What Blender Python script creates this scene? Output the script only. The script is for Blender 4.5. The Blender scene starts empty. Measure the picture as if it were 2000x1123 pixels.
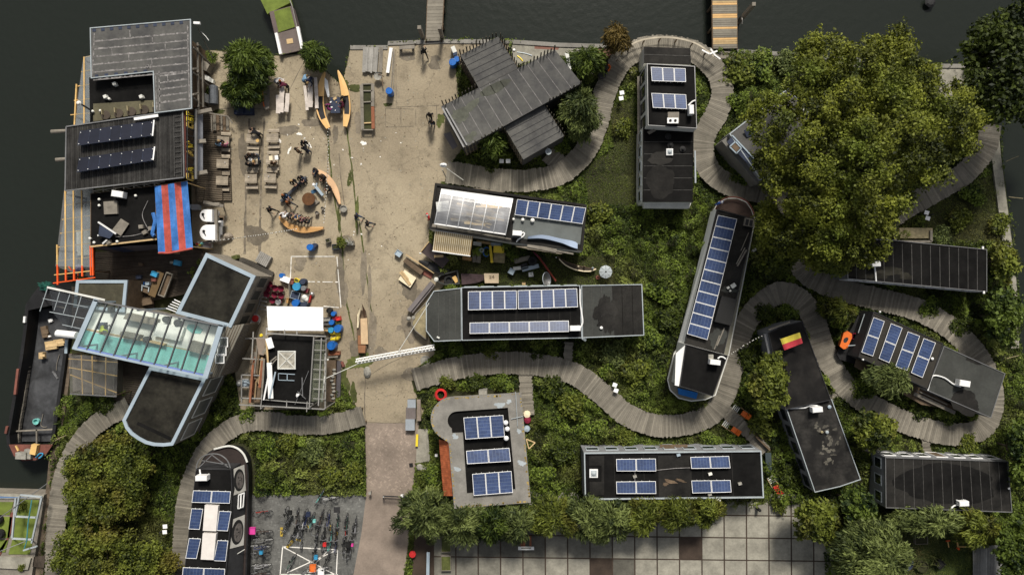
import bpy,math,random
import numpy as np
from mathutils import Vector,Matrix
random.seed(7)
rng=np.random.default_rng(7)
sc=bpy.context.scene
R=math.radians
# ---------------------------------------------------------------- camera
HC=60.0            # drone height above the ground
SP=0.045           # metres of ground per photo pixel
cam_d=bpy.data.cameras.new('camera');cam=bpy.data.objects.new('camera',cam_d)
sc.collection.objects.link(cam)
cam.location=(0,0,HC);cam.rotation_euler=(0,0,0)
cam_d.sensor_width=36;cam_d.lens=24;cam_d.clip_start=0.5;cam_d.clip_end=6000
sc.camera=cam
# ---------------------------------------------------------------- sky, sun, exposure
SUN_EL,SUN_AZ=R(47),R(8)       # the sun stands over the top edge of the picture, a little to its right side
w=bpy.data.worlds.new('World');sc.world=w;w.use_nodes=True
nt=w.node_tree;bg=nt.nodes['Background']
sky=nt.nodes.new('ShaderNodeTexSky');sky.sky_type='NISHITA';sky.sun_disc=False
sky.sun_elevation=SUN_EL;sky.sun_rotation=SUN_AZ;sky.dust_density=4;sky.air_density=1.2
hs=nt.nodes.new('ShaderNodeHueSaturation');hs.inputs['Saturation'].default_value=0.35
nt.links.new(sky.outputs[0],hs.inputs['Color']);nt.links.new(hs.outputs[0],bg.inputs[0])
bg.inputs[1].default_value=0.054
sun_d=bpy.data.lights.new('sun','SUN');sun_d.energy=3.0;sun_d.angle=R(11);sun_d.color=(1,.94,.84)
sun=bpy.data.objects.new('sun',sun_d);sc.collection.objects.link(sun)
_sd=Vector((math.sin(SUN_AZ)*math.cos(SUN_EL),math.cos(SUN_AZ)*math.cos(SUN_EL),math.sin(SUN_EL)))
sun.rotation_euler=_sd.to_track_quat('Z','Y').to_euler()
sun.location=(0,40,60)
sc.view_settings.view_transform='Standard';sc.view_settings.look='None'
sc.view_settings.exposure=0.50;sc.view_settings.gamma=1
# ---------------------------------------------------------------- helpers
def P(px,py,z=0.0):
    """photo pixel -> the point at height z that stands there"""
    f=(HC-z)/HC*SP
    return Vector(((px-1000)*f,(561.5-py)*f,z))
def lerp(a,b,t): return a+(b-a)*t
def bil(q,u,v):
    return tuple((q[0][i]*(1-u)+q[1][i]*u)*(1-v)+(q[3][i]*(1-u)+q[2][i]*u)*v for i in (0,1))

MATS={}
def mat(name,col,rough=.85,var=.22,scale=.6,fine=9,spec=.3,metal=0,bump=0,col2=None,alpha=None,patch=.5):
    """a procedural material: two octaves of noise and the per-face tint vary the base colour"""
    if name in MATS: return MATS[name]
    m=bpy.data.materials.new(name);m.use_nodes=True
    n=m.node_tree;b=n.nodes['Principled BSDF'];L=n.links.new
    tc=n.nodes.new('ShaderNodeTexCoord')
    n1=n.nodes.new('ShaderNodeTexNoise');n1.inputs['Scale'].default_value=scale;n1.inputs['Detail'].default_value=6;n1.inputs['Roughness'].default_value=.65
    n2=n.nodes.new('ShaderNodeTexNoise');n2.inputs['Scale'].default_value=fine;n2.inputs['Detail'].default_value=3
    L(tc.outputs['Object'],n1.inputs['Vector']);L(tc.outputs['Object'],n2.inputs['Vector'])
    r=n.nodes.new('ShaderNodeValToRGB')
    c2=col2 if col2 else tuple(min(1,c*(1+var*1.3)) for c in col)
    r.color_ramp.elements[0].position=patch-.2;r.color_ramp.elements[1].position=patch+.2
    r.color_ramp.elements[0].color=(*[c*(1-var) for c in col],1);r.color_ramp.elements[1].color=(*c2,1)
    L(n1.outputs['Fac'],r.inputs['Fac'])
    a=n.nodes.new('ShaderNodeAttribute');a.attribute_name='tint'
    # factor = (0.6 + 0.8*tint) * (1 - var/2 + var*fine)
    m1=n.nodes.new('ShaderNodeMath');m1.operation='MULTIPLY_ADD';m1.inputs[1].default_value=.8;m1.inputs[2].default_value=.6
    L(a.outputs['Fac'],m1.inputs[0])
    m2=n.nodes.new('ShaderNodeMath');m2.operation='MULTIPLY_ADD';m2.inputs[1].default_value=var*1.6;m2.inputs[2].default_value=1-var*.8
    L(n2.outputs['Fac'],m2.inputs[0])
    m3=n.nodes.new('ShaderNodeMath');m3.operation='MULTIPLY';L(m1.outputs[0],m3.inputs[0]);L(m2.outputs[0],m3.inputs[1])
    v=n.nodes.new('ShaderNodeVectorMath');v.operation='SCALE';L(r.outputs['Color'],v.inputs[0]);L(m3.outputs[0],v.inputs['Scale'])
    L(v.outputs[0],b.inputs['Base Color'])
    b.inputs['Roughness'].default_value=rough;b.inputs['Metallic'].default_value=metal
    b.inputs['Specular IOR Level'].default_value=spec
    if bump:
        bn=n.nodes.new('ShaderNodeBump');bn.inputs['Strength'].default_value=bump;bn.inputs['Distance'].default_value=.03
        L(n2.outputs['Fac'],bn.inputs['Height']);L(bn.outputs[0],b.inputs['Normal'])
    MATS[name]=m
    return m
def leaf_mat(name,c1,c2,trans=.3,alt=None,asc=.16):
    if name in MATS: return MATS[name]
    m=bpy.data.materials.new(name);m.use_nodes=True
    n=m.node_tree;L=n.links.new;b=n.nodes['Principled BSDF'];out=n.nodes['Material Output']
    a=n.nodes.new('ShaderNodeAttribute');a.attribute_name='tint'
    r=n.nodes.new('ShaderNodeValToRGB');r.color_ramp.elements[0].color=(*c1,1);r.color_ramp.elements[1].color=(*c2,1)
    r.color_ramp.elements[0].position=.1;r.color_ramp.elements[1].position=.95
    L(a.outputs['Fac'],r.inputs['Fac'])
    if alt:
        tc=n.nodes.new('ShaderNodeTexCoord');no=n.nodes.new('ShaderNodeTexNoise');no.inputs['Scale'].default_value=asc;no.inputs['Detail'].default_value=5;L(tc.outputs['Object'],no.inputs['Vector'])
        mr=n.nodes.new('ShaderNodeMapRange');mr.inputs[1].default_value=.47;mr.inputs[2].default_value=.68;L(no.outputs['Fac'],mr.inputs[0]);r2=n.nodes.new('ShaderNodeValToRGB');r2.color_ramp.elements[0].color=(*[x*.12 for x in alt],1);r2.color_ramp.elements[1].color=(*alt,1);L(a.outputs['Fac'],r2.inputs['Fac'])
        mm=n.nodes.new('ShaderNodeMix');mm.data_type='RGBA';L(mr.outputs[0],mm.inputs[0]);L(r.outputs[0],mm.inputs[6]);L(r2.outputs[0],mm.inputs[7]);r=mm;oc=mm.outputs[2]
    else: oc=r.outputs[0]
    L(oc,b.inputs['Base Color'])
    b.inputs['Roughness'].default_value=.62;b.inputs['Specular IOR Level'].default_value=.3
    t=n.nodes.new('ShaderNodeBsdfTranslucent');L(oc,t.inputs['Color'])
    mx=n.nodes.new('ShaderNodeMixShader');mx.inputs[0].default_value=trans
    L(b.outputs[0],mx.inputs[1]);L(t.outputs[0],mx.inputs[2]);L(mx.outputs[0],out.inputs['Surface'])
    MATS[name]=m
    return m
def glass_mat(name,col,opac,rough=.12):
    """thin sheet glazing: mostly see-through, with a glossy reflection and a little dirt"""
    if name in MATS: return MATS[name]
    m=bpy.data.materials.new(name);m.use_nodes=True
    n=m.node_tree;L=n.links.new;b=n.nodes['Principled BSDF'];out=n.nodes['Material Output']
    b.inputs['Base Color'].default_value=(*col,1);b.inputs['Roughness'].default_value=rough
    t=n.nodes.new('ShaderNodeBsdfTransparent');t.inputs[0].default_value=(.93,.96,.95,1)
    tc=n.nodes.new('ShaderNodeTexCoord');no=n.nodes.new('ShaderNodeTexNoise');no.inputs['Scale'].default_value=.8;no.inputs['Detail'].default_value=5
    L(tc.outputs['Object'],no.inputs['Vector'])
    ma=n.nodes.new('ShaderNodeMath');ma.operation='MULTIPLY';ma.inputs[1].default_value=opac*2;L(no.outputs['Fac'],ma.inputs[0])
    mx=n.nodes.new('ShaderNodeMixShader');L(ma.outputs[0],mx.inputs[0]);L(t.outputs[0],mx.inputs[1]);L(b.outputs[0],mx.inputs[2])
    L(mx.outputs[0],out.inputs['Surface']);MATS[name]=m
    return m
def solar_mat():
    m=bpy.data.materials.new('solar_cells');m.use_nodes=True
    n=m.node_tree;L=n.links.new;b=n.nodes['Principled BSDF']
    uv=n.nodes.new('ShaderNodeUVMap');s=n.nodes.new('ShaderNodeSeparateXYZ');L(uv.outputs[0],s.inputs[0])
    res=[]
    for i in (0,1):
        f=n.nodes.new('ShaderNodeMath');f.operation='FRACT';L(s.outputs[i],f.inputs[0])
        c=n.nodes.new('ShaderNodeMath');c.operation='LESS_THAN';c.inputs[1].default_value=.13;L(f.outputs[0],c.inputs[0]);res.append(c)
    mxx=n.nodes.new('ShaderNodeMath');mxx.operation='MAXIMUM';L(res[0].outputs[0],mxx.inputs[0]);L(res[1].outputs[0],mxx.inputs[1])
    wn=n.nodes.new('ShaderNodeTexWhiteNoise');fl=n.nodes.new('ShaderNodeVectorMath');fl.operation='FLOOR'
    L(uv.outputs[0],fl.inputs[0]);L(fl.outputs[0],wn.inputs[0])
    r=n.nodes.new('ShaderNodeValToRGB');r.color_ramp.elements[0].color=(.020,.036,.095,1);r.color_ramp.elements[1].color=(.034,.058,.145,1)
    L(wn.outputs[0],r.inputs[0])
    mc=n.nodes.new('ShaderNodeMix');mc.data_type='RGBA';L(mxx.outputs[0],mc.inputs[0]);L(r.outputs[0],mc.inputs[6]);mc.inputs[7].default_value=(.085,.115,.19,1)
    a=n.nodes.new('ShaderNodeAttribute');a.attribute_name='tint';tc=n.nodes.new('ShaderNodeTexCoord');no=n.nodes.new('ShaderNodeTexNoise');no.inputs['Scale'].default_value=1.1;no.inputs['Detail'].default_value=5;L(tc.outputs['Object'],no.inputs['Vector'])
    ad=n.nodes.new('ShaderNodeMath');ad.operation='ADD';L(a.outputs['Fac'],ad.inputs[0]);L(no.outputs['Fac'],ad.inputs[1]);v=n.nodes.new('ShaderNodeVectorMath');v.operation='SCALE';L(mc.outputs[2],v.inputs[0]);L(ad.outputs[0],v.inputs['Scale'])
    L(v.outputs[0],b.inputs['Base Color']);b.inputs['Roughness'].default_value=.3
    MATS['solar_cells']=m
solar_mat()

class MB:
    """collects faces; build() links them as ONE mesh object"""
    def __init__(s): s.v=[];s.f=[];s.m=[];s.t=[];s.uv=None
    def poly(s,pts,m=0,t=.5):
        k=len(s.v);s.v += [tuple(p) for p in pts];s.f.append(tuple(range(k,k+len(pts))));s.m.append(m);s.t.append(t)
    def prism(s,top,bot,m=0,mt=None,t=.5,cap=True,base=True):
        n=len(top);k=len(s.v);s.v += [tuple(p) for p in top]+[tuple(p) for p in bot]
        ar=sum(top[i][0]*top[(i+1) % n][1]-top[(i+1) % n][0]*top[i][1] for i in range(n))
        for i in range(n):
            j=(i+1) % n
            q=(k+i,k+n+i,k+n+j,k+j)
            s.f.append(q if ar>0 else q[::-1]);s.m.append(m);s.t.append(t)
        if cap:
            q=tuple(range(k,k+n));s.f.append(q if ar>0 else q[::-1]);s.m.append(m if mt is None else mt);s.t.append(t)
        if base:
            q=tuple(range(k+n,k+2*n));s.f.append(q[::-1] if ar>0 else q);s.m.append(m);s.t.append(t)
    def slab(s,pts,h,m=0,mt=None,t=.5):
        s.prism(pts,[Vector(p)-Vector((0,0,h)) for p in pts],m,mt,t)
    def box(s,c,d,rz=0,m=0,t=.5,mt=None):
        c=Vector(c);x,y,z=d[0]/2,d[1]/2,d[2]/2;co,si=math.cos(rz),math.sin(rz)
        top=[c+Vector((a*co-b*si,a*si+b*co,z)) for a,b in ((-x,-y),(x,-y),(x,y),(-x,y))]
        s.prism(top,[p-Vector((0,0,2*z)) for p in top],m,mt,t)
    def beam(s,p,q,wd,h=None,m=0,t=.5):
        p,q=Vector(p),Vector(q);h=h or wd;d=(q-p)
        if d.length<1e-6: return
        d.normalize();up=Vector((0,0,1)) if abs(d.z)<.95 else Vector((0,1,0))
        sd=d.cross(up).normalized();u=sd.cross(d).normalized()
        k=len(s.v)
        for o in (p,q):
            for a,b in ((-1,-1),(1,-1),(1,1),(-1,1)): s.v.append(tuple(o+sd*a*wd/2+u*b*h/2))
        for a in ((0,1,2,3),(4,7,6,5),(0,4,5,1),(1,5,6,2),(2,6,7,3),(3,7,4,0)):
            s.f.append(tuple(k+i for i in a));s.m.append(m);s.t.append(t)
    def cyl(s,p,q,r0,r1=None,n=10,m=0,t=.5,cap=True):
        p,q=Vector(p),Vector(q);r1=r0 if r1 is None else r1;d=(q-p)
        if d.length<1e-6: return
        d.normalize();up=Vector((0,0,1)) if abs(d.z)<.95 else Vector((0,1,0))
        a=d.cross(up).normalized();b=a.cross(d).normalized();k=len(s.v)
        for o,r in ((p,r0),(q,r1)):
            for i in range(n):
                th=2*math.pi*i/n;s.v.append(tuple(o+(a*math.cos(th)+b*math.sin(th))*r))
        for i in range(n):
            j=(i+1) % n;s.f.append((k+i,k+j,k+n+j,k+n+i));s.m.append(m);s.t.append(t)
        if cap:
            s.f.append(tuple(range(k+n,k+2*n)));s.f.append(tuple(range(k,k+n))[::-1]);s.m += [m,m];s.t += [t,t]
    def lathe(s,c,prof,n=14,m=0,t=.5,sy=1.0):
        c=Vector(c);k=len(s.v)
        for r,z in prof:
            for i in range(n):
                th=2*math.pi*i/n;s.v.append((c.x+r*math.cos(th),c.y+r*math.sin(th)*sy,c.z+z))
        for a in range(len(prof)-1):
            for i in range(n):
                j=(i+1) % n;s.f.append((k+a*n+i,k+a*n+j,k+(a+1)*n+j,k+(a+1)*n+i));s.m.append(m);s.t.append(t)
        s.f.append(tuple(k+(len(prof)-1)*n+i for i in range(n)));s.m.append(m);s.t.append(t)
        s.f.append(tuple(k+i for i in range(n))[::-1]);s.m.append(m);s.t.append(t)
    def tube(s,pts,r,n=6,m=0,t=.5):
        for a,b in zip(pts[:-1],pts[1:]): s.cyl(a,b,r,r,n,m,t)
    def strip(s,a,b,wd,z,m=0,t=.5,h=.012):
        s.beam(P(*a,z),P(*b,z),wd,h,m,t)
    def blob(s,cx,cy,rx,ry,z,m=0,t=.5,n=18,jag=.3,rot=0):
        pts=[]
        n=n*2;ph=[random.random()*6.28 for _ in range(5)]
        for i in range(n):
            th=2*math.pi*i/n;k=1+jag*(.55*math.sin(2*th+ph[0])+.4*math.sin(3*th+ph[1])+.3*math.sin(5*th+ph[2])+.2*math.sin(9*th+ph[3]))+random.uniform(-.3,.3)*jag;x=rx*k*math.cos(th);y=ry*k*math.sin(th)
            pts.append(P(cx+x*math.cos(rot)-y*math.sin(rot),cy+x*math.sin(rot)+y*math.cos(rot),z))
        s.poly(pts[::-1],m,t)
    def build(s,name,mats,parent=None,smooth=False):
        if not isinstance(mats,(list,tuple)): mats=[mats]
        off=wloc(parent) if parent else Vector((0,0,0))
        me=bpy.data.meshes.new(name)
        me.from_pydata([(x-off.x,y-off.y,z-off.z) for x,y,z in s.v],[],s.f)
        for mm in mats: me.materials.append(mm)
        me.polygons.foreach_set('material_index',s.m)
        at=me.attributes.new('tint','FLOAT','FACE');at.data.foreach_set('value',s.t)
        if s.uv is not None:
            ul=me.uv_layers.new(name='UVMap')
            for i,p in enumerate(me.polygons):
                for k,li in enumerate(p.loop_indices): ul.data[li].uv=s.uv.get(i,((0,0),)*8)[k % 8]
        if smooth: me.polygons.foreach_set('use_smooth',[True]*len(me.polygons))
        me.update()
        o=bpy.data.objects.new(name,me);sc.collection.objects.link(o)
        if parent: o.parent=parent
        return o
def wloc(o):
    v=Vector((0,0,0))
    while o is not None: v += o.location;o=o.parent
    return v
def thing(name,label,cat,loc=(0,0,0),group=None,rz=0):
    o=bpy.data.objects.new(name,None);sc.collection.objects.link(o);o.empty_display_size=.3
    o.location=loc;o.rotation_euler.z=rz;tag(o,label,cat,group);return o
def tag(o,label,cat,group=None,kind=None):
    if label: o['label']=label
    if cat: o['category']=cat
    if group: o['group']=group
    if kind: o['kind']=kind
    return o
def structure(o): o['kind']='structure';return o
def rebase(o,loc):
    """put a single-mesh thing's origin at its base"""
    loc=Vector(loc);o.data.transform(Matrix.Translation(-loc));o.location=loc;return o
def dup(root,loc=None,rz=None,label=None,group=None,mats=None,scale=None,tilt=None):
    r=root.copy();sc.collection.objects.link(r)
    if loc is not None: r.location=loc
    if rz is not None: r.rotation_euler.z=rz
    if tilt is not None: r.rotation_euler.x,r.rotation_euler.y=tilt
    if label: r['label']=label
    if group: r['group']=group
    if scale: r.scale=scale if isinstance(scale,(tuple,list)) else (scale,)*3
    def rec(a,b):
        for ch in list(a.children):
            c=ch.copy();sc.collection.objects.link(c);c.parent=b
            if mats:
                key=ch.name.split('.')[0]
                if key in mats:
                    for k,mm in enumerate(mats[key] if isinstance(mats[key],(list,tuple)) else [mats[key]]):
                        c.material_slots[k].link='OBJECT';c.material_slots[k].material=mm
            rec(ch,c)
    rec(root,r)
    return r
def smooth_line(pts,step,closed=False):
    """Catmull-Rom through pixel points, resampled evenly (pixels)"""
    p=[np.array(q,float) for q in pts];p=[2*p[0]-p[1]]+p+[2*p[-1]-p[-2]];out=[]
    for i in range(1,len(p)-2):
        for t in np.linspace(0,1,24,endpoint=False):
            a,b,c,d=p[i-1],p[i],p[i+1],p[i+2]
            out.append(.5*((2*b)+(-a+c)*t+(2*a-5*b+4*c-d)*t*t+(-a+3*b-3*c+d)*t**3))
    out.append(p[-2]);out=np.array(out);d=np.r_[0,np.cumsum(np.linalg.norm(np.diff(out,axis=0),axis=1))]
    s=np.arange(0,d[-1],step);return np.c_[np.interp(s,d,out[:,0]),np.interp(s,d,out[:,1])]
def inset(poly,d):
    """inward offset of a world polygon (list of Vector) by d metres, mitred"""
    n=len(poly);ar=sum(poly[i].x*poly[(i+1) % n].y-poly[(i+1) % n].x*poly[i].y for i in range(n));sg=1 if ar>0 else-1
    out=[]
    for i in range(n):
        a,b,c=poly[i-1],poly[i],poly[(i+1) % n]
        e1=(b-a).to_2d().normalized();e2=(c-b).to_2d().normalized()
        n1=Vector((-e1.y,e1.x))*sg;n2=Vector((-e2.y,e2.x))*sg
        k=max(.35,1+n1.dot(n2));o=(n1+n2)/k*d
        out.append(Vector((b.x+o.x,b.y+o.y,b.z)))
    return out
def inpoly(x,y,poly):
    p=np.asarray(poly,float);c=np.zeros(len(x),bool);j=len(p)-1
    for i in range(len(p)):
        with np.errstate(divide='ignore',invalid='ignore'):
            k=((p[i,1]>y) != (p[j,1]>y)) & (x<(p[j,0]-p[i,0])*(y-p[i,1])/(p[j,1]-p[i,1]+1e-12)+p[i,0])
        c ^= k;j=i
    return c
def yard_mat(name,lo,hi,dark,crack=.25):
    m=bpy.data.materials.new(name);m.use_nodes=True;n=m.node_tree;L=n.links.new;b=n.nodes['Principled BSDF'];tc=n.nodes.new('ShaderNodeTexCoord')
    def noise(sc_,det,p0,p1,rough=.6):
        t=n.nodes.new('ShaderNodeTexNoise');t.inputs['Scale'].default_value=sc_;t.inputs['Detail'].default_value=det;t.inputs['Roughness'].default_value=rough;L(tc.outputs['Object'],t.inputs['Vector'])
        r=n.nodes.new('ShaderNodeMapRange');r.inputs[1].default_value=p0;r.inputs[2].default_value=p1;L(t.outputs['Fac'],r.inputs[0]);return r.outputs[0]
    def mix(f,a,c):
        x=n.nodes.new('ShaderNodeMix');x.data_type='RGBA';L(f,x.inputs[0])
        for s_,i in ((a,6),(c,7)):
            if isinstance(s_,tuple): x.inputs[i].default_value=(*s_,1)
            else: L(s_,x.inputs[i])
        return x.outputs[2]
    c=mix(noise(.10,3,.38,.62),lo,hi);c=mix(noise(.55,7,.50,.78,.7),c,dark);c=mix(noise(1.7,5,.60,.85),c,tuple(x*.62 for x in dark));c=mix(noise(.9,8,.62,.80,.75),c,tuple(min(1,x*1.35) for x in hi))
    vo=n.nodes.new('ShaderNodeTexVoronoi');vo.feature='DISTANCE_TO_EDGE';vo.inputs['Scale'].default_value=.22;wv=n.nodes.new('ShaderNodeVectorMath');nv=n.nodes.new('ShaderNodeTexNoise');nv.inputs['Scale'].default_value=.8;nv.inputs['Detail'].default_value=4
    L(tc.outputs['Object'],nv.inputs['Vector']);sc2=n.nodes.new('ShaderNodeVectorMath');sc2.operation='SCALE';sc2.inputs['Scale'].default_value=2.2;L(nv.outputs['Color'],sc2.inputs[0]);L(tc.outputs['Object'],wv.inputs[0]);L(sc2.outputs[0],wv.inputs[1]);L(wv.outputs[0],vo.inputs['Vector'])
    lt=n.nodes.new('ShaderNodeMath');lt.operation='LESS_THAN';lt.inputs[1].default_value=.008;L(vo.outputs['Distance'],lt.inputs[0]);ml=n.nodes.new('ShaderNodeMath');ml.operation='MULTIPLY';ml.inputs[1].default_value=crack;L(lt.outputs[0],ml.inputs[0]);c=mix(ml.outputs[0],c,(.06,.05,.04))
    f=n.nodes.new('ShaderNodeVectorMath');f.operation='SCALE';L(c,f.inputs[0]);L(noise(7,3,.2,-.35+1.15),f.inputs['Scale'])
    mr=f.inputs['Scale'].links[0].from_node;mr.inputs[3].default_value=.78;mr.inputs[4].default_value=1.2
    L(f.outputs[0],b.inputs['Base Color']);b.inputs['Roughness'].default_value=.9;b.inputs['Specular IOR Level'].default_value=.2;MATS[name]=m;return m
# ---------------------------------------------------------------- materials
M=dict(
 water=None,
 soil=mat('soil',(.035,.032,.016),var=.5,scale=.35,fine=4,col2=(.05,.055,.018)),
 concrete=yard_mat('yard_concrete',(.27,.225,.158),(.375,.318,.225),(.165,.138,.098)),
 slabs=mat('paving_concrete',(.26,.247,.205),var=.28,scale=.9,fine=6),
 brownslab=mat('rusty_slab',(.045,.032,.024),var=.3,scale=1),
 darkjoint=mat('dark_joint',(.05,.035,.026),var=.3),
 brick=mat('brick_paving',(.225,.182,.148),var=.25,scale=.5,fine=7),
 greypave=mat('bicycle_paving',(.115,.115,.108),var=.35,scale=.7,fine=6),
 wetstain=mat('damp_concrete',(.165,.14,.105),var=.3,scale=1.2,patch=.55),
 moss=mat('moss',(.07,.08,.022),var=.4,scale=2),
 paint=mat('white_paint',(.74,.72,.67),var=.12,scale=2),
 deck=mat('weathered_deck',(.185,.168,.137),var=.22,scale=.5,fine=5),middeck=mat('mid_deck',(.125,.10,.072),var=.3,scale=.8),
 deckdark=mat('dark_deck',(.06,.047,.036),var=.3,scale=.8),
 wood=mat('brown_wood',(.12,.085,.055),var=.3,scale=1.5),
 greywood=mat('grey_wood',(.20,.18,.15),var=.25,scale=1.5),
 palewood=mat('pale_timber',(.50,.36,.19),var=.18,scale=2),
 ply=mat('new_plywood',(.70,.43,.17),rough=.5,var=.10,scale=1.2),
 redwood=mat('red_wood',(.22,.085,.045),var=.25,scale=1.5),
 black=mat('black_roofing',(.006,.0058,.0058),rough=.85,var=.5,scale=.5,fine=5,spec=.12,col2=(.0125,.012,.0115)),
 bitumen=mat('roof_bitumen',(.013,.0125,.012),rough=.85,var=.45,scale=.5,fine=6,spec=.18,col2=(.032,.030,.027)),darkmoss=mat('dark_mossy_roof',(.017,.016,.013),rough=.9,var=.5,scale=.55,fine=4,spec=.15,col2=(.042,.039,.030),patch=.55),
 greenroof=mat('mossy_bitumen',(.044,.046,.042),rough=.85,var=.3,scale=.45,fine=6),
 greyroof=mat('grey_bitumen',(.066,.066,.069),rough=.8,var=.35,scale=.45,fine=5,col2=(.125,.122,.112)),
 weld=mat('pale_seam',(.20,.19,.185),var=.4,scale=3),
 seam=mat('dull_seam',(.06,.058,.055),var=.4,scale=3),
 conc2=mat('eaves_concrete',(.205,.195,.175),var=.22,scale=.9,fine=8),
 lichen=mat('yellow_lichen',(.28,.20,.06),var=.4,scale=3),
 trim=mat('pale_trim',(.36,.40,.42),var=.15,rough=.5),
 bluegrey=mat('blue_grey_metal',(.33,.40,.46),rough=.4,var=.12),
 greymetal=mat('grey_metal',(.25,.25,.25),rough=.45,metal=.6,var=.2),
 galv=mat('galvanised_tube',(.34,.33,.31),rough=.5,metal=.4,var=.2),
 white=mat('white_enamel',(.80,.80,.79),rough=.4,var=.06),
 whitewall=mat('white_hull',(.62,.62,.58),var=.15,scale=1),
 greywall=mat('grey_wall',(.20,.205,.215),var=.2,scale=1),
 darkwall=mat('dark_wall',(.03,.03,.032),var=.3,scale=1),
 canvas=mat('white_canvas',(.86,.86,.87),rough=.8,var=.03),
 cream=mat('cream_canvas',(.78,.68,.48),var=.08),tan=mat('tan_stripe',(.42,.25,.10),var=.15),
 red=mat('red_plastic',(.55,.03,.03),rough=.4,var=.15),blue=mat('blue_plastic',(.015,.12,.42),rough=.35,var=.2),
 tarpblue=mat('blue_tarp',(.04,.15,.42),rough=.6,var=.3,scale=1.6),tarpred=mat('red_tarp',(.40,.075,.055),rough=.6,var=.3,scale=1.6),
 lightblue=mat('light_blue_plastic',(.04,.26,.46),rough=.4,var=.2),yellow=mat('yellow_plastic',(.75,.58,.04),rough=.4,var=.15),
 orange=mat('orange_paint',(.72,.16,.03),rough=.45,var=.15),beam=mat('yellow_beam',(.62,.40,.15),var=.2),redbeam=mat('red_orange_paint',(.75,.10,.02),rough=.5,var=.12),
 maroon=mat('maroon_plastic',(.16,.016,.036),rough=.3,var=.3),pink=mat('pink_plastic',(.65,.06,.32),rough=.5,var=.15),
 turq=mat('turquoise_paint',(.19,.50,.47),var=.15,scale=1.5),floorw=mat('white_floor',(.76,.77,.72),var=.1,scale=1),
 hull=mat('black_hull',(.012,.012,.013),rough=.6,var=.5,scale=.6),sludge=mat('barge_bottom',(.03,.031,.034),rough=.7,var=.6,scale=.5,fine=3,col2=(.085,.088,.095)),
 rust=mat('red_deck',(.16,.06,.045),var=.3,scale=1.2),turf=mat('green_turf',(.13,.17,.03),var=.25,scale=1.2,fine=14),
 darkglass=mat('dark_glass',(.012,.016,.02),rough=.1,spec=.5,var=.1),rubber=mat('black_rubber',(.012,.012,.012),rough=.7,var=.2),
 bark=mat('bark',(.085,.07,.05),var=.3,scale=4),tile=mat('red_roof_tile',(.36,.10,.04),var=.25,scale=2),
 canoewhite=mat('pale_blue_paint',(.55,.66,.85),rough=.35,var=.06),stone=mat('rough_stone',(.26,.25,.22),var=.3,scale=3),blackpanel=mat('black_panel',(.013,.015,.026),rough=.4,var=.2,spec=.25),net=mat('green_net',(.015,.10,.075)),lampw=mat('lamp_globe',(.8,.78,.72),rough=.3,var=.05),
 darkblue=mat('dark_blue_grey',(.035,.045,.075),var=.3),steel=mat('stainless',(.5,.5,.5),rough=.3,metal=.8,var=.1),straw=mat('dry_reed',(.26,.22,.13),var=.3,scale=3),
)
CL={k: mat('cloth_'+k,c,var=.25,scale=6,rough=.9) for k,c in dict(black=(.012,.012,.014),navy=(.02,.028,.06),jeans=(.05,.09,.17),white=(.68,.68,.70),lightblue=(.25,.42,.6),
      magenta=(.28,.02,.16),maroon=(.09,.012,.03),brown=(.07,.04,.02),grey=(.12,.12,.13),tan=(.42,.28,.14),red=(.6,.03,.04),blue=(.03,.1,.4),hivis=(.6,.7,.05),stripe=(.35,.12,.18)).items()}
SKIN=mat('skin',(.48,.28,.19),rough=.55,var=.08);SHOE=mat('shoe',(.02,.018,.016),var=.2)
HAIR={k: mat('hair_'+k,c,var=.3,scale=20) for k,c in dict(black=(.012,.01,.008),brown=(.05,.028,.014),fair=(.35,.24,.11),grey=(.3,.29,.28),red=(.22,.07,.02)).items()}
LEAF=dict(
 plane=leaf_mat('plane_leaves',(.018,.026,.003),(.255,.28,.034),alt=(.18,.23,.03),asc=.3),dark=leaf_mat('dark_leaves',(.006,.013,.003),(.085,.115,.014)),
 olive=leaf_mat('olive_leaves',(.014,.025,.003),(.20,.235,.034),alt=(.23,.20,.038),asc=.3),green=leaf_mat('green_leaves',(.010,.024,.004),(.125,.175,.025)),
 willow=leaf_mat('willow_leaves',(.025,.040,.010),(.21,.255,.075)),autumn=leaf_mat('autumn_leaves',(.04,.03,.008),(.20,.14,.035)),
 under=leaf_mat('undergrowth_leaves',(.010,.024,.003),(.21,.285,.040),alt=(.25,.265,.07)),grass=leaf_mat('grass_blades',(.022,.042,.006),(.165,.205,.036),alt=(.26,.235,.085)))
_wm=bpy.data.materials.new('canal_water');_wm.use_nodes=True;_n=_wm.node_tree;_b=_n.nodes['Principled BSDF']
_b.inputs['Base Color'].default_value=(.0155,.019,.0155,1);_b.inputs['Roughness'].default_value=.16;_b.inputs['IOR'].default_value=1.33
_tc=_n.nodes.new('ShaderNodeTexCoord');_w=_n.nodes.new('ShaderNodeTexNoise');_w.inputs['Scale'].default_value=1.6;_w.inputs['Detail'].default_value=4
_bn=_n.nodes.new('ShaderNodeBump');_bn.inputs['Strength'].default_value=.25;_bn.inputs['Distance'].default_value=.1
_n.links.new(_tc.outputs['Object'],_w.inputs['Vector']);_n.links.new(_w.outputs['Fac'],_bn.inputs['Height']);_n.links.new(_bn.outputs[0],_b.inputs['Normal'])
M['water']=_wm
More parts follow.
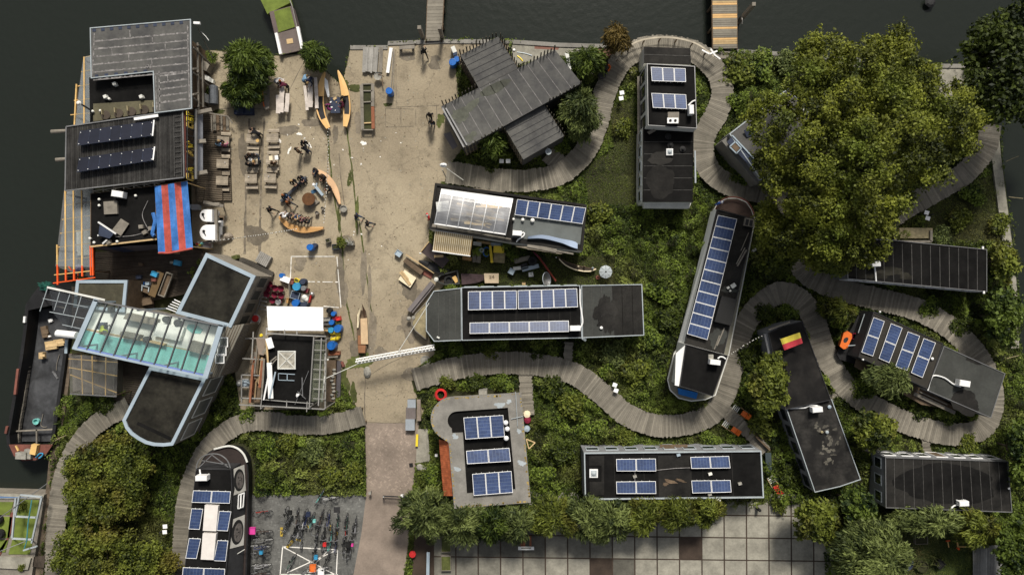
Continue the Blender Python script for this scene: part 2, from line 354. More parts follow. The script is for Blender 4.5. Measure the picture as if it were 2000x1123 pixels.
# ================================================================ THE SETTING
b=MB();b.poly([(-3000,-3000,-1.1),(3000,-3000,-1.1),(3000,3000,-1.1),(-3000,3000,-1.1)]);structure(b.build('water',M['water']))
LAND=[(410,98),(455,99),(548,109),(600,103),(650,151),(668,166),(684,91),(757,91),(759,83),(862,79),(1000,80),(1090,86),(1300,92),(1400,96),(1560,106),
        (1700,118),(1830,127),(1946,128),(1951,240),(1958,320),(1972,430),(1988,570),(1993,690),(2040,760),(2300,900),(2300,3200),(-900,3200),(-900,1700),(50,1500),(78,1123),
        (97,960),(106,880),(122,790),(134,690),(140,600),(172,530),(172,125),(380,100)]
b=MB();top=[P(x,y,0) for x,y in LAND]
b.prism(top,[p-Vector((0,0,2.6)) for p in top],1,0,base=False)
structure(b.build('ground',[M['soil'],M['conc2']]))
YARD=[(410,99),(548,110),(600,104),(650,152),(668,167),(685,92),(757,92),(759,84),(862,80),(1000,81),(985,110),(890,130),(905,290),(880,320),(885,345),(860,360),(838,447),
        (838,505),(880,545),(836,590),(835,650),(850,690),(800,730),(808,760),(828,800),(818,828),(713,828),(700,800),(668,745),(640,800),(470,800),(455,700),(480,640),(490,600),(440,560),(400,500),(375,470),(372,160),(405,150)]
b=MB();b.poly([P(x,y,.006) for x,y in YARD][::-1]);structure(b.build('concrete_yard',M['concrete']))
QUAYP=[(1000,81),(1090,87),(1300,93),(1400,97),(1560,107),(1700,119),(1830,128),(1905,129),(1905,240),(1830,240),(1826,150),(1700,140),(1500,128),(1400,122),(1180,150),(1090,130),(1000,150),(960,140)]
b=MB();b.poly([P(x,y,.005) for x,y in QUAYP][::-1]);structure(b.build('quay_pavement',M['slabs']))
b=MB();b.poly([P(x,y,.009) for x,y in ((1160,88),(1196,90),(1190,150),(1158,145))][::-1]);b.poly([P(x,y,.009) for x,y in ((1044,84),(1095,87),(1090,98),(1044,96))][::-1]);structure(b.build('brick_path',mat('red_brick',(.20,.10,.075),var=.25,scale=1,fine=12)))
# pale coping strip along the canal on the east side
edge=smooth_line([(1951,250),(1958,320),(1972,430),(1987,560),(1992,690)],12)
b=MB()
for k in range(len(edge)-1):
    a,c=edge[k],edge[k+1]
    b.slab([P(a[0]-19,a[1],.22),P(c[0]-19,c[1],.22),P(c[0]-1,c[1],.22),P(a[0]-1,a[1],.22)],.9,t=random.uniform(.4,.6))
tag(b.build('quay_wall',M['slabs']),'pale concrete quay wall along the canal on the east bank','wall')
edge=[(684,92),(757,92),(758,84),(862,80),(1000,81),(1090,87),(1300,93),(1400,97),(1560,107),(1700,119),(1830,128),(1945,129)]
b=MB()
for a,c in zip(edge[:-1],edge[1:]):
    b.slab([P(a[0],a[1]-3,.09),P(c[0],c[1]-3,.09),P(c[0],c[1]+5,.09),P(a[0],a[1]+5,.09)],.8,t=random.uniform(.4,.6))
tag(b.build('quay_wall',M['conc2']),'low concrete quay edge along the water at the top of the yard','wall')
b=MB()
edge=smooth_line([(134,690),(122,790),(106,880),(97,960),(84,1060),(70,1180)],16)
for k in range(len(edge)-1):
    a,c=edge[k],edge[k+1]
    b.slab([P(a[0]-8,a[1],.10),P(c[0]-8,c[1],.10),P(c[0]+7,c[1],.10),P(a[0]+7,a[1],.10)],.9,t=random.uniform(.25,.6))
tag(b.build('quay_wall',mat('rusty_quay',(.11,.085,.06),var=.4,scale=1.5)),'brown rusty quay edge beside the black barge','wall')
ROAD=[(713,826),(818,826),(812,900),(806,960),(800,1040),(790,1123),(770,1500),(660,1500),(690,1123),(706,1040),(716,960)]
b=MB();b.poly([P(x,y,.010) for x,y in ROAD][::-1]);structure(b.build('brick_road',M['brick']))
# herringbone flecks of paler brick laid in the road
b=MB()
for i in range(520):
    y=random.uniform(832,960);x=random.uniform(720,806);a=random.choice((R(45),R(-45)));c=P(x,y,.0145+i*4e-6)
    b.box(c,(.21,.10,.006),a,t=random.uniform(.35,.95))
structure(b.build('road_bricks',M['brick']))
PARK=[(492,966),(716,966),(706,1040),(690,1123),(676,1400),(470,1400),(486,1123)]
b=MB();b.poly([P(x,y,.008) for x,y in PARK][::-1]);structure(b.build('bicycle_parking_pavement',M['greypave']))
b=MB()
for i in range(900):
    y=random.uniform(970,1123);x=random.uniform(494,712-(y-966)*.16);b.box(P(x,y,.0125+i*4e-6),(.22,.10,.006),random.choice((0,0,R(90))),t=random.uniform(.2,1.0)*(1 if random.random()<.8 else 1.3))
structure(b.build('parking_cobbles',M['greypave']))
# ---- slab plaza
b=MB();b.poly([P(x,y,.006) for x,y in ((812,985),(1615,975),(1625,1400),(790,1400))][::-1]);structure(b.build('plaza_base',M['darkjoint']))
b=MB()
for i in range(18):
    for j in range(7):
        x0=848+43.7*i;y0=961+43.7*j;o=lambda x,y: (x+(y-1000)*.006-2,y-2+(x-1156)*.012)
        q=[o(x0+1.3,y0+1.3),o(x0+42.4,y0+1.3),o(x0+42.4,y0+42.4),o(x0+1.3,y0+42.4)]
        mi,t=0,random.uniform(.42,.58)
        if i<5: mi=0;t=random.uniform(.0,.16)*(1 if j<3 or i<3 else 3)
        if i in (5,6,7) and j<3: t=random.uniform(.05,.25)
        if (i,j) in ((11,2),(7,3)): mi=1;t=.6
        if (i,j) in ((3,2),(4,1),(4,2),(8,3),(2,2)): t=-.25
        if (i,j) in ((5,3),(6,3),(3,3)): t=.45
        b.slab([P(x,y,.03) for x,y in q],.02,mi,t=t)
structure(b.build('plaza_slabs',[M['slabs'],M['brownslab']]))
# ---- marks, joints and stains of the yard
b=MB()
def wob(mb,pts,wd,z,m=0,jit=1.2,step=5):
    l=smooth_line(pts,step);wk_=[random.uniform(.3,1.25) for _ in l];wk_=[(wk_[max(0,i-1)]+wk_[i]+wk_[min(len(l)-1,i+1)])/3 for i in range(len(l))];ji=0
    js=[0]
    for i in range(len(l)-1): js.append(js[-1]*.8+random.uniform(-jit,jit)*.35)
    for i in range(len(l)-1):
        a,c=l[i],l[i+1];d=(c-a)/np.linalg.norm(c-a);nn=np.array((-d[1],d[0]));k,k2=wk_[i]*wd/2/SP,wk_[i+1]*wd/2/SP;o,o2=nn*js[i],nn*js[i+1]
        mb.poly([P(*(a+o-nn*k),z),P(*(c+o2-nn*k2),z),P(*(c+o2+nn*k2),z),P(*(a+o+nn*k),z)],m,random.uniform(.2,.8))
for x in (484,513): wob(b,[(x+3,232),(x-2,330),(x-5,420),(x-6,500)],.25,.012,0)
wob(b,[(640,255),(646,330),(655,400),(668,470),(672,560),(690,650),(696,690)],.17,.012,1)
wob(b,[(677,250),(686,320),(694,390),(706,460),(716,540),(724,600),(733,650)],.16,.012,1)
wob(b,[(662,300),(668,360),(676,430)],.10,.012,0)
wob(b,[(714,735),(712,780),(713,826)],.10,.012,0);wob(b,[(714,736),(780,700),(838,690)],.06,.012,0)
wob(b,[(713,824),(770,826),(818,824)],.08,.013,0)
for (x0,y0,x1,y1) in ((753,212,812,214),(753,249,812,247),(753,212,753,249),(783,213,783,248),(812,214,812,247),(773,97,774,210),(773,210,860,206),(853,206,852,250),(600,108,545,215),(545,215,480,212),(605,195,680,180),(420,214,480,210)):
    wob(b,[(x0,y0),((x0+x1)/2,(y0+y1)/2),(x1,y1)],.07,.012,0,.5)
structure(b.build('yard_joints',[M['wetstain'],M['moss']]))
b=MB()
for (x,y,rx,ry) in ((588,510,12,9),(584,524,9,6),(665,540,9,42),(672,575,8,22),(710,530,6,45),(722,560,4,40),(727,650,9,40),(705,680,22,22),(745,690,14,12),(800,560,16,26),(815,580,10,14),
                       (800,640,14,30),(848,128,12,8),(850,116,10,7),(795,110,16,9),(780,640,6,5),(640,690,10,30),(474,300,8,40),(500,460,20,20),(430,460,22,10),(590,600,20,8),(700,240,8,20),(655,262,5,20),(610,240,20,8),(560,255,24,9),(812,730,26,14),(680,470,12,10)):
    b.blob(x,y,rx,ry,.0155+random.random()*.002,0,random.uniform(.3,.95),22,.22)
structure(b.build('damp_stains',M['wetstain']))
b=MB()
for i in range(1500):
    x,y=random.uniform(420,860),random.uniform(95,820)
    if inpoly(np.array([x]),np.array([y]),YARD)[0]: a=random.random()*6.28;r_=random.uniform(.02,.07);p=P(x,y,.026+i*3e-6);b.poly([p+Vector((r_*math.cos(a+k),r_*math.sin(a+k),0)) for k in (0,1.2,3.1,4.5)],random.choice((0,0,1,2)),random.random())
tag(b.build('leaf_litter',[M['wood'],M['slabs'],M['straw']]),'fallen leaves and grit strewn over the yard',None,kind='stuff')
b=MB()
for (x,y,rx,ry) in ((704,705,24,16),(672,745,10,26),(690,770,8,18),(655,720,8,22),(660,640,4,20),(683,350,4,16),(697,420,4,30),(662,430,3,26),(424,219,16,4),(690,172,18,6),(757,205,7,4),(670,160,10,8),(860,235,8,12),(688,810,20,8),(820,780,8,22)):
    b.blob(x,y,rx,ry,.0185+random.random()*.002,0,random.uniform(.1,.9),22,.35)
structure(b.build('moss_patches',M['moss']))
b=MB()
for i in range(26):
    x,y=random.choice(((640,270),(590,262),(560,280),(690,300),(700,480),(760,250)));b.blob(x+random.gauss(0,22),y+random.gauss(0,18),random.uniform(.6,2.2),random.uniform(.5,1.5),.021,0,random.uniform(.3,.8),9,.4)
for (x,y,rx,ry,a) in ((565,294,2.5,7,.4),(585,262,5,3,.2),(602,283,3,8,-.9),(710,280,6,4,0),(545,275,5,3,.3)): b.blob(x,y,rx,ry,.022,0,.6,12,.35,a)
structure(b.build('lime_spots',M['paint']))
b=MB()
for a,c in (((569,501),(658,501)),((658,501),(666,601)),((569,501),(567,550)),((595,550),(660,551)),((632,598),(666,601))):
    l=smooth_line([a,((a[0]+c[0])/2,(a[1]+c[1])/2),c],5)
    for p,q in zip(l[:-1],l[1:]):
        if random.random()<.92: b.strip(p,q,.075*random.uniform(.7,1.2),.024,t=random.uniform(.25,.6))
structure(b.build('court_lines',M['paint']))
b=MB()
for a,c in (((552,1067),(659,1073)),((552,1067),(547,1123)),((659,1073),(657,1123)),((552,1067),(655,1122)),((659,1073),(560,1118)),((547,1121),(660,1122)),((640,1075),(600,1116)),((600,1116),(620,1118))):
    b.strip(a,c,.085,.022,t=.6)
structure(b.build('parking_lines',M['paint']))
b=MB();b.poly([P(x,y,.03) for x,y in ((740,1040),(1640,1040))]+[P(1640,1040,.03)]) if False else None
LAWN=[(1735,1042),(1905,1036),(1905,1400),(1700,1400),(1722,1100)]
b=MB();b.poly([P(x,y,.006) for x,y in LAWN][::-1]);structure(b.build('lawn',mat('lawn_ground',(.035,.05,.012),var=.3,scale=.8)))
# ---- boardwalks
def boardwalk(pts,wpx,z=.45,t0=.5,mm='deck',name='boardwalk',posts=True):
    wm=wpx*SP;step=.155/SP;l=smooth_line(pts,step);b=MB();gap=.012
    W=[P(x,y,z)*1.0 for x,y in l]
    nrm=[]
    for i in range(len(W)):
        d=(W[min(i+1,len(W)-1)]-W[max(i-1,0)]);d.z=0;d.normalize();nrm.append(Vector((-d.y,d.x,0)))
    big=.5
    for i in range(len(W)-1):
        if i % 19==0: big=random.uniform(.40,.58)
        a,c=W[i],W[i+1];d=(c-a);k=gap/d.length;e=random.uniform(-.06,.06);f=random.uniform(-.06,.06)
        hw=wm/2;dz=Vector((0,0,random.uniform(-.006,.006)))
        q=[a+d*k+nrm[i]*(hw+e)+dz,a+d*k-nrm[i]*(hw+f)+dz,c-nrm[i+1]*(hw+f)+dz,c+nrm[i+1]*(hw+e)+dz]
        b.slab(q,.045,0,t=big+random.uniform(-.28,.28)+(.35 if random.random()<.05 else-.25 if random.random()<.05 else 0))
    for sgn in (-.36,.36):
        for i in range(0,len(W)-6,5):
            b.beam(W[i]+nrm[i]*wm*sgn-Vector((0,0,.12)),W[i+5]+nrm[i+5]*wm*sgn-Vector((0,0,.12)),.07,.14,1,.4)
            if posts and i % 15==0: b.beam(W[i]+nrm[i]*wm*sgn-Vector((0,0,.17)),W[i]+nrm[i]*wm*sgn-Vector((0,0,z+.2)),.10,.10,1,.4)
    structure(b.build(name,[M[mm],M['wood']]));return (pts,wpx)
WALKS=[]
WALKS.append(boardwalk([(872,336),(920,343),(980,352),(1040,352),(1100,336),(1145,292),(1168,235),(1182,178),(1212,122),(1255,95),(1310,92),(1365,106),(1402,145),(1411,185),(1398,225),(1376,265),(1374,305),(1392,340),(1430,363),(1480,374),(1530,392),(1562,430),(1560,490),(1572,530),(1630,562),(1710,583),(1790,604),(1855,640),(1905,690),(1934,745),(1938,800),(1915,838),(1860,848),(1790,832),(1720,802),(1655,758),(1615,695),(1590,625),(1566,588),(1528,572),(1490,590),(1455,635),(1436,690),(1420,755),(1395,802),(1350,826),(1285,831),(1225,810),(1175,768),(1120,730),(1050,712),(970,709),(890,719),(808,742)],43))
WALKS.append(boardwalk([(1935,242),(1925,290),(1885,338),(1830,372),(1760,412),(1700,450),(1630,478),(1570,500)],43))
WALKS.append(boardwalk([(710,811),(650,827),(580,830),(520,822),(468,828),(418,862),(388,905),(366,965),(357,1040),(354,1140),(354,1200)],37))
WALKS.append(boardwalk([(252,793),(195,823),(152,868),(124,930),(112,1000),(107,1080),(106,1180)],37))
WALKS.append(boardwalk([(1026,728),(1028,770),(1031,812)],25,.36));WALKS.append(boardwalk([(1111,668),(1110,690),(1110,706)],17,.36))
WALKS.append(boardwalk([(1412,795),(1440,824),(1470,852),(1498,884)],24,.36));WALKS.append(boardwalk([(1600,792),(1625,778),(1650,762)],20,.36))
WALKS.append(boardwalk([(1806,848),(1809,868),(1812,892)],16,.36));WALKS.append(boardwalk([(1706,812),(1704,840),(1702,890)],34,.36,name='boardwalk'))
WALKS.append(boardwalk([(1868,700),(1884,682),(1896,668)],24,.36));WALKS.append(boardwalk([(1070,300),(1088,316),(1104,328)],34,.30))
# terrace decks
def deckpoly(px,z,name,mm='deckdark',along=0,pitch=.16,t=(.2,.8)):
    """a plank terrace: thin boards run along edge 0-1 of the quad"""
    b=MB();q=[P(x,y,z) for x,y in px];n=max(2,int((q[3]-q[0]).length/pitch))
    for i in range(n):
        u0,u1=i/n+.004,(i+1)/n-.006
        b.slab([q[0].lerp(q[3],u0),q[1].lerp(q[2],u0),q[1].lerp(q[2],u1),q[0].lerp(q[3],u1)],.05,0,t=random.uniform(*t))
    b.slab([p-Vector((0,0,.055)) for p in (q[0].lerp(q[3],.01),q[1].lerp(q[2],.01),q[1].lerp(q[2],.99),q[0].lerp(q[3],.99))],.1,0,t=.2)
    return structure(b.build(name,M[mm]))
deckpoly([(186,492),(392,486),(430,560),(186,612)],.5,'timber_deck','deckdark')
deckpoly([(384,222),(430,222),(434,392),(384,396)],.55,'timber_deck','middeck',t=(.3,.8))
deckpoly([(432,258),(447,258),(452,392),(435,392)],.25,'timber_deck','middeck',t=(.2,.7))
deckpoly([(186,690),(300,690),(262,790),(186,776)],.3,'timber_deck','deckdark',t=(.4,.9))
deckpoly([(140,560),(300,560),(300,620),(140,640)],.3,'timber_deck','deckdark',t=(.4,.9))
deckpoly([(492,545),(514,552),(462,660),(440,652)],.4,'timber_deck','middeck',t=(.2,.7))
# ---- jetties on the canal
def jetty(name,label,px,z,mm,pitch,tfun,posts=()):
    t=thing(name,label,'jetty',P(*px[0],z-1));b=MB();q=[P(x,y,z) for x,y in px];n=int((q[3]-q[0]).length/pitch)
    for i in range(n):
        u0,u1=i/n+.0008,(i+1)/n-.0012;mi,tt=tfun(i)
        b.slab([q[0].lerp(q[3],u0),q[1].lerp(q[2],u0),q[1].lerp(q[2],u1),q[0].lerp(q[3],u1)],.05,mi,t=tt)
    b.build('deck',[M[k] for k in mm],t)
    b=MB()
    for e in ((0,3),(1,2)): b.beam(q[e[0]]-Vector((0,0,.16)),q[e[1]]-Vector((0,0,.16)),.12,.2)
    for k in range(7):
        for e in ((0,3),(1,2)): p=q[e[0]].lerp(q[e[1]],k/6);b.cyl(p-Vector((0,0,.1)),p-Vector((0,0,2.6)),.1)
    b.build('frame',M['wood'],t)
    for (x,y,h) in posts:
        m_=MB();p=P(x,y,0);m_.beam((p.x,p.y,-2),(p.x,p.y,h),.3,.3);m_.build('mooring_post',M['greywood'],t)
    return t
jt=jetty('jetty','grey timber jetty between square mooring posts at the top quay',[(832,81),(862,80),(872,-120),(840,-120)],.25,['deck'],.30,lambda i: (0,random.uniform(.35,.8)),((826,74,2.4),(864,74,2.4)))
NEW={2,3,4,9,14,15,20,21,27,28,31,36,37,38,43}
jt=jetty('jetty','patched jetty with bright new planks among old grey ones',[(1393,96),(1440,95),(1438,-160),(1389,-160)],.35,['deck','ply','palewood'],.19,lambda i: ((random.choice((1,2)),.3) if i in NEW else (0,random.uniform(.25,.65))),((1449,36,3.0),))
b=MB();b.tube([P(1448,46,.3),P(1450,47,.9),P(1450,40,1.0),P(1449,36,.9)],.04,m=0);b.build('mooring_ring',M['galv'],jt)
b=MB()
for k,(x,y) in enumerate(((1400,108),(1404,103),(1398,112))): b.beam(P(x,y,.15+.05*k),P(x+42,y+2,.15+.05*k),.22,.05,t=random.uniform(.3,.7))
tag(b.build('plank_stack',M['greywood']),'stack of grey planks lying at the foot of the patched jetty','planks')
# green raft
pt=thing('pontoon','floating gangway of three sections, two of them turfed green','pontoon',P(548,60,-.9))
b=MB();b.slab([P(x,y,.25) for x,y in ((506,-6),(556,-30),(567,6),(522,28))],.9);b.build('turf_raft',M['turf'],pt)
b=MB();b.slab([P(x,y,.3) for x,y in ((526,24),(570,12),(582,54),(536,66))],.9);q=b.build('side_deck',mat('purple_deck',(.13,.10,.095),var=.2),pt)
b=MB();b.slab([P(x,y,.36) for x,y in ((535,23),(566,14),(576,53),(544,64))],.05);b.build('turf',M['turf'],q)
b=MB();b.slab([P(x,y,.32) for x,y in ((537,67),(582,55),(591,98),(546,108))],.15);g=b.build('gangway',mat('gangway_floor',(.13,.105,.095),var=.2),pt)
for a,c in (((538,66),(547,107)),((580,54),(589,97))):
    b=MB();b.beam(P(a[0]+2,a[1],.45),P(c[0]+2,c[1],.45),.24,.3);b.build('side_rail',M['white'],g)
b=MB();b.box(P(566,81,.34),(.55,.42,.03),.15);b.build('hatch',M['palewood'],g)
b=MB();b.tube([P(566,0,.35),P(571,14,.4),P(580,54,.4)],.03);b.build('handrail',M['galv'],pt)
# railing along the arc of boardwalk
rl=thing('railing','bleached timber railing round the outer bend of the boardwalk','railing',P(1290,75,.4))
arc=smooth_line([(1202,118),(1230,90),(1262,77),(1310,74),(1360,86),(1404,118)],8)
b=MB()
for a,c in zip(arc[:-1],arc[1:]): b.beam(P(*a,1.5),P(*c,1.5),.14,.05,t=random.uniform(.4,.8))
for a,c in zip(arc[:-1],arc[1:]): b.beam(P(*a,1.0),P(*c,1.0),.04,.1,t=.4)
b.build('rail',mat('bleached_wood',(.36,.32,.25),var=.2),rl)
for k in range(1,len(arc),4):
    b=MB();p=P(*arc[k],1.48);b.beam(p,(p.x,p.y,.2),.09,.09);b.build('post',M['wood'],rl)
b=MB()
for a,c in (((1371,98),(1386,106)),((1386,106),(1401,100)),((1388,96),(1396,108)),((1396,108),(1407,116))): b.beam(P(*a,1.6),P(*c,1.55),.13,.03)
tag(b.build('crossed_board',M['white']),'white crossed boards fixed at the bend of the railing','boards')
# ================================================================ BUILDINGS AND HOUSEBOATS
FOOT=[]        # footprints (photo pixels at ground) that the planting keeps clear of
def foot(px,z):
    f=(HC-z)/HC;FOOT.append([(1000+(x-1000)*f,561.5+(y-561.5)*f) for x,y in px])
def block(root,px,z,wall,roof,rim=None,rimw=.12,rimh=.1,zb=0.0,seams=None,wallname='wall',roofname='roof',footpr=True,eav=0):
    """walls under a flat roof with a raised rim; px is the roof outline in the photo"""
    top=[P(x,y,z) for x,y in px]
    if footpr: foot(px,z)
    wt_=inset(top,eav) if eav else top
    if eav: b=MB();b.slab([Vector((p.x,p.y,z-.06)) for p in inset(top,.01)],.12);b.build('soffit',M['darkwall'],root)
    b=MB();b.prism([Vector((p.x,p.y,z-.06-.13*(eav>0))) for p in wt_],[Vector((p.x,p.y,zb)) for p in wt_],base=False,cap=True)
    wl=b.build(wallname,wall,root)
    ins=inset(top,rimw if rim else .0)
    b=MB();b.slab([Vector((p.x,p.y,z)) for p in ins],.05)
    mats=[roof]
    if seams:
        q,n,mm=seams[0],seams[1],seams[2];mats.append(mm)
        for k in range(1,n):
            u=k/n;a,c=bil(q,u,.02),bil(q,u,.98);b.strip(a,c,seams[3] if len(seams)>3 else .05,z+.006,1,random.uniform(.2,.7),.012)
    rf=b.build(roofname,mats,root)
    if rim:
        b=MB();n=len(top);up=Vector((0,0,rimh))
        for i in range(n):
            j=(i+1) % n;o0,o1,i0,i1=top[i],top[j],ins[i],ins[j];dn=Vector((0,0,.1))
            b.poly([o0+up,o1+up,i1+up,i0+up]);b.poly([o0-dn,o1-dn,o1+up,o0+up]);b.poly([i0+up,i1+up,i1-dn,i0-dn])
        # keep outward rims a hair proud of the wall
        b.build('roof_rim',rim,rf)
    return wl,rf
def windows(root,a,c,z0,z1,n,wd,frame=None,side=1,pane='darkglass',door=False):
    """n windows on the wall below the roof edge a->c (world points); frame with its pane inside it"""
    frame=frame or M['white'];a,c=Vector(a),Vector(c);d=(c-a);d.z=0;L_=d.length;d.normalize();nn=Vector((d.y,-d.x,0))*side
    for k in range(n):
        s=L_*(k+.5)/n;m0=Vector((a.x,a.y,0))+d*s
        isdoor=door and k==n//2
        zz0=z0 if not isdoor else .35;hw=wd/2
        b=MB();fr=.07
        for (u0,u1,v0,v1) in ((-hw,-hw+fr,zz0,z1),(hw-fr,hw,zz0,z1),(-hw+fr,hw-fr,z1-fr,z1),(-hw+fr,hw-fr,zz0,zz0+fr)):
            p=m0+d*(u0+u1)/2+nn*.03+Vector((0,0,(v0+v1)/2));b.box(p,(u1-u0,.07,v1-v0),math.atan2(d.y,d.x))
        f=b.build('door' if isdoor else 'window',frame,root)
        b=MB();b.box(m0+nn*.02+Vector((0,0,(zz0+z1)/2)),(2*hw-2*fr,.03,z1-zz0-2*fr),math.atan2(d.y,d.x))
        b.build('door_leaf' if isdoor else 'pane',M['wood'] if isdoor else M[pane],f)
def solar(root,q,z,nx,ny,lift=.0,low=.12,frame='white',cell='solar_cells',fw=.035,cells=(6,10),toplow=True):
    """grid of panels over the photo quad q (TL,TR,BR,BL); the edge facing the top of the photo is low, the other lifted"""
    for j in range(ny):
        for i in range(nx):
            c=[bil(q,(i+a)/nx,(j+v)/ny) for a,v in ((0.01,0.01),(.99,0.01),(.99,.99),(0.01,.99))]
            zs=[z+low+lift*((j+(0,0,1,1)[k])/ny) for k in range(4)]
            t=[P(x,y,zz) for (x,y),zz in zip(c,zs)]
            nrm=(t[1]-t[0]).cross(t[3]-t[0]).normalized()
            if nrm.z<0: nrm=-nrm
            e1,e2=(t[1]-t[0]).normalized(),(t[3]-t[0]).normalized()
            inn=[t[0]+e1*fw+e2*fw,t[1]-e1*fw+e2*fw,t[2]-e1*fw-e2*fw,t[3]+e1*fw-e2*fw]
            b=MB();b.uv={}
            k=cells if (t[1]-t[0]).length<(t[3]-t[0]).length else cells[::-1]
            b.poly([p+nrm*.004 for p in inn][::-1],0,random.uniform(.32,.72));b.uv[0]=[(0,0),(0,k[1]),(k[0],k[1]),(k[0],0)][::1]
            pn=b.build('solar_panel',MATS[cell] if cell in MATS else M[cell],root)
            b=MB()
            for (A,B,C,D) in ((t[0],t[1],inn[1],inn[0]),(t[1],t[2],inn[2],inn[1]),(t[2],t[3],inn[3],inn[2]),(t[3],t[0],inn[0],inn[3])):
                b.slab([A+nrm*.012,B+nrm*.012,C+nrm*.012,D+nrm*.012],.03)
            b.slab([p-nrm*.012 for p in inn],.01)
            for A,B in ((t[2],t[3]),(t[0],t[1])):
                p=A.lerp(B,.3);b.beam(p-nrm*.02,(p.x,p.y,z-.0),.04,.04)
                p=A.lerp(B,.7);b.beam(p-nrm*.02,(p.x,p.y,z-.0),.04,.04)
            b.build('panel_frame',M[frame],pn)
def acunit(root,x,y,z,rz=0,pipe=None,L_=1.05,W_=.5,H_=.65):
    b=MB();c=P(x,y,z+H_/2+.1);b.box(c,(L_,W_,H_-.06),rz);b.box((c.x,c.y,z+H_+.085),(L_-.05,W_-.05,.05),rz)
    for s in (-.35,.35): b.box((c.x+s*L_*math.cos(rz),c.y+s*L_*math.sin(rz),z+.06),(.08,W_,.12),rz)
    o=b.build('heat_pump',M['white'],root)
    b=MB();sd=Vector((-math.sin(rz),math.cos(rz),0))
    b.cyl(c-sd*(W_/2-.01),c-sd*(W_/2+.02),.24,.24,14);b.build('fan_grille',M['greymetal'],o)
    if pipe:
        b=MB();l=smooth_line(pipe,6);b.tube([P(px,py,z+.1) for px,py in l],.065,7);b.build('pipe',M['white'],o)
def skylight(root,x,y,z,w_,d_,rz=0,m='white'):
    b=MB();c=P(x,y,z);b.box((c.x,c.y,z+.1),(w_,d_,.2),rz);o=b.build('skylight',M[m],root)
    b=MB();b.box((c.x,c.y,z+.215),(w_*.7,d_*.7,.03),rz);b.lathe((c.x,c.y,z+.23),[(w_*.3,0),(w_*.2,.08),(.02,.12)],12);b.build('dome',M['trim'],o)
def vent(root,x,y,z,r=.16,h=.3,m='white',name='roof_vent'):
    b=MB();b.lathe(P(x,y,z),[(r*.55,0),(r*.55,h*.6),(r,h*.62),(r,h*.8),(r*.6,h),(.02,h*1.05)],12);b.build(name,M[m],root)
def stains(root,items,z,m):
    for it in items: b=MB();b.blob(it[0],it[1],it[2],it[3],z+random.random()*.002,0,random.uniform(.2,.8),24,it[5] if len(it)>5 else .3,it[4] if len(it)>4 else 0);b.build('roof_stain',M[m] if m in M else MATS['mossy_patch'],root)
def poleline(name,label,cat,pts,r,m,group=None):
    b=MB();b.tube(pts,r,5);return tag(b.build(name,M[m]),label,cat,group)

# ---------------- cafe, upper building
c1=thing('cafe_building','tall timber cafe with grey seamed roof cut around a sunken terrace','building',P(280,140,0))
z=4.9;R1=[(176,55),(373,38),(375,213),(302,222),(299,141),(178,154)]
block(c1,R1,z,M['wood'],M['greyroof'],M['trim'],.07,.05,eav=.9)
def welds(root,rows,z,m,jit=.05):
    b=MB()
    for a,c,wd in rows:
        l=smooth_line([a,((a[0]+c[0])/2,(a[1]+c[1])/2),c],3.2)
        for p,q in zip(l[:-1],l[1:]):
            d=(q-p)/np.linalg.norm(q-p);nn=np.array((-d[1],d[0]));k1=nn*random.uniform(.4,1.7)*wd/2/SP;k2=nn*wd*.35/SP
            b.poly([P(*(p+k2),z),P(*(q+k2),z),P(*(q-k1),z),P(*(p-k1),z)][::-1],0,random.uniform(.1,.7))
    b.build('roof_seams',M[m],root)
rows=[]
for k in range(6):
    y=82+15.0*k;rows.append(((182,y),(368,y-17.5),.14))
rows += [((184,66),(180,150),.10),((366,50),(370,210),.12),((303,146),(306,218),.12),((310,139),(312,218),.10)]
for k in range(5): y=150+13*k;rows.append(((309,y),(368,y-8),.16))
for (x,y) in ((253,66),(297,76),(322,90),(218,101),(251,113),(296,124),(327,155)): rows.append(((x,y-6),(x+1,y+7),.08))
welds(c1,rows,z+.008,'weld')
b=MB();b.tube([P(288+3*math.cos(a*.7),130+3.2*math.sin(a*.7),z+.02) for a in range(10)],.035,4);b.beam(P(295,126,z+.02),P(294,135,z+.02),.06,.02);b.build('roof_mark',M['weld'],c1)
for k in range(17): b=MB();p=P(184+17*k,60-1.5*k,z) if k<11 else P(189+19*(k-11),149-1.9*(k-11),z);b.box(p,(.28,.22,.05),.1);b.build('ballast_tile',M['darkblue'],c1)
zt=4.1;T1=[(174,152),(300,138),(304,222),(176,242)]
b=MB();b.slab([P(x,y,zt) for x,y in T1],.3);tr=b.build('terrace',M['black'],c1);foot(T1,zt)
b=MB();b.prism([P(x,y,zt-.3) for x,y in T1],[Vector((P(x,y,zt).x,P(x,y,zt).y,0)) for x,y in T1]);b.build('wall',M['wood'],c1)
b=MB();b.slab([P(x,y,zt+.04) for x,y in ((182,203),(301,196),(303,218),(182,238))],.04);b.build('terrace_boards',mat('olive_boards',(.10,.09,.055),var=.3),tr)
for (x,y) in ((225,165),(207,190),(277,190)):
    b=MB();b.box(P(x,y,zt+.18),(.26,.26,.36),.4);b.build('roof_box',M['whitewall'],tr)
for (x,y) in ((216,195),(199,218),(184,219)): vent(tr,x,y,zt,.11,.3,'lampw','lamp_globe')
for k in range(5):
    b=MB();p=P(208+25*k,226-3.5*k,zt);b.lathe((p.x,p.y,zt+.02),[(.35,0),(.38,.1),(.34,.12),(.02,.13)],14);b.build('cafe_stool',M['deckdark'],tr)
    b=MB();b.box(P(208+25*k-7,220-3.5*k,zt+.2),(.07,.4,.4),.1);b.build('railing_post',M['straw'],tr)
lp=thing('lamp_post','globe lamp on a dark arm reaching over the glazed deck','lamp',P(178,216,4))
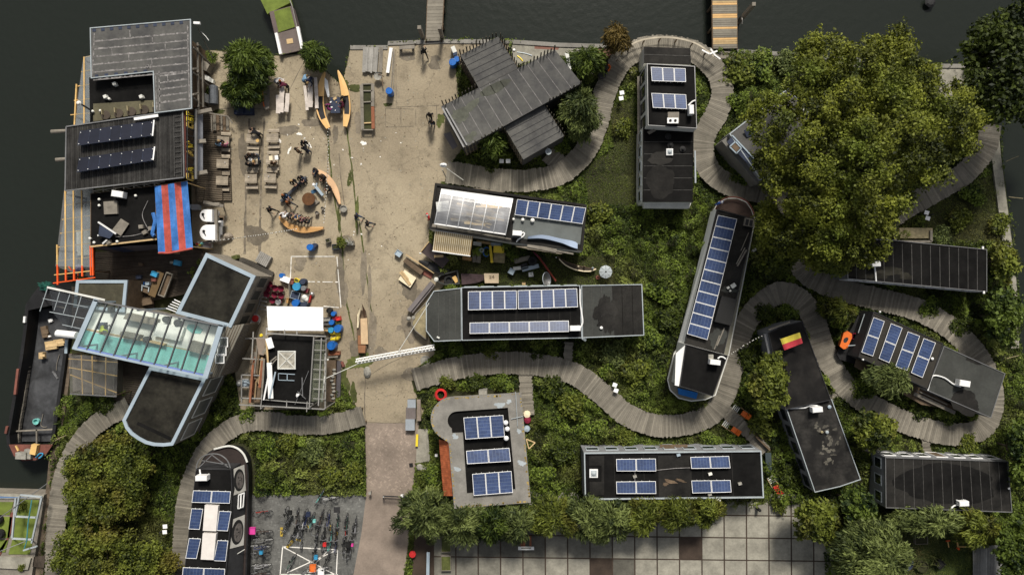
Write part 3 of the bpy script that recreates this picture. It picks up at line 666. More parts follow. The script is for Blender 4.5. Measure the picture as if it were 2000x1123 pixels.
b=MB();b.beam(P(183,219,4.1),P(160,205,5.4),.1);b.build('arm',M['darkwall'],lp);b=MB();b.lathe(P(157,203,5.3),[(.05,0),(.17,.1),(.19,.2),(.12,.33),(.02,.36)],12);b.build('globe',M['lampw'],lp)
# side frame of posts, beams and planters
pg=thing('pergola','weathered post and beam frame along the tall cafe wall','pergola',P(398,140,0))
def bars(root,name,m,items,wd=.14):
    sep=len(items) <= 8;b=MB()
    for a,za,c,zc in items:
        b.beam(P(*a,za),P(*c,zc),wd,t=random.uniform(.3,.7))
        if sep: o=b.build(name,M[m],root);b=MB()
    return o if sep else b.build(name,M[m],root)
bars(pg,'beam','greywood',[((386,84),3.4,(388,215),3.4),((395,112),2.6,(397,210),2.6),((377,93),4.4,(410,125),1),((377,142),4.4,(408,168),1),((378,192),4.4,(406,214),1),((377,135),5,(386,134),4),((377,185),5,(388,183),4)],.13)
bars(pg,'post','greywood',[((386,88),3.6,(392,92),0),((386,140),3.6,(391,146),0),((387,208),3.6,(392,210),0)],.14)
poleline('flag_stay','long thin pole leaning out from the cafe roof corner','pole',[P(382,46,5),P(418,120,.5)],.05,'greymetal')
poleline('cable','thin cable looping from the roof corner over the water','cable',[P(*p,5.5) for p in smooth_line([(392,62),(402,72),(410,83)],4)],.02,'greymetal')
b=MB();b.box(P(385,46,6.1),(.5,.18,.2),-.05);tag(b.build('floodlight',M['white']),'white floodlight box at the top corner of the seamed roof','lamp')
pb=thing('planter_box','pale planter box with steps beside the cafe frame','planter',P(406,140,0))
b=MB();b.box(P(404,132,.45),(.7,.7,.9),-.5,t=.8);b.build('box',M['greywood'],pb)
b=MB();b.slab([P(x,y,.5) for x,y in ((399,144),(417,156),(416,163),(399,155))],.4,t=.8);b.build('lid',M['whitewall'],pb)
b=MB();b.slab([P(x,y,.6) for x,y in ((399,182),(412,188),(412,203),(399,199))],.5);tag(b.build('box_bench',M['whitewall']),'white slanted box under the cafe frame next to a grey bundle','box')
b=MB();p0,p1=P(417,169,.45),P(417,204,.45);b.cyl(p0,p1,.38,.38,12);b.cyl(p0,p0+Vector((0,.08,0)),.38,.2,12);tag(b.build('tarpaulin_roll',mat('grey_tarp',(.11,.12,.135),var=.3,scale=3)),'grey rolled tarpaulin lying at the edge of the yard by the cafe','tarpaulin')
# ---------------- cafe, corrugated roof with dark panels
c2=thing('cafe_building','cafe wing under a dark corrugated roof with two rows of black panels','building',P(245,295,0))
z=4.6;Q2=[(130,248),(357,215),(360,347),(128,373)]
foot(Q2,z)
b=MB();top=inset([P(x,y,z-.1) for x,y in Q2],.8);b.prism(top,[Vector((p.x,p.y,0)) for p in top]);b.build('wall',M['wood'],c2);b=MB();b.slab([P(x,y,z-.03) for x,y in Q2],.06);b.build('soffit',M['darkwall'],c2)
b=MB();n=68
for k in range(n):
    u0,u1,um=k/n,(k+1)/n,(k+.5)/n;h=.07
    A,B,Cc=bil(Q2,u0,0),bil(Q2,um,0),bil(Q2,u1,0);A2,B2,C2=bil(Q2,u0,1),bil(Q2,um,1),bil(Q2,u1,1);tt=.3+.4*(k % 3==0)+random.uniform(-.2,.2)
    b.poly([P(*A,z),P(*A2,z),P(*B2,z+h),P(*B,z+h)],0,tt);b.poly([P(*B,z+h),P(*B2,z+h),P(*C2,z),P(*Cc,z)],0,tt)
rf=b.build('roof',mat('corrugated_roof',(.042,.040,.038),rough=.7,var=.5,scale=.7,fine=5,col2=(.075,.072,.068)),c2)
b=MB()
for a,c in zip(Q2,Q2[1:]+Q2[:1]): b.beam(P(*a,z+.06),P(*c,z+.06),.09,.14)
b.build('roof_rim',M['greymetal'],rf)
solar(c2,[(156,256),(299,236),(297,266),(151,285)],z,7,1,.45,.15,'darkblue','blackpanel',.012)
solar(c2,[(154,309),(301,288),(298,314),(150,337)],z,7,1,.45,.15,'darkblue','blackpanel',.012)
b=MB()
for (a,c) in (((301,235),(298,266)),((302,287),(299,313))): b.beam(P(*a,z+.35),P(*c,z+.6),.1,.05)
b.beam(P(262,233,z+.3),P(309,226,z+.3),.22,.06);b.build('panel_clip',M['white'],c2)
b=MB()
for q in ([(156,256),(299,236),(297,266),(151,285)],[(154,309),(301,288),(298,314),(150,337)]):
    for k in range(8):
        for v,zz in ((.12,z+.24),(.88,z+.58)): x,y=bil(q,min(.985,max(.015,k/7)),v);b.box(P(x,y,zz),(.06,.06,.03))
b.build('panel_clip',M['white'],c2)
# roof ladder
b=MB()
for k in range(12): b.beam(P(341,228+10*k,z+.12),P(354,226+10*k,z+.12),.04)
b.beam(P(340,226,z+.12),P(341,345,z+.12),.05);b.beam(P(354,224,z+.12),P(355,343,z+.12),.05);b.build('roof_ladder',M['seam'],c2)
# side gutter, sign board with its yellow letters
b=MB();b.beam(P(361,216,4.5),P(363,344,4.5),.10,.1);b.build('gutter',mat('dull_red_gutter',(.10,.03,.025)),c2)
sg=thing('letter_sign','black lattice sign with yellow cut out letters facing the yard','sign',P(372,285,3.5))
bars(sg,'frame','darkwall',[((366,216),4.9,(366,348),4.9),((379,216),3.9,(379,348),3.9)]+[((366,222+14*k),5.2,(379,226+14*k),3.9) for k in range(10)],.07)
bars(sg,'rail','greymetal',[((383,214),3.9,(383,350),3.9)],.16)
GLY={'C': [(1,1,0,1),(0,1,0,0),(0,0,1,0)],'A': [(0,0,.5,1),(.5,1,1,0),(.22,.4,.78,.4)],'F': [(0,0,0,1),(0,1,1,1),(0,.5,.8,.5)],'E': [(0,0,0,1),(0,1,1,1),(0,.5,.8,.5),(0,0,1,0)],
       'U': [(0,1,0,0),(0,0,1,0),(1,0,1,1)],'V': [(0,1,.5,0),(.5,0,1,1)],'T': [(0,1,1,1),(.5,0,.5,1)],'S': [(1,1,0,1),(0,1,0,.5),(0,.5,1,.5),(1,.5,1,0),(1,0,0,0)]}
for wd,y0 in (('CA',350),('AV',302),('CST',249)):
    for k,ch in enumerate(wd):
        b=MB();lw=12 if len(wd)==2 else 9.5
        for (x0,h0,x1,h1) in GLY[ch]:
            A=P(372,y0-lw*1.12*k-x0*lw*.85,0);B=P(372,y0-lw*1.12*k-x1*lw*.85,0)
            A=Vector((P(367,285,4.5).x+.12,A.y*.925,3.9+h0*.9));B=Vector((A.x,B.y*.925,3.9+h1*.9));b.beam(A,B,.15,.14)
        b.build('letter',M['yellow'] if k else mat('letter_yellow',(.70,.50,.12),var=.2,scale=3),sg)
# awning strip, bundled canvas beside the deck
aw=thing('awning','grey rolled canvas awning on arms beside the timber deck','awning',P(390,280,2.5))
b=MB();b.slab([P(x,y,z_) for x,y,z_ in ((384,224,3.4),(396,224,2.9),(396,336,2.9),(384,336,3.4))],.04);b.build('canvas',mat('grey_canvas',(.23,.24,.27),var=.15,scale=2),aw)
bars(aw,'arm','greywood',[((384,221),3.5,(414,215),3.2),((385,277),3.3,(402,276),3),((384,340),3.3,(405,336),3)],.3)
st=thing('staircase','timber steps with open treads going down to the yard','steps',P(430,240,0))
for k in range(5):
    b=MB();b.box(P(419+6.3*k,240,.75-.15*k),(.25,1.35,.06),.03);b.build('tread',M['wood'] if k % 2 else M['deck'],st)
bars(st,'handrail','greywood',[((408,221),1.6,(446,228),.9),((446,228),.9,(454,242),.7),((413,226),1.6,(414,258),1.6)],.09)
bars(st,'stringer','wood',[((415,225),.7,(448,227),.1),((415,256),.7,(448,257),.1)],.1)
# rods sticking out on the canal side
for (a,c,lab) in (((101,258),(131,256),'upper grey log end sticking out over the water'),((110,313),(130,311),'lower grey log end sticking out over the water')):
    b=MB();b.cyl(P(*a,1.2),P(*c,1.2),.19,.15,10);tag(b.build('mooring_log',M['greywood']),lab,'log')
# ---------------- glazed deck with yellow beams
gd=thing('glazed_pergola','long see-through roof on yellow beams over the canal deck','pergola',P(140,330,0))
z=3.2
L0,L1=(160,113),(110,556)
b=MB();b.slab([P(x,y,z+.06) for x,y in ((163,112),(180,108),(180,522),(112,520))],.012);b.build('glazing',glass_mat('deck_glazing',(.30,.32,.34),.30),gd)
b=MB()
for (x0,y0,x1,y1) in ((165,112,165,245),(128,372,129,548),(144,372,145,548),(160,372,161,540),(150,165,146,245),(112,478,113,556),(177,480,178,538),(181,482,182,538)):
    n=8
    for k in range(n):
        ya,yb=y0+(y1-y0)*k/n,y0+(y1-y0)*(k+1)/n;xa,xb=x0+(x1-x0)*k/n,x0+(x1-x0)*(k+1)/n
        b.beam(P(xa,ya,z),P(xb,yb,z),.11,.14,1 if (ya>512 or x0>175) else 0,random.uniform(.35,.65))
b.build('rafter',[M['beam'],M['redbeam']],gd)
b=MB()
for k in range(5): y=113+28*k;b.beam(P(166-7*k,y,z-.02),P(181,y-4,z-.02),.07,m=0)
for k in range(6): y=402+27*k;b.beam(P(126-4*k,y,z-.02),P(179,y-8,z-.02),.07,m=0)
b.beam(P(104,553,z),P(186,542,z),.08,m=1);b.build('purlin',[M['beam'],M['redbeam']],gd)
b=MB()
for (x,y) in ((165,118),(150,230),(128,380),(113,490),(177,530),(129,540)): p=P(x,y,z);b.beam(p,(p.x,p.y,-2),.14)
b.build('post',M['wood'],gd)
b=MB();b.slab([P(x,y,.4) for x,y in ((163,112),(182,108),(182,548),(108,520),(124,380))],.12,t=.5);tag(b.build('deck_floor',mat('grey_planks',(.10,.10,.10),var=.3)),None,None);structure(bpy.data.objects['deck_floor'])
b=MB();b.slab([P(x,y,.75) for x,y in ((149,450),(176,449),(176,498),(150,499))],.3);tag(b.build('white_sheet',mat('pale_sheet',(.52,.50,.44),var=.15,scale=2)),'large pale sheet lying under the glazed deck roof','sheet')
vt=MB();vt.lathe(P(166,396,2.5),[(.05,0),(.2,.1),(.24,.25),(.14,.4),(.02,.44)],12);tag(vt.build('lamp_globe',M['lampw']),'white globe lamp beside the corrugated roof edge','lamp')
# ---------------- kitchen with flat black roof
c3=thing('kitchen_building','low cafe kitchen with a flat black roof strewn with odds and ends','building',P(240,425,0))
z=3.8;block(c3,[(177,378),(305,362),(306,467),(177,481)],z,M['darkwall'],M['black'],M['wood'],.05,.05)
b=MB();b.beam(P(177,482,z+.06),P(306,467,z+.06),.13,.1);b.build('fascia_board',M['palewood'],c3)
acunit(c3,233,380,z,-.15,None,.95,.5)
b=MB();b.box(P(217,406,z+.1),(1.1,1.05,.2),.05);b.build('skylight',M['greywood'],c3)
b=MB();b.slab([P(x,y,z+.22) for x,y in ((236,427),(252,437),(236,461),(219,449))],.05);b.build('loose_board',M['greywood'],c3)
b=MB();b.slab([P(*q,z+.5) for q in ((195,436),(224,454),(214,466),(192,460))],.03);b.build('solar_panel',M['darkblue'],c3)
bars(c3,'panel_frame','white',[((192,434),z+.5,(227,457),z+.5),((191,460),z+.4,(203,459),z+.4),((201,476),z+.2,(209,469),z+.3)],.12)
b=MB();b.tube([P(*p,z+.05) for p in smooth_line([(289,392),(278,420),(288,445),(292,450),(262,460),(225,463)],5)],.03,5);b.build('cable',M['weld'],c3)
for (x,y) in ((196,390),(196,402),(231,472),(186,474),(267,383),(178,466)): vent(c3,x,y,z,.11,.25,'lampw')
for (x,y,a) in ((276,443,.1),(295,446,.1),(213,473,.3),(283,454,.5)):
    b=MB();b.box(P(x,y,z+.12),(.35,.3,.24),a);b.build('roof_box',M['greywood'],c3)
b=MB()
for k in range(7):
    x=182+20*k;y=373-2.6*k;b.beam(P(x,y,z+.6),P(x+20,y-2.6,z+.6),.07);b.beam(P(x,y,z+.6),P(x+14,y+4,z+.05),.06);b.beam(P(x,y-8,z+.7),P(x,y+4,z+.4),.09)
b.build('roof_brace',M['greywood'],c3)
b=MB()
for (x0,x1,yt,yb,t) in ((183,209,484,502,.4),(209,233,484,506,.1),(234,258,482,497,.7),(258,306,480,500,.45)):
    q0,q1=P(x0,yt,3.4),P(x1,yt-2,3.4);b.slab([q0,q1,Vector((q1.x,q1.y-.25,1.0)),Vector((q0.x,q0.y-.25,1.0))],.06,1 if t==.1 else 0,t=t)
b.build('screen_board',[mat('mauve_board',(.075,.068,.078),var=.2),mat('slate_blue_board',(.03,.045,.10),var=.2)],c3)
tp=thing('tarpaulin','blue and red striped tarpaulin stretched over a frame','tarpaulin',P(340,425,3))
z=4.3;TQ=[(302,364),(366,354),(377,484),(309,494)];b=MB();n,m_=10,14
zf=lambda u,v: z+.10*math.sin(v*9+u*4)+.07*math.sin(u*14+v*3)-.35*abs(u-.45)**1.5
for i in range(n):
    for j in range(m_):
        q=[(i/n,j/m_),((i+1)/n,j/m_),((i+1)/n,(j+1)/m_),(i/n,(j+1)/m_)]
        b.poly([P(*bil(TQ,u,v),zf(u,v)) for u,v in q][::-1],(i//2) % 2,.5+(.06 if j >= m_*.55 else-.05))
b.build('sheet',[M['tarpblue'],M['tarpred']],tp)
b=MB()
for v in (0,.55,1): b.beam(P(*bil(TQ,0,v),z-.4),P(*bil(TQ,1,v),z-.4),.07)
for u in (0.03,.97):
    for v in (.02,.98): p=P(*bil(TQ,u,v),z-.4);b.beam(p,(p.x,p.y,0),.08)
b.build('frame',M['palewood'],tp)
b=MB();b.tube([P(*p,z-.2) for p in smooth_line([(299,416),(303,432),(300,445),(298,458),(304,462)],4)],.16,7);b.build('gathered_edge',M['tarpblue'],tp)
b=MB();b.tube([P(*p,z-.05) for p in smooth_line([(310,494),(330,494),(352,490),(377,485)],6)],.09,6);b.build('hem',M['tarpred'],tp)
foot(TQ,2)
# kitchen yard clutter
b=MB();b.box(P(310,449,4.0),(.12,1.9,.1),0.03);tag(b.build('plank',M['palewood']),'pale plank lying along the edge of the striped tarpaulin','plank')
for (x,y,r,lab) in ((402,421,.52,'smaller white rounded tank behind the tarpaulin'),(405,454,.66,'larger white rounded tank with a valve handle')):
    t=thing('storage_tank',lab,'tank',P(x,y,0));b=MB();c=P(x,y,1.6);k=len(b.v)
    b.cyl((c.x,c.y,.1),(c.x,c.y,1.6),r,r,18);b.box((c.x+r*.5,c.y,.85),(r*1.02,2*r-.004,1.51));b.build('tank_body',M['canvas'],t)
    b=MB();b.cyl((c.x-r*.45,c.y+.1,1.6),(c.x-r*.45,c.y+.1,1.72),.12,.1,10);b.beam((c.x-r*.45,c.y+.1,1.7),(c.x-r*.2,c.y-.25,1.66),.06);b.build('valve',M['rubber'],t);foot([(x-14,y-14),(x+14,y-14),(x+14,y+14),(x-14,y+14)],0)
fn=thing('fence','broken grey board fence around the kitchen yard','fence',P(425,430,0))
bars(fn,'rail','greywood',[((398,395),1.3,(437,403),1.1),((400,399),1.1,(430,399),1.2),((422,410),1.2,(424,470),1.2),((424,470),1.2,(408,473),1.2)],.26)
bars(fn,'post','wood',[((398,396),1.3,(399,397),0),((437,403),1.2,(437,404),0),((424,470),1.3,(424,470.5),0),((423,440),1.3,(423,440.5),0)],.1)
for (x,y,wd,d,m_,lab) in ((430,434,.5,.7,'steel','steel kitchen unit behind the board fence'),(428,450,.5,.7,'greymetal','grey metal cabinet next to the larger tank'),(401,478,1.0,.5,'whitewall','pale work counter with bottles below the larger tank'),(382,405,.6,.4,'bluegrey','small blue grey cabinet beside the tarpaulin edge'),(433,426,.35,.35,'greywood','small crate behind the board fence')):
    t=thing('cabinet',lab,'cabinet',P(x,y,0));b=MB();b.box(P(x,y,.45),(wd,d,.86));b.build('cabinet_body',M[m_],t);b=MB();b.box(P(x,y,.9),(wd+.06,d+.06,.04));b.build('top',M['steel'] if m_ != 'greywood' else M['wood'],t)
for (x,y,m_) in ((430,434,'white'),(391,479,'yellow'),(386,477,'red'),(395,476,'turq')):
    b=MB();b.lathe(P(x,y,.93),[(.1,0),(.12,.1),(.07,.22),(.05,.3),(.02,.31)],9);tag(b.build('jug',M[m_]),dict(white='white',yellow='yellow',red='red',turq='turquoise')[m_]+' jug standing on a counter in the kitchen yard','jug')
for (x,y,r) in ((436,466,.5),(447,462,.42),(428,472,.4)):
    b=MB();b.lathe(P(x,y,0),[(r,0),(r*1.05,.25),(r*.7,.5),(r*.2,.6),(.02,.61)],9,sy=.7);rebase(tag(b.build('sack',mat('pale_sacking',(.27,.23,.185),var=.3,scale=3)),{.5: 'largest',.42: 'outermost',.4: 'smallest'}[r]+' pale sack slumped at the corner of the kitchen yard','sack','sacks by the kitchen yard'),P(x,y,0))
# ---------------- studio: roofed boats under one glasshouse
s1=thing('studio_boat','studio boat with a dark roof edged in pale blue, up by the yard','houseboat',P(430,570,0))
z=4.2;block(s1,[(403,494),(500,539),(452,640),(344,612)],z,M['greywood'],M['darkmoss'],M['bluegrey'],.30,.10)
b=MB();p,q=P(500,539,z),P(452,640,z);windows(s1,q,p,1.4,3.2,4,1.0,M['greywood'],1,'greenroof')
s2=thing('studio_boat','long studio boat with a round bow and open white windows','houseboat',P(340,760,0))
z=4.5;bow=[(240,820),(246,836),(256,848),(270,858),(285,866),(301,870),(320,871),(339,869)]
S2=[(293,716)]+bow+[(404,738),(300,716)]
S2=[(404,738),(339,869)]+bow[::-1][1:]+[(293,716)]
block(s2,S2,z,mat('clapboard',(.21,.195,.16),var=.2,scale=.5,fine=9),M['darkmoss'],M['bluegrey'],.26,.10)
b=MB();b.strip((268,826),(334,857),.28,z+.008,h=.01);b.build('roof_patch',M['black'],s2)
a_,c_=P(404,738,z),P(339,869,z);windows(s2,c_,a_,1.2,3.6,3,1.6,M['whitewall'],1,'greymetal')
b=MB();d=(a_-c_).normalized();nn=Vector((d.y,-d.x,0));L_=(a_-c_).length
for k in range(12): zz=.5+.3*k;b.beam(Vector((c_.x,c_.y,zz))+nn*.012,Vector((a_.x,a_.y,zz))+nn*.012,.025,.03)
b.build('wall_batten',M['wood'],s2)
b=MB();top=[P(x,y,4.3) for x,y in ((441,638),(474,636),(448,708),(418,722),(404,738))];b.prism(top,[Vector((p.x,p.y,0)) for p in top]);
b=MB();e0,e1=P(440,638,4.4),P(404,738,4.4);b.prism([e0,e1,e1+Vector((.75,.02,-.6)),e0+Vector((1.3,.2,-.6))],[Vector((v.x,v.y,0)) for v in (e0,e1,e1+Vector((.75,.02,0)),e0+Vector((1.3,.2,0)))]);b.build('side_cladding',MATS['clapboard'],s2);b=MB();q0,q1,q2,q3=e0,e1,e1+Vector((.75,.02,-.6)),e0+Vector((1.3,.2,-.6))
for k in range(1,6): b.beam(q0.lerp(q3,k/6)+Vector((0,0,.015)),q1.lerp(q2,k/6)+Vector((0,0,.015)),.03,.03)
for k in range(1,12): dz=Vector((.02,0,-.32*k));b.beam(q3+dz,q2+dz,.035,.03)
b.build('cladding_batten',M['wood'],s2)
for (x,y) in ((437,668),(434,685),(430,700)):
    b=MB();c=P(x,y,4.55);f=.07;w2,h2=.34,.36
    for (dx,dy,sx,sy) in ((-w2,0,f,2*h2+f),(w2,0,f,2*h2+f),(0,-h2,2*w2-f,f),(0,h2,2*w2-f,f)): b.box(c+Vector((dx,dy,.06)),(sx,sy,.06),0)
    o=b.build('window',M['white'],s2);b=MB();b.box(c+Vector((0,0,.05)),(2*w2-f,2*h2-f,.02));b.build('pane',glass_mat('clear_pane',(.3,.33,.34),.25),o)
s3=thing('studio_boat','small studio roof framed in blue grey, behind the orange beams','houseboat',P(200,570,0))
z=3.2;block(s3,[(150,547),(250,547),(244,610),(144,600)],z,M['wood'],mat('mossy_boards',(.055,.05,.032),var=.35,scale=1),M['bluegrey'],.26,.08)
gh=thing('glasshouse','glass roofed hall with white floor and turquoise strip inside','greenhouse',P(290,660,0))
z=5.6;G4=[(185,584),(437,634),(405,739),(142,681)]
foot(G4,z)
b=MB();q=[P(*bil(G4,u,v),3.0) for u,v in ((.02,.03),(.98,.03),(.98,.97),(.02,.97))];b.slab(q,.2);fl=b.build('floor',M['floorw'],gh)
def onfloor(name,m,uvs,z0=3.02,h=.02): 
    b=MB();b.slab([P(*bil(G4,u,v),z0+h) for u,v in uvs],h);return b.build(name,M[m] if m in M else MATS[m],gh)
b=MB();n=14
for k in range(n):
    u0,u1=.02+.96*k/n,.02+.96*(k+1)/n;f=lambda u: .60+.03*math.sin(u*7)-.02*u
    b.poly([P(*bil(G4,u0,f(u0)),3.03),P(*bil(G4,u0,.93),3.03),P(*bil(G4,u1,.93),3.03),P(*bil(G4,u1,f(u1)),3.03)],0,random.uniform(.4,.6))
b.build('turquoise_floor',M['turq'],gh)
onfloor('floor_edge','palewood',[(.02,.575),(.98,.565),(.98,.58),(.02,.60)],3.03,.02)
onfloor('work_table','greywood',[(.27,.14),(.50,.15),(.49,.26),(.26,.26)],3.02,.7);onfloor('work_table','greywood',[(.28,.50),(.42,.50),(.42,.57),(.28,.57)],3.02,.7)
onfloor('work_table','greywood',[(.80,.40),(.93,.42),(.92,.60),(.79,.58)],3.02,.6);onfloor('work_table','floorw',[(.52,.2),(.72,.2),(.72,.45),(.52,.45)],3.02,.4)
onfloor('bench','palewood',[(.44,.55),(.62,.56),(.62,.59),(.44,.58)],3.02,.45);onfloor('rug','turq',[(.74,.12),(.80,.10),(.86,.16),(.85,.24),(.79,.26),(.74,.20)],3.03,.02)
onfloor('cabinet','darkblue',[(.10,.42),(.14,.40),(.15,.54),(.10,.55)],3.02,.5)
for (u,v) in ((.585,.10),(.675,.12),(.17,.12),(.50,.53)):
    b=MB();p=P(*bil(G4,u,v),3.02);b.lathe((p.x,p.y,3.02),[(.25,0),(.28,.5),(.2,.55),(.02,.56)],12);b.build('stool',M['darkwall'],gh)
b=MB();b.slab([P(*bil(G4,u,v),z) for u,v in ((.012,.05),(.985,.05),(.985,.95),(.012,.95))],.02);b.build('glazing',glass_mat('hall_glazing',(.55,.62,.62),.07,.06),gh)
b=MB()
for k in range(1,10): u=k/10;b.beam(P(*bil(G4,u,.04),z+.02),P(*bil(G4,u,.985),z+.02),.10,.14)
b.build('glazing_bar',mat('grey_bars',(.075,.08,.085),var=.1),gh)
b=MB();b.beam(P(*bil(G4,.015,0),z+.05),P(*bil(G4,.015,1),z+.05),.36,.2);b.beam(P(*bil(G4,.985,0),z+.05),P(*bil(G4,.985,1),z+.05),.40,.2)
b.beam(P(*bil(G4,0,.985),z+.07),P(*bil(G4,1,.985),z+.07),.16,.2);b.build('frame',M['bluegrey'],gh)
b=MB();b.beam(P(*bil(G4,0.03,.955),z+.0),P(*bil(G4,.97,.955),z+.0),.16,.12);b.build('gutter',mat('blue_gutter',(.14,.20,.42),var=.15),gh)
b=MB();b.beam(P(*bil(G4,0,.025),z+.07),P(*bil(G4,1,.025),z+.07),.12,.16);b.build('frame',M['greymetal'],gh)
b=MB()
for u in (.03,.34,.66,.97):
    for v in (.05,.95): p=P(*bil(G4,u,v),z);b.beam(p,(p.x,p.y,-1),.14)
b.build('column',M['bluegrey'],gh)
b=MB();b.prism([P(*bil(G4,u,v),2.75) for u,v in ((.04,.06),(.96,.06),(.96,.94),(.04,.94))],[Vector((P(*bil(G4,u,v),2.8).x,P(*bil(G4,u,v),2.8).y,-.4)) for u,v in ((.04,.06),(.96,.06),(.96,.94),(.04,.94))]);b.build('wall',M['greywood'],gh)
mg=thing('mesh_canopy','dark mesh lean-to with a light frame over the barge stern','canopy',P(145,605,0))
z=3.6;MQ=[(92,561),(186,584),(150,665),(112,640)]
b=MB();b.slab([P(x,y,z) for x,y in ((96,563),(196,583),(156,662),(128,640),(104,612))],.015);b.build('mesh_sheet',glass_mat('dark_mesh',(.045,.048,.055),.42,.5),mg)
bars(mg,'bar','trim',[((92,561),z+.05,(205,585),z+.05),((94,560),z+.02,(78,608),z+.02),((84,583),z,(172,600),z),((97,609),z,(165,622),z),((122,634),z,(158,642),z),((118,566),z,(106,606),z),((138,571),z,(124,612),z),((160,576),z,(140,640),z)],.05)
bars(mg,'post','trim',[((94,563),z,(96,563),-.9),((86,583),z,(88,583),-.9)],.07);b=MB();b.beam(P(92,561,z+.1),P(205,586,z+.1),.16,.05);b.build('cap_strip',M['whitewall'],mg)
b=MB();b.cyl(P(112,651,4),P(150,655,4.2),.30,.30,14);b.cyl(P(110,650.8,4),P(112,651,4),.22,.30,14);tag(b.build('vent_duct',M['white']),'thick white duct sticking out from the glasshouse gable','duct')
b=MB();b.beam(P(130,664,3),P(129,690,3),.22,.1);tag(b.build('downpipe',M['bluegrey']),'short blue grey strut below the white duct','strut')
sh=thing('shed','shed under a see-through corrugated roof with yellow battens','shed',P(183,735,0))
z=2.8;b=MB();SQ=[(134,691),(230,700),(228,774),(137,769)];n=40;foot(SQ,z)
for k in range(n):
    A,B,Cc,D=bil(SQ,k/n,0),bil(SQ,(k+1)/n,0),bil(SQ,(k+1)/n,1),bil(SQ,k/n,1);h0,h1=(.03 if k % 2 else 0),(0 if k % 2 else .03)
    b.poly([P(*A,z+h0),P(*D,z+h0-.1),P(*Cc,z+h1-.1),P(*B,z+h1)])
b.build('roof',glass_mat('polycarbonate',(.21,.20,.19),.36,.4),sh)
bars(sh,'batten','beam',[(bil(SQ,.26,0),z-.05,bil(SQ,.27,1),z-.15),(bil(SQ,.48,0),z-.05,bil(SQ,.49,1),z-.15),(bil(SQ,.76,0),z-.05,bil(SQ,.76,1),z-.15),(bil(SQ,0,.12),z-.1,bil(SQ,1,.10),z-.1),(bil(SQ,0,.34),z-.1,bil(SQ,1,.46),z-.1),(bil(SQ,.02,.52),z-.4,bil(SQ,1,.90),z-.4)],.07)
b=MB();q=[P(*bil(SQ,u,v),1.6) for u,v in ((.06,.06),(.94,.06),(.94,.94),(.06,.94))];b.prism(q,[Vector((p.x,p.y,0)) for p in q]);b.build('stored_timber',mat('dim_timber',(.11,.10,.085),var=.3),sh)
b=MB();b.beam(P(*bil(SQ,0,1),z-.12),P(*bil(SQ,1,1),z-.12),.09,.08);b.build('gutter',M['greymetal'],sh)
b=MB()
for u,v in ((.03,.03),(.97,.03),(.97,.97),(.03,.97)): p=P(*bil(SQ,u,v),z-.1);b.beam(p,(p.x,p.y,0),.1)
b.build('post',M['wood'],sh)
# ---------------- dark palisade hall (three joined roofs)
e=thing('palisade_hall','cross shaped hall with grey roofs ringed by a spiked palisade','building',P(1000,190,0))
z1,z2,z3=3.5,3.3,3.0
EM=[(862,208),(1084,98),(1136,163),(906,290)];EU=[(899,108),(973,72),(1012,134),(935,172)];EL=[(984,247),(1064,206),(1102,266),(1022,312)]
for q,z,n in ((EM,z1,12),(EU,z2,6),(EL,z3,6)):
    qq=q if q is EM else [q[1],q[2],q[3],q[0]]
    block(e,q,z,M['darkwall'],M['greyroof'],None,seams=(qq,n,M['weld' if q is EM else 'darkwall'],.05))
mat('mossy_patch',(.085,.088,.07),var=.35,scale=.8,fine=5);b=MB();b.blob(967,172,34,9,z1+.012,0,.15,24,.12,-.5);b.build('wet_patch',MATS['mossy_patch'],e)
stains(e,[(905,220,30,12,-.45,.5),(918,268,14,7,-.4,.5)],z1+.016,'mossyroof')
b=MB();b.slab([P(x,y,z1+.02) for x,y in ((1000,138),(1012,134),(938,172),(930,176))],.02);b.build('roof_joint',M['seam'],e)
def spikes(root,segs,pitch=.30):
    for a,c,z in segs:
        b=MB()
        A,C=P(*a,z),P(*c,z);n=max(2,int((C-A).length/pitch))
        d=(C-A).normalized();nn=Vector((-d.y,d.x,0))
        for k in range(n):
            p=A.lerp(C,(k+.5)/n);h=z+random.uniform(.35,.95);wd=.10
            top=[Vector((p.x,p.y,h))+d*s*wd/2+nn*r*.025 for s,r in ((-1,-1),(1,-1),(1,1),(-1,1))]
            bot=[Vector((v.x,v.y,.15)) for v in top];tp_=[v+d*(-s)*wd*.3+Vector((0,0,.10)) for v,s in zip(top,(-1,1,1,-1))]
            b.prism(top,bot,0,t=random.uniform(.2,.8),cap=False);b.prism(tp_,top,0,t=.6,base=False)
        b.build('palisade',mat('palisade_wood',(.085,.075,.055),var=.35),root)
SEG=[((862,205),(932,170),3.3),((1013,133),(1086,95),3.3),((1136,165),(1070,200),3.2),((984,248),(906,293),3.2),((896,107),(972,68),3.1),((976,70),(1014,131),3.1),((895,110),(931,168),3.1),((984,252),(1020,312),2.8),((1066,208),(1104,264),2.8)]
spikes(e,SEG)
b=MB()
for a,c,z in SEG:
    for zz in (1.0,2.4): b.beam(P(*a,zz)+(P(*a,z)-P(*a,zz)).to_2d().to_3d(),P(*c,zz)+(P(*c,z)-P(*c,zz)).to_2d().to_3d(),.05,.09)
b.build('palisade_rail',M['wood'],e)
b=MB();b.slab([P(x,y,.25+1.2) for x,y in ((866,262),(880,258),(894,286),(884,292))],.06);b.build('ramp_board',mat('grey_board',(.15,.135,.14),var=.15),e)
bars(e,'gable_bar','greymetal',[((863,209),3.6,(906,288),3.6),((871,212),3.6,(912,284),3.6),((866,222),3.2,(893,262),3.2),((893,262),3.2,(905,275),3.2)],.12)
b=MB();b.slab([P(x,y,3.4) for x,y in ((1103,104),(1111,106),(1116,136),(1112,138))],.1);b.build('gable_trim',M['whitewall'],e)
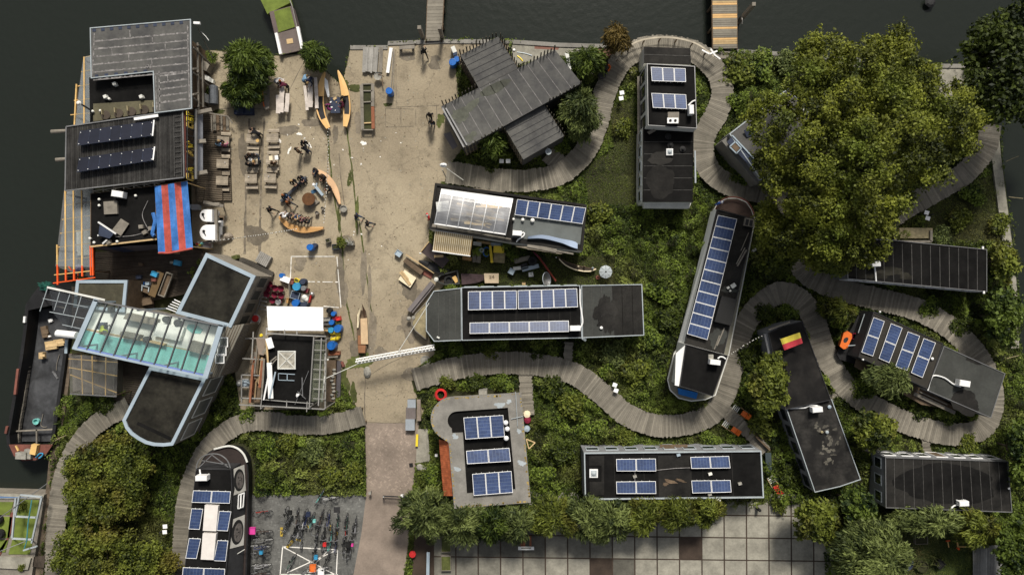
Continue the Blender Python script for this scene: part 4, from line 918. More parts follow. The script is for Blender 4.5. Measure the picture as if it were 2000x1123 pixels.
sl=thing('satellite_dish','small grey dish hanging below the palisade hall eaves','dish',P(1071,298,1.5))
b=MB();b.lathe(P(1071,297,2.2),[(.02,0),(.15,.03),(.26,.12),(.27,.13),(.14,.06),(.02,.03)],12);b.build('dish',M['trim'],sl);bars(sl,'arm','greymetal',[((1069,289),2.4,(1071,297),2.3)],.05)
for a,c,lab,m_ in (((1010,103),(1040,110),'pale pipe leaning in the corner of the palisade hall','trim'),((1010,110),(1022,122),'yellow hose curled in the palisade hall corner','yellow')):
    poleline('pipe',lab,'pipe',[P(*p,1.2) for p in smooth_line([a,((a[0]+c[0])/2+1,(a[1]+c[1])/2-1),c],5)],.07,m_)
b=MB();b.lathe(P(1004,100,1.0),[(.12,0),(.16,.1),(.1,.3),(.02,.32)],9);tag(b.build('bucket',M['white']),'white bucket in the corner of the palisade hall','bucket')
# ---------------- boat with clear canopy and solar row
f=thing('workshop_boat','workshop boat with a clear arched canopy and one row of panels','houseboat',P(990,430,0))
z=3.0;F0=[(850,358),(1146,400),(1138,491),(1002,474),(838,447)]
wl,rf=block(f,F0,z,M['whitewall'],M['bitumen'],M['bitumen'],.2,.14)
b=MB();b.slab([P(x,y,z+.02) for x,y in ((1004,418),(1138,436),(1133,478),(1000,464))],.02);b.build('roof_sheet',mat('grey_green_sheet',(.115,.125,.12),var=.15,scale=1,fine=12),rf)
b=MB();b.slab([P(x,y,z+.015) for x,y in ((842,446),(845,437),(998,466),(996,474))],.02);b.build('side_walk',M['greywood'],rf)
stains(f,[(1060,488,40,4,.12),(930,372,60,4,.13)],z+.05,'wetstain')
solar(f,[(1010,389),(1145,406),(1138,438),(1005,420)],z+.15,6,1,-.1,.25)
cn=thing('canopy','clear arched canopy with white ribs over stacked planks','canopy',P(925,412,3))
CQ=[(862,370),(1002,389),(988,458),(848,437)];zc=4.6;fz=lambda v: zc+.65*math.sin(math.pi*min(1,v*.9+.1))-.3*v
b=MB();n=12
for k in range(n):
    v0,v1=k/n,(k+1)/n;b.poly([P(*bil(CQ,0,v0),fz(v0)),P(*bil(CQ,0,v1),fz(v1)),P(*bil(CQ,1,v1),fz(v1)),P(*bil(CQ,1,v0),fz(v0))])
b.build('clear_sheet',glass_mat('canopy_film',(.86,.86,.88),.42,.12),cn)
b=MB()
for u in (.005,.165,.33,.495,.66,.825,.995):
    for k in range(n): v0,v1=k/n,(k+1)/n;b.beam(P(*bil(CQ,u,v0),fz(v0)+.02),P(*bil(CQ,u,v1),fz(v1)+.02),.07)
for v in (0,1): b.beam(P(*bil(CQ,0,v),fz(v)),P(*bil(CQ,1,v),fz(v)),.10)
b.build('rib',M['white'],cn)
b=MB();b.poly([P(*bil(CQ,u,v),fz(v)+.015) for u,v in ((.0,0),(.0,.13),(1,.20),(1,0))]);b.build('folded_film',mat('milky_film',(.72,.72,.73),rough=.2,var=.04),cn)
b=MB()
for u in (.01,.99):
    for v in (.02,.98): p=P(*bil(CQ,u,v),fz(v));b.beam(p,(p.x,p.y,3.0),.06)
b.build('post',M['white'],cn)
tl=thing('plank_stack','jumbled stack of pale planks stored under the clear canopy','planks',P(925,415,3.1))
for k in range(26):
    u=random.uniform(.18,.62);v=random.uniform(.25,.85);L_=random.uniform(.18,.34);a=random.uniform(-.05,.07)
    b=MB();b.beam(P(*bil(CQ,u-.0,v-a),3.2+.03*k),P(*bil(CQ,u+L_,v+a),3.2+.03*k),random.uniform(.12,.2),.04,t=random.uniform(.2,.9));b.build('plank',random.choice((M['palewood'],M['wood'],M['greywood'],M['palewood'])),tl)
for (u,v,s,m_,lab) in ((.74,.62,.5,'pink','pale pink box stored under the clear canopy'),(.86,.55,.45,'greywood','grey crate stored under the clear canopy'),(.08,.5,.6,'darkblue','dark chest at the yard end of the clear canopy')):
    p=P(*bil(CQ,u,v),3.1);t=thing('box',lab,'box',p);b=MB();b.box((p.x,p.y,3.1+s/2),(s*1.7,s*1.3,s),.1,t=.7);b.build('box_body',M[m_] if m_ != 'pink' else mat('pale_pink',(.6,.38,.4),var=.1),t);b=MB();b.box((p.x,p.y,3.12+s),(s*1.76,s*1.36,.05),.1);b.build('lid',M['whitewall'],t)
for (x,y,r) in ((1003,429,.11),(1021,430,.14),(1040,431,.17)): vent(f,x,y,z,r,.35,'lampw')
acunit(f,1010,456,z,-.08,[(1017,458),(1023,453),(1024,460),(1012,468),(1008,474)],.75,.42)
cv=thing('upturned_canoe','pale blue canoe hull lying upside down on the workshop boat roof','canoe',P(1082,472,3))
b=MB();top_=smooth_line([(1031,462),(1060,459),(1095,466),(1125,473),(1132,485)],5);bot_=smooth_line([(1031,466),(1060,466),(1095,474),(1118,483),(1132,487)],5);k_=min(len(top_),len(bot_))
for a,c,d,g in zip(top_[:k_-1],top_[1:k_],bot_[1:k_],bot_[:k_-1]): b.slab([P(*g,z+.45),P(*d,z+.45),P(*c,z+.6),P(*a,z+.6)],.45)
b.build('hull',M['canoewhite'],cv)
b=MB();b.slab([P(x,y,z+.06) for x,y in ((1031,468),(1065,468),(1100,477),(1130,490),(1040,480))],.03);cvs=b.build('cockpit_cover',M['bitumen'],cv)
b=MB();b.beam(P(1030,479,z+.1),P(1087,490,z+.1),.30,.06);b.beam(P(1087,490,z+.1),P(1120,496,z+.1),.12,.06);b.build('side_board',M['greywood'],f)
aw=thing('awning','cream and brown striped awning on the side of the workshop boat','awning',P(885,475,1))
AQ=[(850,449),(924,460),(918,500),(845,490)];b=MB();n=38;za=lambda v: 2.9-.55*v
for k in range(n):
    b.poly([P(*bil(AQ,k/n,0),za(0)),P(*bil(AQ,k/n,1),za(1)),P(*bil(AQ,(k+1)/n,1),za(1)),P(*bil(AQ,(k+1)/n,0),za(0))],k % 2,.5)
b.build('canvas',[M['cream'],mat('brown_stripe',(.40,.26,.11),var=.08)],aw)
b=MB();b.beam(P(*bil(AQ,-.01,1),za(1)),P(*bil(AQ,1.01,1),za(1)),.09,.1);b.beam(P(*bil(AQ,0,0),za(0)),P(*bil(AQ,1,0),za(0)),.14,.12);b.build('front_bar',M['white'],aw)
bars(aw,'arm','greymetal',[(bil(AQ,.1,0),2.8,bil(AQ,.08,1),2.3),(bil(AQ,.9,0),2.8,bil(AQ,.92,1),2.3)],.05)
foot(AQ,2)
# ---------------- long houseboat with fourteen panels
g=thing('houseboat','long black houseboat with nine panels above a row of five','houseboat',P(1045,612,0))
block(g,[(847,568),(901,562),(902,665),(848,667),(832,646),(832,592)],3.0,M['greywall'],M['greenroof'],M['trim'],.07,.08,seams=([(845,568),(901,562),(901,664),(845,667)],5,M['seam'],.03))
block(g,[(1135,557),(1254,555),(1258,655),(1137,660)],3.0,M['greywall'],M['greenroof'],M['trim'],.07,.08,seams=([(1135,557),(1254,555),(1257,655),(1137,660)],6,M['seam'],.03))
b=MB();b.slab([P(x,y,3.012) for x,y in ((1195,558),(1252,557),(1256,653),(1200,656))],.01);b.build('roof_sheet',M['bitumen'],g)
stains(g,[(1188,612,14,40,0),(1168,610,8,18,0),(1185,628,18,12,0)],3.02,'bitumen')
block(g,[(901,561),(1133,557),(1137,660),(902,665)],3.7,M['darkwall'],M['black'],M['trim'],.06,.06,seams=([(901,561),(1133,557),(1137,660),(902,665)],11,M['bitumen'],.05))
solar(g,[(914,569),(1009,567),(1010,604),(914,606)],3.7,4,1,.3,.1);solar(g,[(1011,567),(1127,563),(1129,600),(1012,604)],3.7,5,1,.3,.1)
solar(g,[(917,630),(1111,626),(1112,648),(917,652)],3.7,5,1,.25,.1,cells=(6,10))
acunit(g,1123,641,3.7,.02,[(1133,641),(1138,630),(1136,612),(1133,590),(1133,562)],.85,.42)
vent(g,1174,640,3.0,.13,.2);b=MB();b.box(P(856,659,3.1),(.25,.12,.2),-.5);b.build('roof_vent',M['whitewall'],g)
b=MB();b.beam(P(833,646,2.9),P(901,666,2.9),.02);b.beam(P(1137,660,3.6),P(1143,664,3.2),.2,.2);b.build('corner_bracket',M['trim'],g)
bw=thing('boat_bow','overgrown pointed boat bow of rusty plates before the long houseboat','boat bow',P(815,635,0));t_=[P(x,y,.9) for x,y in ((832,592),(812,612),(804,632),(812,646),(832,662))]
b=MB();b.prism(t_,[Vector((p.x*.99-.0,p.y,0)) for p in t_]);b.build('deck',M['straw'],bw);b=MB()
for p,q in zip(t_[:-1],t_[1:]): b.beam(p,q,.08,.12)
b.build('gunwale',M['greywood'],bw)
b=MB();b.lathe(P(799,622,.5),[(.2,0),(.2,.2),(.1,.3),(.02,.31)],8);b.lathe(P(808,620,.8),[(.16,0),(.16,.2),(.02,.22)],8);b.build('bollard',M['stone'],bw)
a_,c_=P(902,665,3.7),P(1137,660,3.7);windows(g,a_,c_,1.3,2.5,7,1.1,M['trim'],1,door=True)
a_,c_=P(901,561,3.7),P(1133,557,3.7);windows(g,c_,a_,1.3,2.5,7,1.1,M['trim'],1)
# ---------------- white houseboat by the arc
d=thing('houseboat','white houseboat with two triple panels, inside the boardwalk bend','houseboat',P(1305,250,0))
block(d,[(1258,92),(1348,95),(1350,127),(1258,124)],2.6,M['whitewall'],M['bitumen'],None,seams=([(1258,92),(1348,95),(1350,127),(1258,124)],1,M['seam']))
b=MB();b.strip((1258,107),(1349,110),.05,2.61,h=.01);b.build('roof_seam',M['seam'],d)
block(d,[(1256,248),(1355,254),(1353,395),(1255,395)],3.0,M['whitewall'],M['black'],None,seams=([(1256,254),(1255,395),(1353,395),(1355,254)],6,M['seam'],.04))
block(d,[(1263,125),(1357,130),(1361,252),(1265,246)],4.2,M['whitewall'],M['black'],M['greymetal'],.06,.08)
b=MB();b.slab([P(x,y,2.2) for x,y in ((1257,397),(1350,397),(1346,407),(1258,406))],.6);b.build('stern_deck',M['whitewall'],d)
stains(d,[(1290,355,30,30,0,.15),(1290,310,25,12,0,.2)],3.012,'bitumen')
solar(d,[(1271,131),(1339,134),(1340,161),(1273,159)],4.2,3,1,.1,.2);solar(d,[(1272,182),(1340,185),(1342,214),(1275,211)],4.2,3,1,.1,.2)
acunit(d,1349,216,4.2,R(92),[(1344,207),(1352,199),(1360,196)],.75,.36)
b=MB();b.box(P(1314,231,4.45),(.9,.85,.5));o=b.build('vent_unit',M['greywood'],d);b=MB();c=P(1314,236,4.72);b.box(c,(.9,.45,.04));b.build('lid',M['white'],o)
b=MB();[b.cyl((c.x+s,c.y,4.74),(c.x+s,c.y,4.78),.11,.11,12) for s in (-.2,.2)];b.build('fan_grille',M['rubber'],o)
skylight(d,1307,298,3.0,.55,.55,0)
for (x,y) in ((1305,267),(1309,284),(1333,292)):
    b=MB();b.lathe(P(x,y,3.0),[(.28,0),(.26,.1),(.1,.14),(.1,.3),(.02,.31)],14);b.build('roof_vent',M['rubber'],d)
b=MB();b.slab([P(x,y,3.3) for x,y in ((1264,258),(1277,252),(1281,256),(1268,263))],.05);b.build('loose_board',M['greywood'],d)
a_,c_=P(1263,125,4.2),P(1265,246,4.2);windows(d,a_,c_,1.6,3.4,4,.9,M['darkwall'],1)
a_,c_=P(1357,130,4.2),P(1361,252,4.2);windows(d,c_,a_,1.6,3.4,4,.9,M['darkwall'],1)
a_,c_=P(1256,248,3.0),P(1255,395,3.0);windows(d,a_,c_,1.2,2.4,5,.9,M['trim'],1)
b=MB();b.beam(P(1248,150,1.2),P(1249,370,1.2),.3,.1);b.build('side_deck',M['greywood'],d);b=MB();b.beam(P(1357,295,2.4),P(1358,358,2.4),.12,.2);b.build('gutter',M['trim'],d)
b=MB();[b.beam(P(1251,256+5*k,1.4),P(1257,257+5*k,1.4),.06) for k in range(6)];b.build('side_ladder',M['trim'],d)
# ---------------- round cornered concrete house
h=thing('concrete_house','house with a rounded corner and broad grey concrete eaves','building',P(945,880,0))
z=3.4;arc=[(885+44*math.cos(t)*1.0-.0,818+43*math.sin(t)) for t in np.linspace(R(275),R(118),14)]
H0=[(1018,767),(1037,981),(887,993),(876,864)]+arc[::-1]
foot(H0,z)
arci=[(893+19*math.cos(t),822+19*math.sin(t)) for t in np.linspace(R(270),R(125),9)]
HI=[(992,796),(1007,956),(912,964),(904,845),(883,846)]+arci[::-1]
top=[P(x,y,z) for x,y in H0];ins=[P(x,y,z) for x,y in HI]
b=MB();q=inset(top,.45);b.prism([Vector((p.x,p.y,z-.3)) for p in q],[Vector((p.x,p.y,0)) for p in q]);b.build('wall',mat('ochre_wall',(.28,.24,.17),var=.2),h)
# eaves ring: strips between the outer and inner outline by nearest angle
b=MB()
import bmesh
bm=bmesh.new();vo=[bm.verts.new(p) for p in top];vi=[bm.verts.new(p) for p in ins]
eo=[bm.edges.new((vo[i],vo[(i+1) % len(vo)])) for i in range(len(vo))];ei=[bm.edges.new((vi[i],vi[(i+1) % len(vi)])) for i in range(len(vi))]
bmesh.ops.triangle_fill(bm,use_beauty=True,use_dissolve=False,edges=eo+ei)
for fc in bm.faces:
    pts=[v.co.copy() for v in fc.verts]
    if fc.normal.z<0: pts.reverse()
    b.poly(pts)
bm.free()
n=len(top)
for i in range(n): j=(i+1) % n;b.poly([top[i],top[i]-Vector((0,0,.35)),top[j]-Vector((0,0,.35)),top[j]][::1])
n=len(ins)
for i in range(n): j=(i+1) % n;b.poly([ins[i],ins[j],ins[j]-Vector((0,0,.5)),ins[i]-Vector((0,0,.5))])
ev=b.build('eaves',M['conc2'],h)
b=MB();b.slab([Vector((p.x,p.y,z-.22)) for p in inset(ins,-.02)],.05);rf=b.build('roof',M['black'],h)
b=MB();n=len(top);ii=inset(top,.03)
for i in range(n):
    A,C=top[i],top[(i+1) % n];L_=(C-A).length;k=max(1,int(L_/.14))
    for s in range(k):
        if random.random()<.62:
            p=ii[i].lerp(ii[(i+1) % n],(s+random.random())/k);dd=Vector((random.uniform(-.01,.01),random.uniform(-.01,.01),0));r_=random.uniform(.03,.12)
            cen=(ins[0]+ins[2])/2;p=p+(cen-p).normalized()*r_
            b.poly([Vector((p.x+r_*random.uniform(.6,1)*math.cos(t),p.y+r_*random.uniform(.6,1)*math.sin(t),z+.006)) for t in np.linspace(0,6.28,8)[:-1]],0,random.uniform(.1,.9))
b.build('lichen',M['lichen'],ev)['kind']='stuff'
b=MB()
for (x,y,r_) in ((889,852,6),(893,916,6),(1014,842,5),(1019,904,7),(976,791,8),(994,784,5)): b=MB();b.blob(x,y,r_,r_*.8,z+.008,0,.5,12,.4);b.build('patch',M['trim'],ev)
solar(h,[(905,815),(983,810),(986,853),(909,858)],z-.3,3,1,.3,.3);solar(h,[(910,880),(995,874),(998,901),(912,906)],z-.3,2,1,.3,.25);solar(h,[(922,925),(999,919),(1002,962),(925,968)],z-.3,3,1,.3,.3)
for (x,y) in ((988,822),(991,834),(989,852)):
    b=MB();b.lathe(P(x,y,z-.3),[(.08,0),(.08,.5),(.19,.6),(.21,.72),(.15,.85),(.02,.9)],14);b.build('roof_vent',M['white'],h)
b=MB();b.tube([P(1007,765,z+.1),P(1011,832,z+.1)],.025,5);b.tube([P(998,818,z+.1),P(1021,813,z+.1)],.03,5);b.build('lightning_wire',M['trim'],ev)
b=MB();b.beam(P(995,800,z-.1),P(1008,955,z-.1),.12,.12);b.build('gutter',M['greymetal'],rf)
b=MB();TQ=[(857,858),(876,862),(884,968),(866,968)];nt_=26
for k in range(nt_):
    for j in range(4):
        u0,u1=j/4,(j+1)/4;v0,v1=k/nt_,(k+1)/nt_;zz=lambda u: 2.2+.9*u;hh=.03
        b.slab([P(*bil(TQ,u,v),zz(u)+hh*(1 if v==v1 else 0)+.02*(j % 2)) for u,v in ((u0,v0),(u0,v1),(u1,v1),(u1,v0))],.03,t=random.uniform(.25,.8))
b.build('tiled_leanto',M['tile'],h);foot(TQ,2)
b=MB();c=P(943,769,1.6);b.box((c.x,c.y,.8),(.7,.5,1.6),.05);b.build('chimney_stub',M['stone'],h)
bars(h,'bracket','palewood',[((1028,857),3,(1045,864),2.8),((1045,864),2.8,(1033,876),3),((1028,857),3,(1033,876),3)],.08)
a_,c_=P(1024,790,3.4),P(1034,965,3.4);windows(h,c_+Vector((-.45,0,0)),a_+Vector((-.45,0,0)),1.0,2.5,3,1.2,M['white'],1)
# ---------------- flat office boat at the plaza
i_=thing('houseboat','low black houseboat with four pairs of panels beside the plaza','houseboat',P(1316,927,0))
z=2.7;block(i_,[(1140,883),(1486,879),(1491,971),(1142,975)],z,M['greywall'],M['black'],M['trim'],.10,.16,seams=([(1142,885),(1486,881),(1490,970),(1144,973)],6,M['bitumen'],.06))
b=MB();b.slab([P(x,y,z+.02) for x,y in ((1285,890),(1350,889),(1352,968),(1287,970))],.01);b.build('roof_sheet',M['bitumen'],i_);b=MB();b.slab([P(x,y,z+.02) for x,y in ((1150,890),(1180,890),(1180,966),(1152,968))],.01);b.build('roof_sheet',M['bitumen'],i_)
for q in ([(1203,896),(1281,895),(1282,920),(1204,920)],[(1203,940),(1281,939),(1282,964),(1204,964)],[(1348,892),(1424,890),(1427,914),(1350,915)],[(1350,938),(1427,937),(1429,961),(1352,963)]): solar(i_,q,z,2,1,.2,.15,cells=(6,10))
skylight(i_,1159,923,z,.7,.7);b=MB();c=P(1162,924,z+.04);b.box(c,(1.1,1.3,.06));b.build('kerb',M['black'],i_)
b=MB();b.tube([P(1282,918,z+.1),P(1320,914,z+.1),P(1350,913,z+.1)],.03,5);b.tube([P(1240,920,z+.1),P(1240,940,z+.1)],.03,5);b.build('cable',M['weld'],i_)
for (x,y,m_) in ((1240,930,'stone'),(1387,925,'lampw'),(1445,944,'stone'),(1325,888,'bluegrey'),(1403,976,'white'),(1386,965,'stone')): b=MB();b.box(P(x,y,z+.1),(.3,.2,.2),.3);b.build('roof_box',M[m_],i_)
stains(i_,[(1310,940,14,3,.2),(1330,938,12,2,.3),(1300,945,6,3,0)],z+.036,'wood')
b=MB();b.slab([P(x,y,1.4) for x,y in ((1289,868),(1343,868),(1343,879),(1289,880))],.08);tag(b.build('door_canopy',M['wood']),'small dark entrance roof above the low houseboat side','canopy')
a_,c_=P(1142,975,z),P(1491,971,z);windows(i_,a_,c_,1.1,2.1,9,1.1,M['trim'],1);a_,c_=P(1140,883,z),P(1486,879,z);windows(i_,c_,a_,1.1,2.1,9,1.1,M['trim'],1,door=True)
# ---------------- long diagonal boat
j_=thing('houseboat','long slanting boat with a single file of eleven panels','houseboat',P(1390,590,0))
z=3.0;J0=[(1400,409),(1474,428),(1440,560),(1415,690),(1330,672)]
J0=[(1400,409),(1474,428),(1412,698),(1336,672)]
hullp=[(1396,405),(1404,393),(1420,386),(1440,386),(1458,394),(1468,408),(1476,428),(1425,690),(1398,772),(1378,781),(1350,784),(1325,778),(1308,762),(1303,742),(1316,690),(1336,660)]
t_=[P(x,y,1.2) for x,y in hullp];foot(hullp,1.2);b=MB();q=[P(1399,411,2.85),P(1337,672,2.85),P(1322,676,1.3),P(1393,408,1.3)];b.slab(q,.05);b.build('side_panel',M['white'],j_)
for f_ in (.2,.42,.62,.86): b=MB();A,C=q[0].lerp(q[1],f_),q[3].lerp(q[2],f_);d_=(q[1]-q[0]).normalized();u_=(C-A);b.slab([A+u_*.3-d_*.55+Vector((.0,0,.02)),A+u_*.3+d_*.55+Vector((0,0,.02)),A+u_*.72+d_*.55+Vector((0,0,.02)),A+u_*.72-d_*.55+Vector((0,0,.02))],.03);b.build('window',M['darkglass'],j_)
b=MB();b.prism(t_,[Vector((p.x,p.y,0)) for p in inset(t_,.25)]);b.build('hull',M['whitewall'],j_)
b=MB();q=inset(t_,.1);b.slab([p+Vector((0,0,.02)) for p in q],.02);b.build('deck',mat('boat_deck',(.20,.19,.15),var=.25),j_)
b=MB();b.slab([P(x,y,1.6) for x,y in ((1402,407),(1408,395),(1421,389),(1440,389),(1456,396),(1466,409),(1472,427))],.35);o=b.build('stern_deck',mat('brown_deck',(.065,.042,.034),var=.2),j_)
b=MB();l=smooth_line([(1398,409),(1406,394),(1421,386),(1440,386),(1458,393),(1469,408),(1475,426)],4);b.tube([P(*p,2.0) for p in l],.06,6);b.build('handrail',M['rust'],o)
block(j_,J0,z,M['white'],M['bitumen'],M['darkwall'],.06,.08,zb=1.2,footpr=False)
solar(j_,[(1402,420),(1440,428),(1382,664),(1341,652)],z,1,11,0,.35,cells=(6,10))
b=MB();b.slab([P(x,y,z+.55) for x,y in ((1410,578),(1440,585),(1428,636),(1396,628))],.6);b.build('roof_hatch',M['rubber'],j_)
stains(j_,[(1425,566,16,6,.2),(1402,660,14,22,.2)],z+.014,'greenroof')
block(j_,[(1339,672),(1421,694),(1392,774),(1327,754)],4.0,M['whitewall'],M['black'],M['darkwall'],.06,.07,zb=1.2,footpr=False)
b=MB();b.prism([P(*p,3.9) for p in ((1338,674),(1326,754),(1318,752),(1320,690))],[P(*p,1.25) for p in ((1340,678),(1330,752),(1316,752),(1317,692))]);b.build('wheelhouse_front',M['white'],j_)
b=MB();b.slab([P(x,y,1.6) for x,y in ((1325,758),(1363,767),(1360,779),(1326,770))],.3);b.build('tarpaulin',mat('bright_blue_tarp',(.02,.16,.5),var=.15),j_)
acunit(j_,1395,707,4.0,-.12,[(1402,700),(1408,696),(1414,698),(1419,703)],.85,.4);b=MB();b.box(P(1388,697,4.1),(.4,.4,.2));b.build('roof_box',M['stone'],j_)
b=MB();b.box(P(1463,435,z+.15),(.8,.65,.3),-.2);o=b.build('roof_grille',M['greywood'],j_);b=MB();[b.box(P(1463+s,435+s*.2,z+.32),(.25,.5,.02),-.2) for s in (-4,4)];b.build('vent_slot',M['darkwall'],o)
for a,c,wd in (((1440,520),(1458,488),.12),((1438,516),(1455,484),.08),((1447,490),(1462,455),.05),((1400,675),(1415,640),.1),((1395,682),(1405,655),.06)):
    b=MB();b.beam(P(*a,z+.05),P(*c,z+.05),wd,.05);b.build('plank',M['greywood'],j_)
for (x,y,s) in ((1432,558,.4),(1422,562,.22),(1426,568,.15)): b=MB();b.box(P(x,y,z+.12),(s,s*.8,.2),.6);b.build('roof_box',M['whitewall'],j_)
windows(j_,P(1412,698,z),P(1474,428,z),1.7,2.7,6,1.2,M['white'],1)
# ---------------- dark boat with the flag
k_=thing('houseboat','dark houseboat with a mossy black roof flying a yellow and red flag','houseboat',P(1580,790,0))
block(k_,[(1500,650),(1530,636),(1567,627),(1623,781),(1533,800)],2.8,M['greywall'],mat('charred_roof',(.012,.011,.011),rough=.9,var=.6,scale=.5,fine=3,col2=(.03,.027,.024),patch=.6),M['darkwall'],.06,.06)
block(k_,[(1535,797),(1624,779),(1681,936),(1640,950),(1591,961)],2.5,M['greywall'],mat('blotched_roof',(.018,.017,.016),rough=.9,var=.5,scale=.9,fine=4,col2=(.055,.051,.046),patch=.62),M['trim'],.06,.06)
b=MB();
for n_ in range(34):
    x,y=random.gauss(1620,12),random.gauss(868,24);b.blob(x+(y-868)*.2,y,random.uniform(1,5),random.uniform(1,4),2.512+random.random()*.004,0,random.uniform(.2,.7),10,.5)
b.build('moss_patches',mat('pale_lichen',(.095,.088,.072),var=.4),k_)['kind']='stuff'
fg=thing('flag','yellow over red flag blowing flat above the dark roof','flag',P(1567,660,2.8))
FQ=[(1524,662),(1562,649),(1568,670),(1532,684)];b=MB();n=12;zf=lambda u: 3.9+.12*math.sin(u*8)
for i in range(n):
    for j in range(4): b.poly([P(*bil(FQ,u,v),zf(u)-.2*v) for u,v in ((i/n,j/4),(i/n,(j+1)/4),((i+1)/n,(j+1)/4),((i+1)/n,j/4))],0 if j<2 else 1,.5+.1*math.sin(i))
b.build('flag_cloth',[mat('flag_yellow',(.85,.70,.10),var=.05),mat('flag_red',(.62,.06,.08),var=.08)],fg)
b=MB();b.cyl(P(1524,663,2.8),P(1523,661,4.3),.03,.025,6);b.build('pole',M['greymetal'],fg)
b=MB();b.beam(P(1501,644,2.9),P(1543,629,2.9),.14,.1);b.build('fascia_board',M['greywood'],k_)
acunit(k_,1594,799,2.5,.1,[(1543,797),(1572,796),(1582,791),(1596,792),(1601,797)],.85,.42)
vent(k_,1614,843,2.5,.14,.2,'trim');vent(k_,1604,843,2.5,.12,.2,'straw');vent(k_,1619,794,2.5,.16,.15,'bluegrey')
b=MB();b.prism([P(*p,2.5) for p in ((1492,652),(1498,652),(1534,792),(1522,792))],[P(*p,0.2) for p in ((1492,652),(1498,652),(1540,792),(1528,792))]);b.build('side_wall',M['greywall'],k_)
a_,c_=P(1535,797,2.5),P(1591,961,2.5);windows(k_,a_,c_,1.0,2.0,5,1.0,M['darkwall'],1)
# ---------------- boat with four panel columns
l_=thing('houseboat','houseboat with four slanting columns of panels and a bare grey stern','houseboat',P(1815,710,0))
block(l_,[(1706,608),(1842,671),(1812,760),(1676,697)],2.9,M['darkwall'],mat('brown_bitumen',(.030,.027,.022),var=.25,scale=.6),M['darkwall'],.06,.05)
L1_=[(1843,675),(1963,729),(1935,816),(1810,762)]
block(l_,L1_,2.4,M['greywall'],M['greenroof'],M['greymetal'],.06,.05)
stains(l_,[(1885,786,30,22,.45,.15),(1900,705,14,4,.4)],2.412,'bitumen')
for q in ([(1706,619),(1728,627),(1705,696),(1682,688)],[(1740,631),(1763,640),(1737,709),(1716,700)],[(1773,647),(1797,656),(1772,724),(1748,716)],[(1804,660),(1828,669),(1802,738),(1779,728)]): solar(l_,q,2.9,1,2,0,.15,cells=(6,9))
acunit(l_,1880,748,2.4,-.15,[(1812,762),(1818,740),(1825,733),(1845,738),(1862,750),(1880,756)],.9,.5);vent(l_,1819,700,2.9,.12,.2);vent(l_,1717,609,2.9,.08,.2);vent(l_,1684,702,2.9,.08,.2)
hb=[(1698,612),(1676,616),(1664,640),(1634,690),(1640,702),(1672,712),(1690,690)]
b=MB();t_=[P(x,y,.9) for x,y in hb];b.prism(t_,[Vector((p.x,p.y,0)) for p in inset(t_,.2)]);b.build('bow',M['hull'],l_);foot(hb,1)
bars(l_,'handrail','trim',[((1688,614),1.7,(1676,650),1.7),((1656,675),1.7,(1684,673),1.9),((1688,614),1.7,(1694,612),1.0)],.06)
b=MB();b.prism([P(*p,1.4) for p in ((1672,700),(1812,764),(1880,803),(1800,790),(1668,716))],[P(*p,0) for p in ((1672,700),(1812,764),(1880,803),(1800,790),(1668,716))]);b.build('side_deck',M['wood'],l_)
b=MB();b.beam(P(1785,768,1.6),P(1865,806,1.6),.3,.08);b.beam(P(1790,762,1.8),P(1850,790,1.8),.08);b.build('side_rail',M['greywood'],l_)
kk=thing('kayak','orange kayak standing at the bow of the boat with panel columns','kayak',P(1652,662,0))
b=MB();KQ=[(1644,664),(1648,650),(1655,646),(1664,652),(1664,660),(1655,680),(1648,682),(1640,676)];t_=[P(x,y,1.5) for x,y in KQ];b.prism(t_,[Vector((p.x,p.y,.9)) for p in inset(t_,.12)],t=.5);b.build('hull',M['orange'],kk)
b=MB();b.blob(1652,664,4,6,1.51,0,.5,12,.1,.5);b.build('cockpit',M['darkwall'],kk)
b=MB();b.blob(1669,657,4,6,1.3,0,.5,9,.3,.5);b.slab([P(x,y,1.3) for x,y in ((1666,650),(1673,654),(1671,663),(1664,660))],.2);tag(b.build('canvas_bag',M['maroon']),'dark red bag beside the orange kayak','bag')
# ---------------- boat under the plane tree with the long black roof
m_1=thing('houseboat','long houseboat with ribbed black roof half hidden by the plane tree','houseboat',P(1790,520,0))
block(m_1,[(1652,466),(1735,468),(1927,487),(1927,570),(1655,545)],2.9,M['greywall'],M['black'],M['greymetal'],.05,.06,seams=([(1652,466),(1927,487),(1927,570),(1655,545)],15,M['seam'],.05))
stains(m_1,[(1690,535,34,10,.1),(1740,530,26,8,.1),(1770,540,14,6,0)],2.91,'darkmoss')
acunit(m_1,1707,516,2.9,.05,[(1708,520),(1710,535),(1711,550)],.8,.42)
a_,c_=P(1655,545,2.9),P(1927,570,2.9);windows(m_1,a_,c_,1.2,2.4,7,1.4,M['white'],1);a_,c_=P(1652,466,2.9),P(1655,545,2.9);windows(m_1,a_,c_,1.2,2.3,2,.8,M['trim'],1)
for (x,y) in ((1919,484),(1921,571)): b=MB();b.box(P(x,y,2.95),(.14,.22,.14));b.build('corner_bracket',M['white'],m_1)
n_1=thing('houseboat','houseboat with a ribbed black roof above the garden lawn','houseboat',P(1850,945,0))
N0=[(1728,892),(1968,900),(1976,1000),(1729,991)]
block(n_1,N0,2.6,M['greywall'],M['bitumen'],M['greymetal'],.06,.08,seams=(N0,13,M['seam'],.04))
stains(n_1,[(1848,945,96,40,.02,.12)],2.608,'black');acunit(n_1,1880,982,2.6,.05,[(1874,984),(1860,989),(1857,998)],.8,.4,.5);vent(n_1,1969,953,2.6,.1,.15)
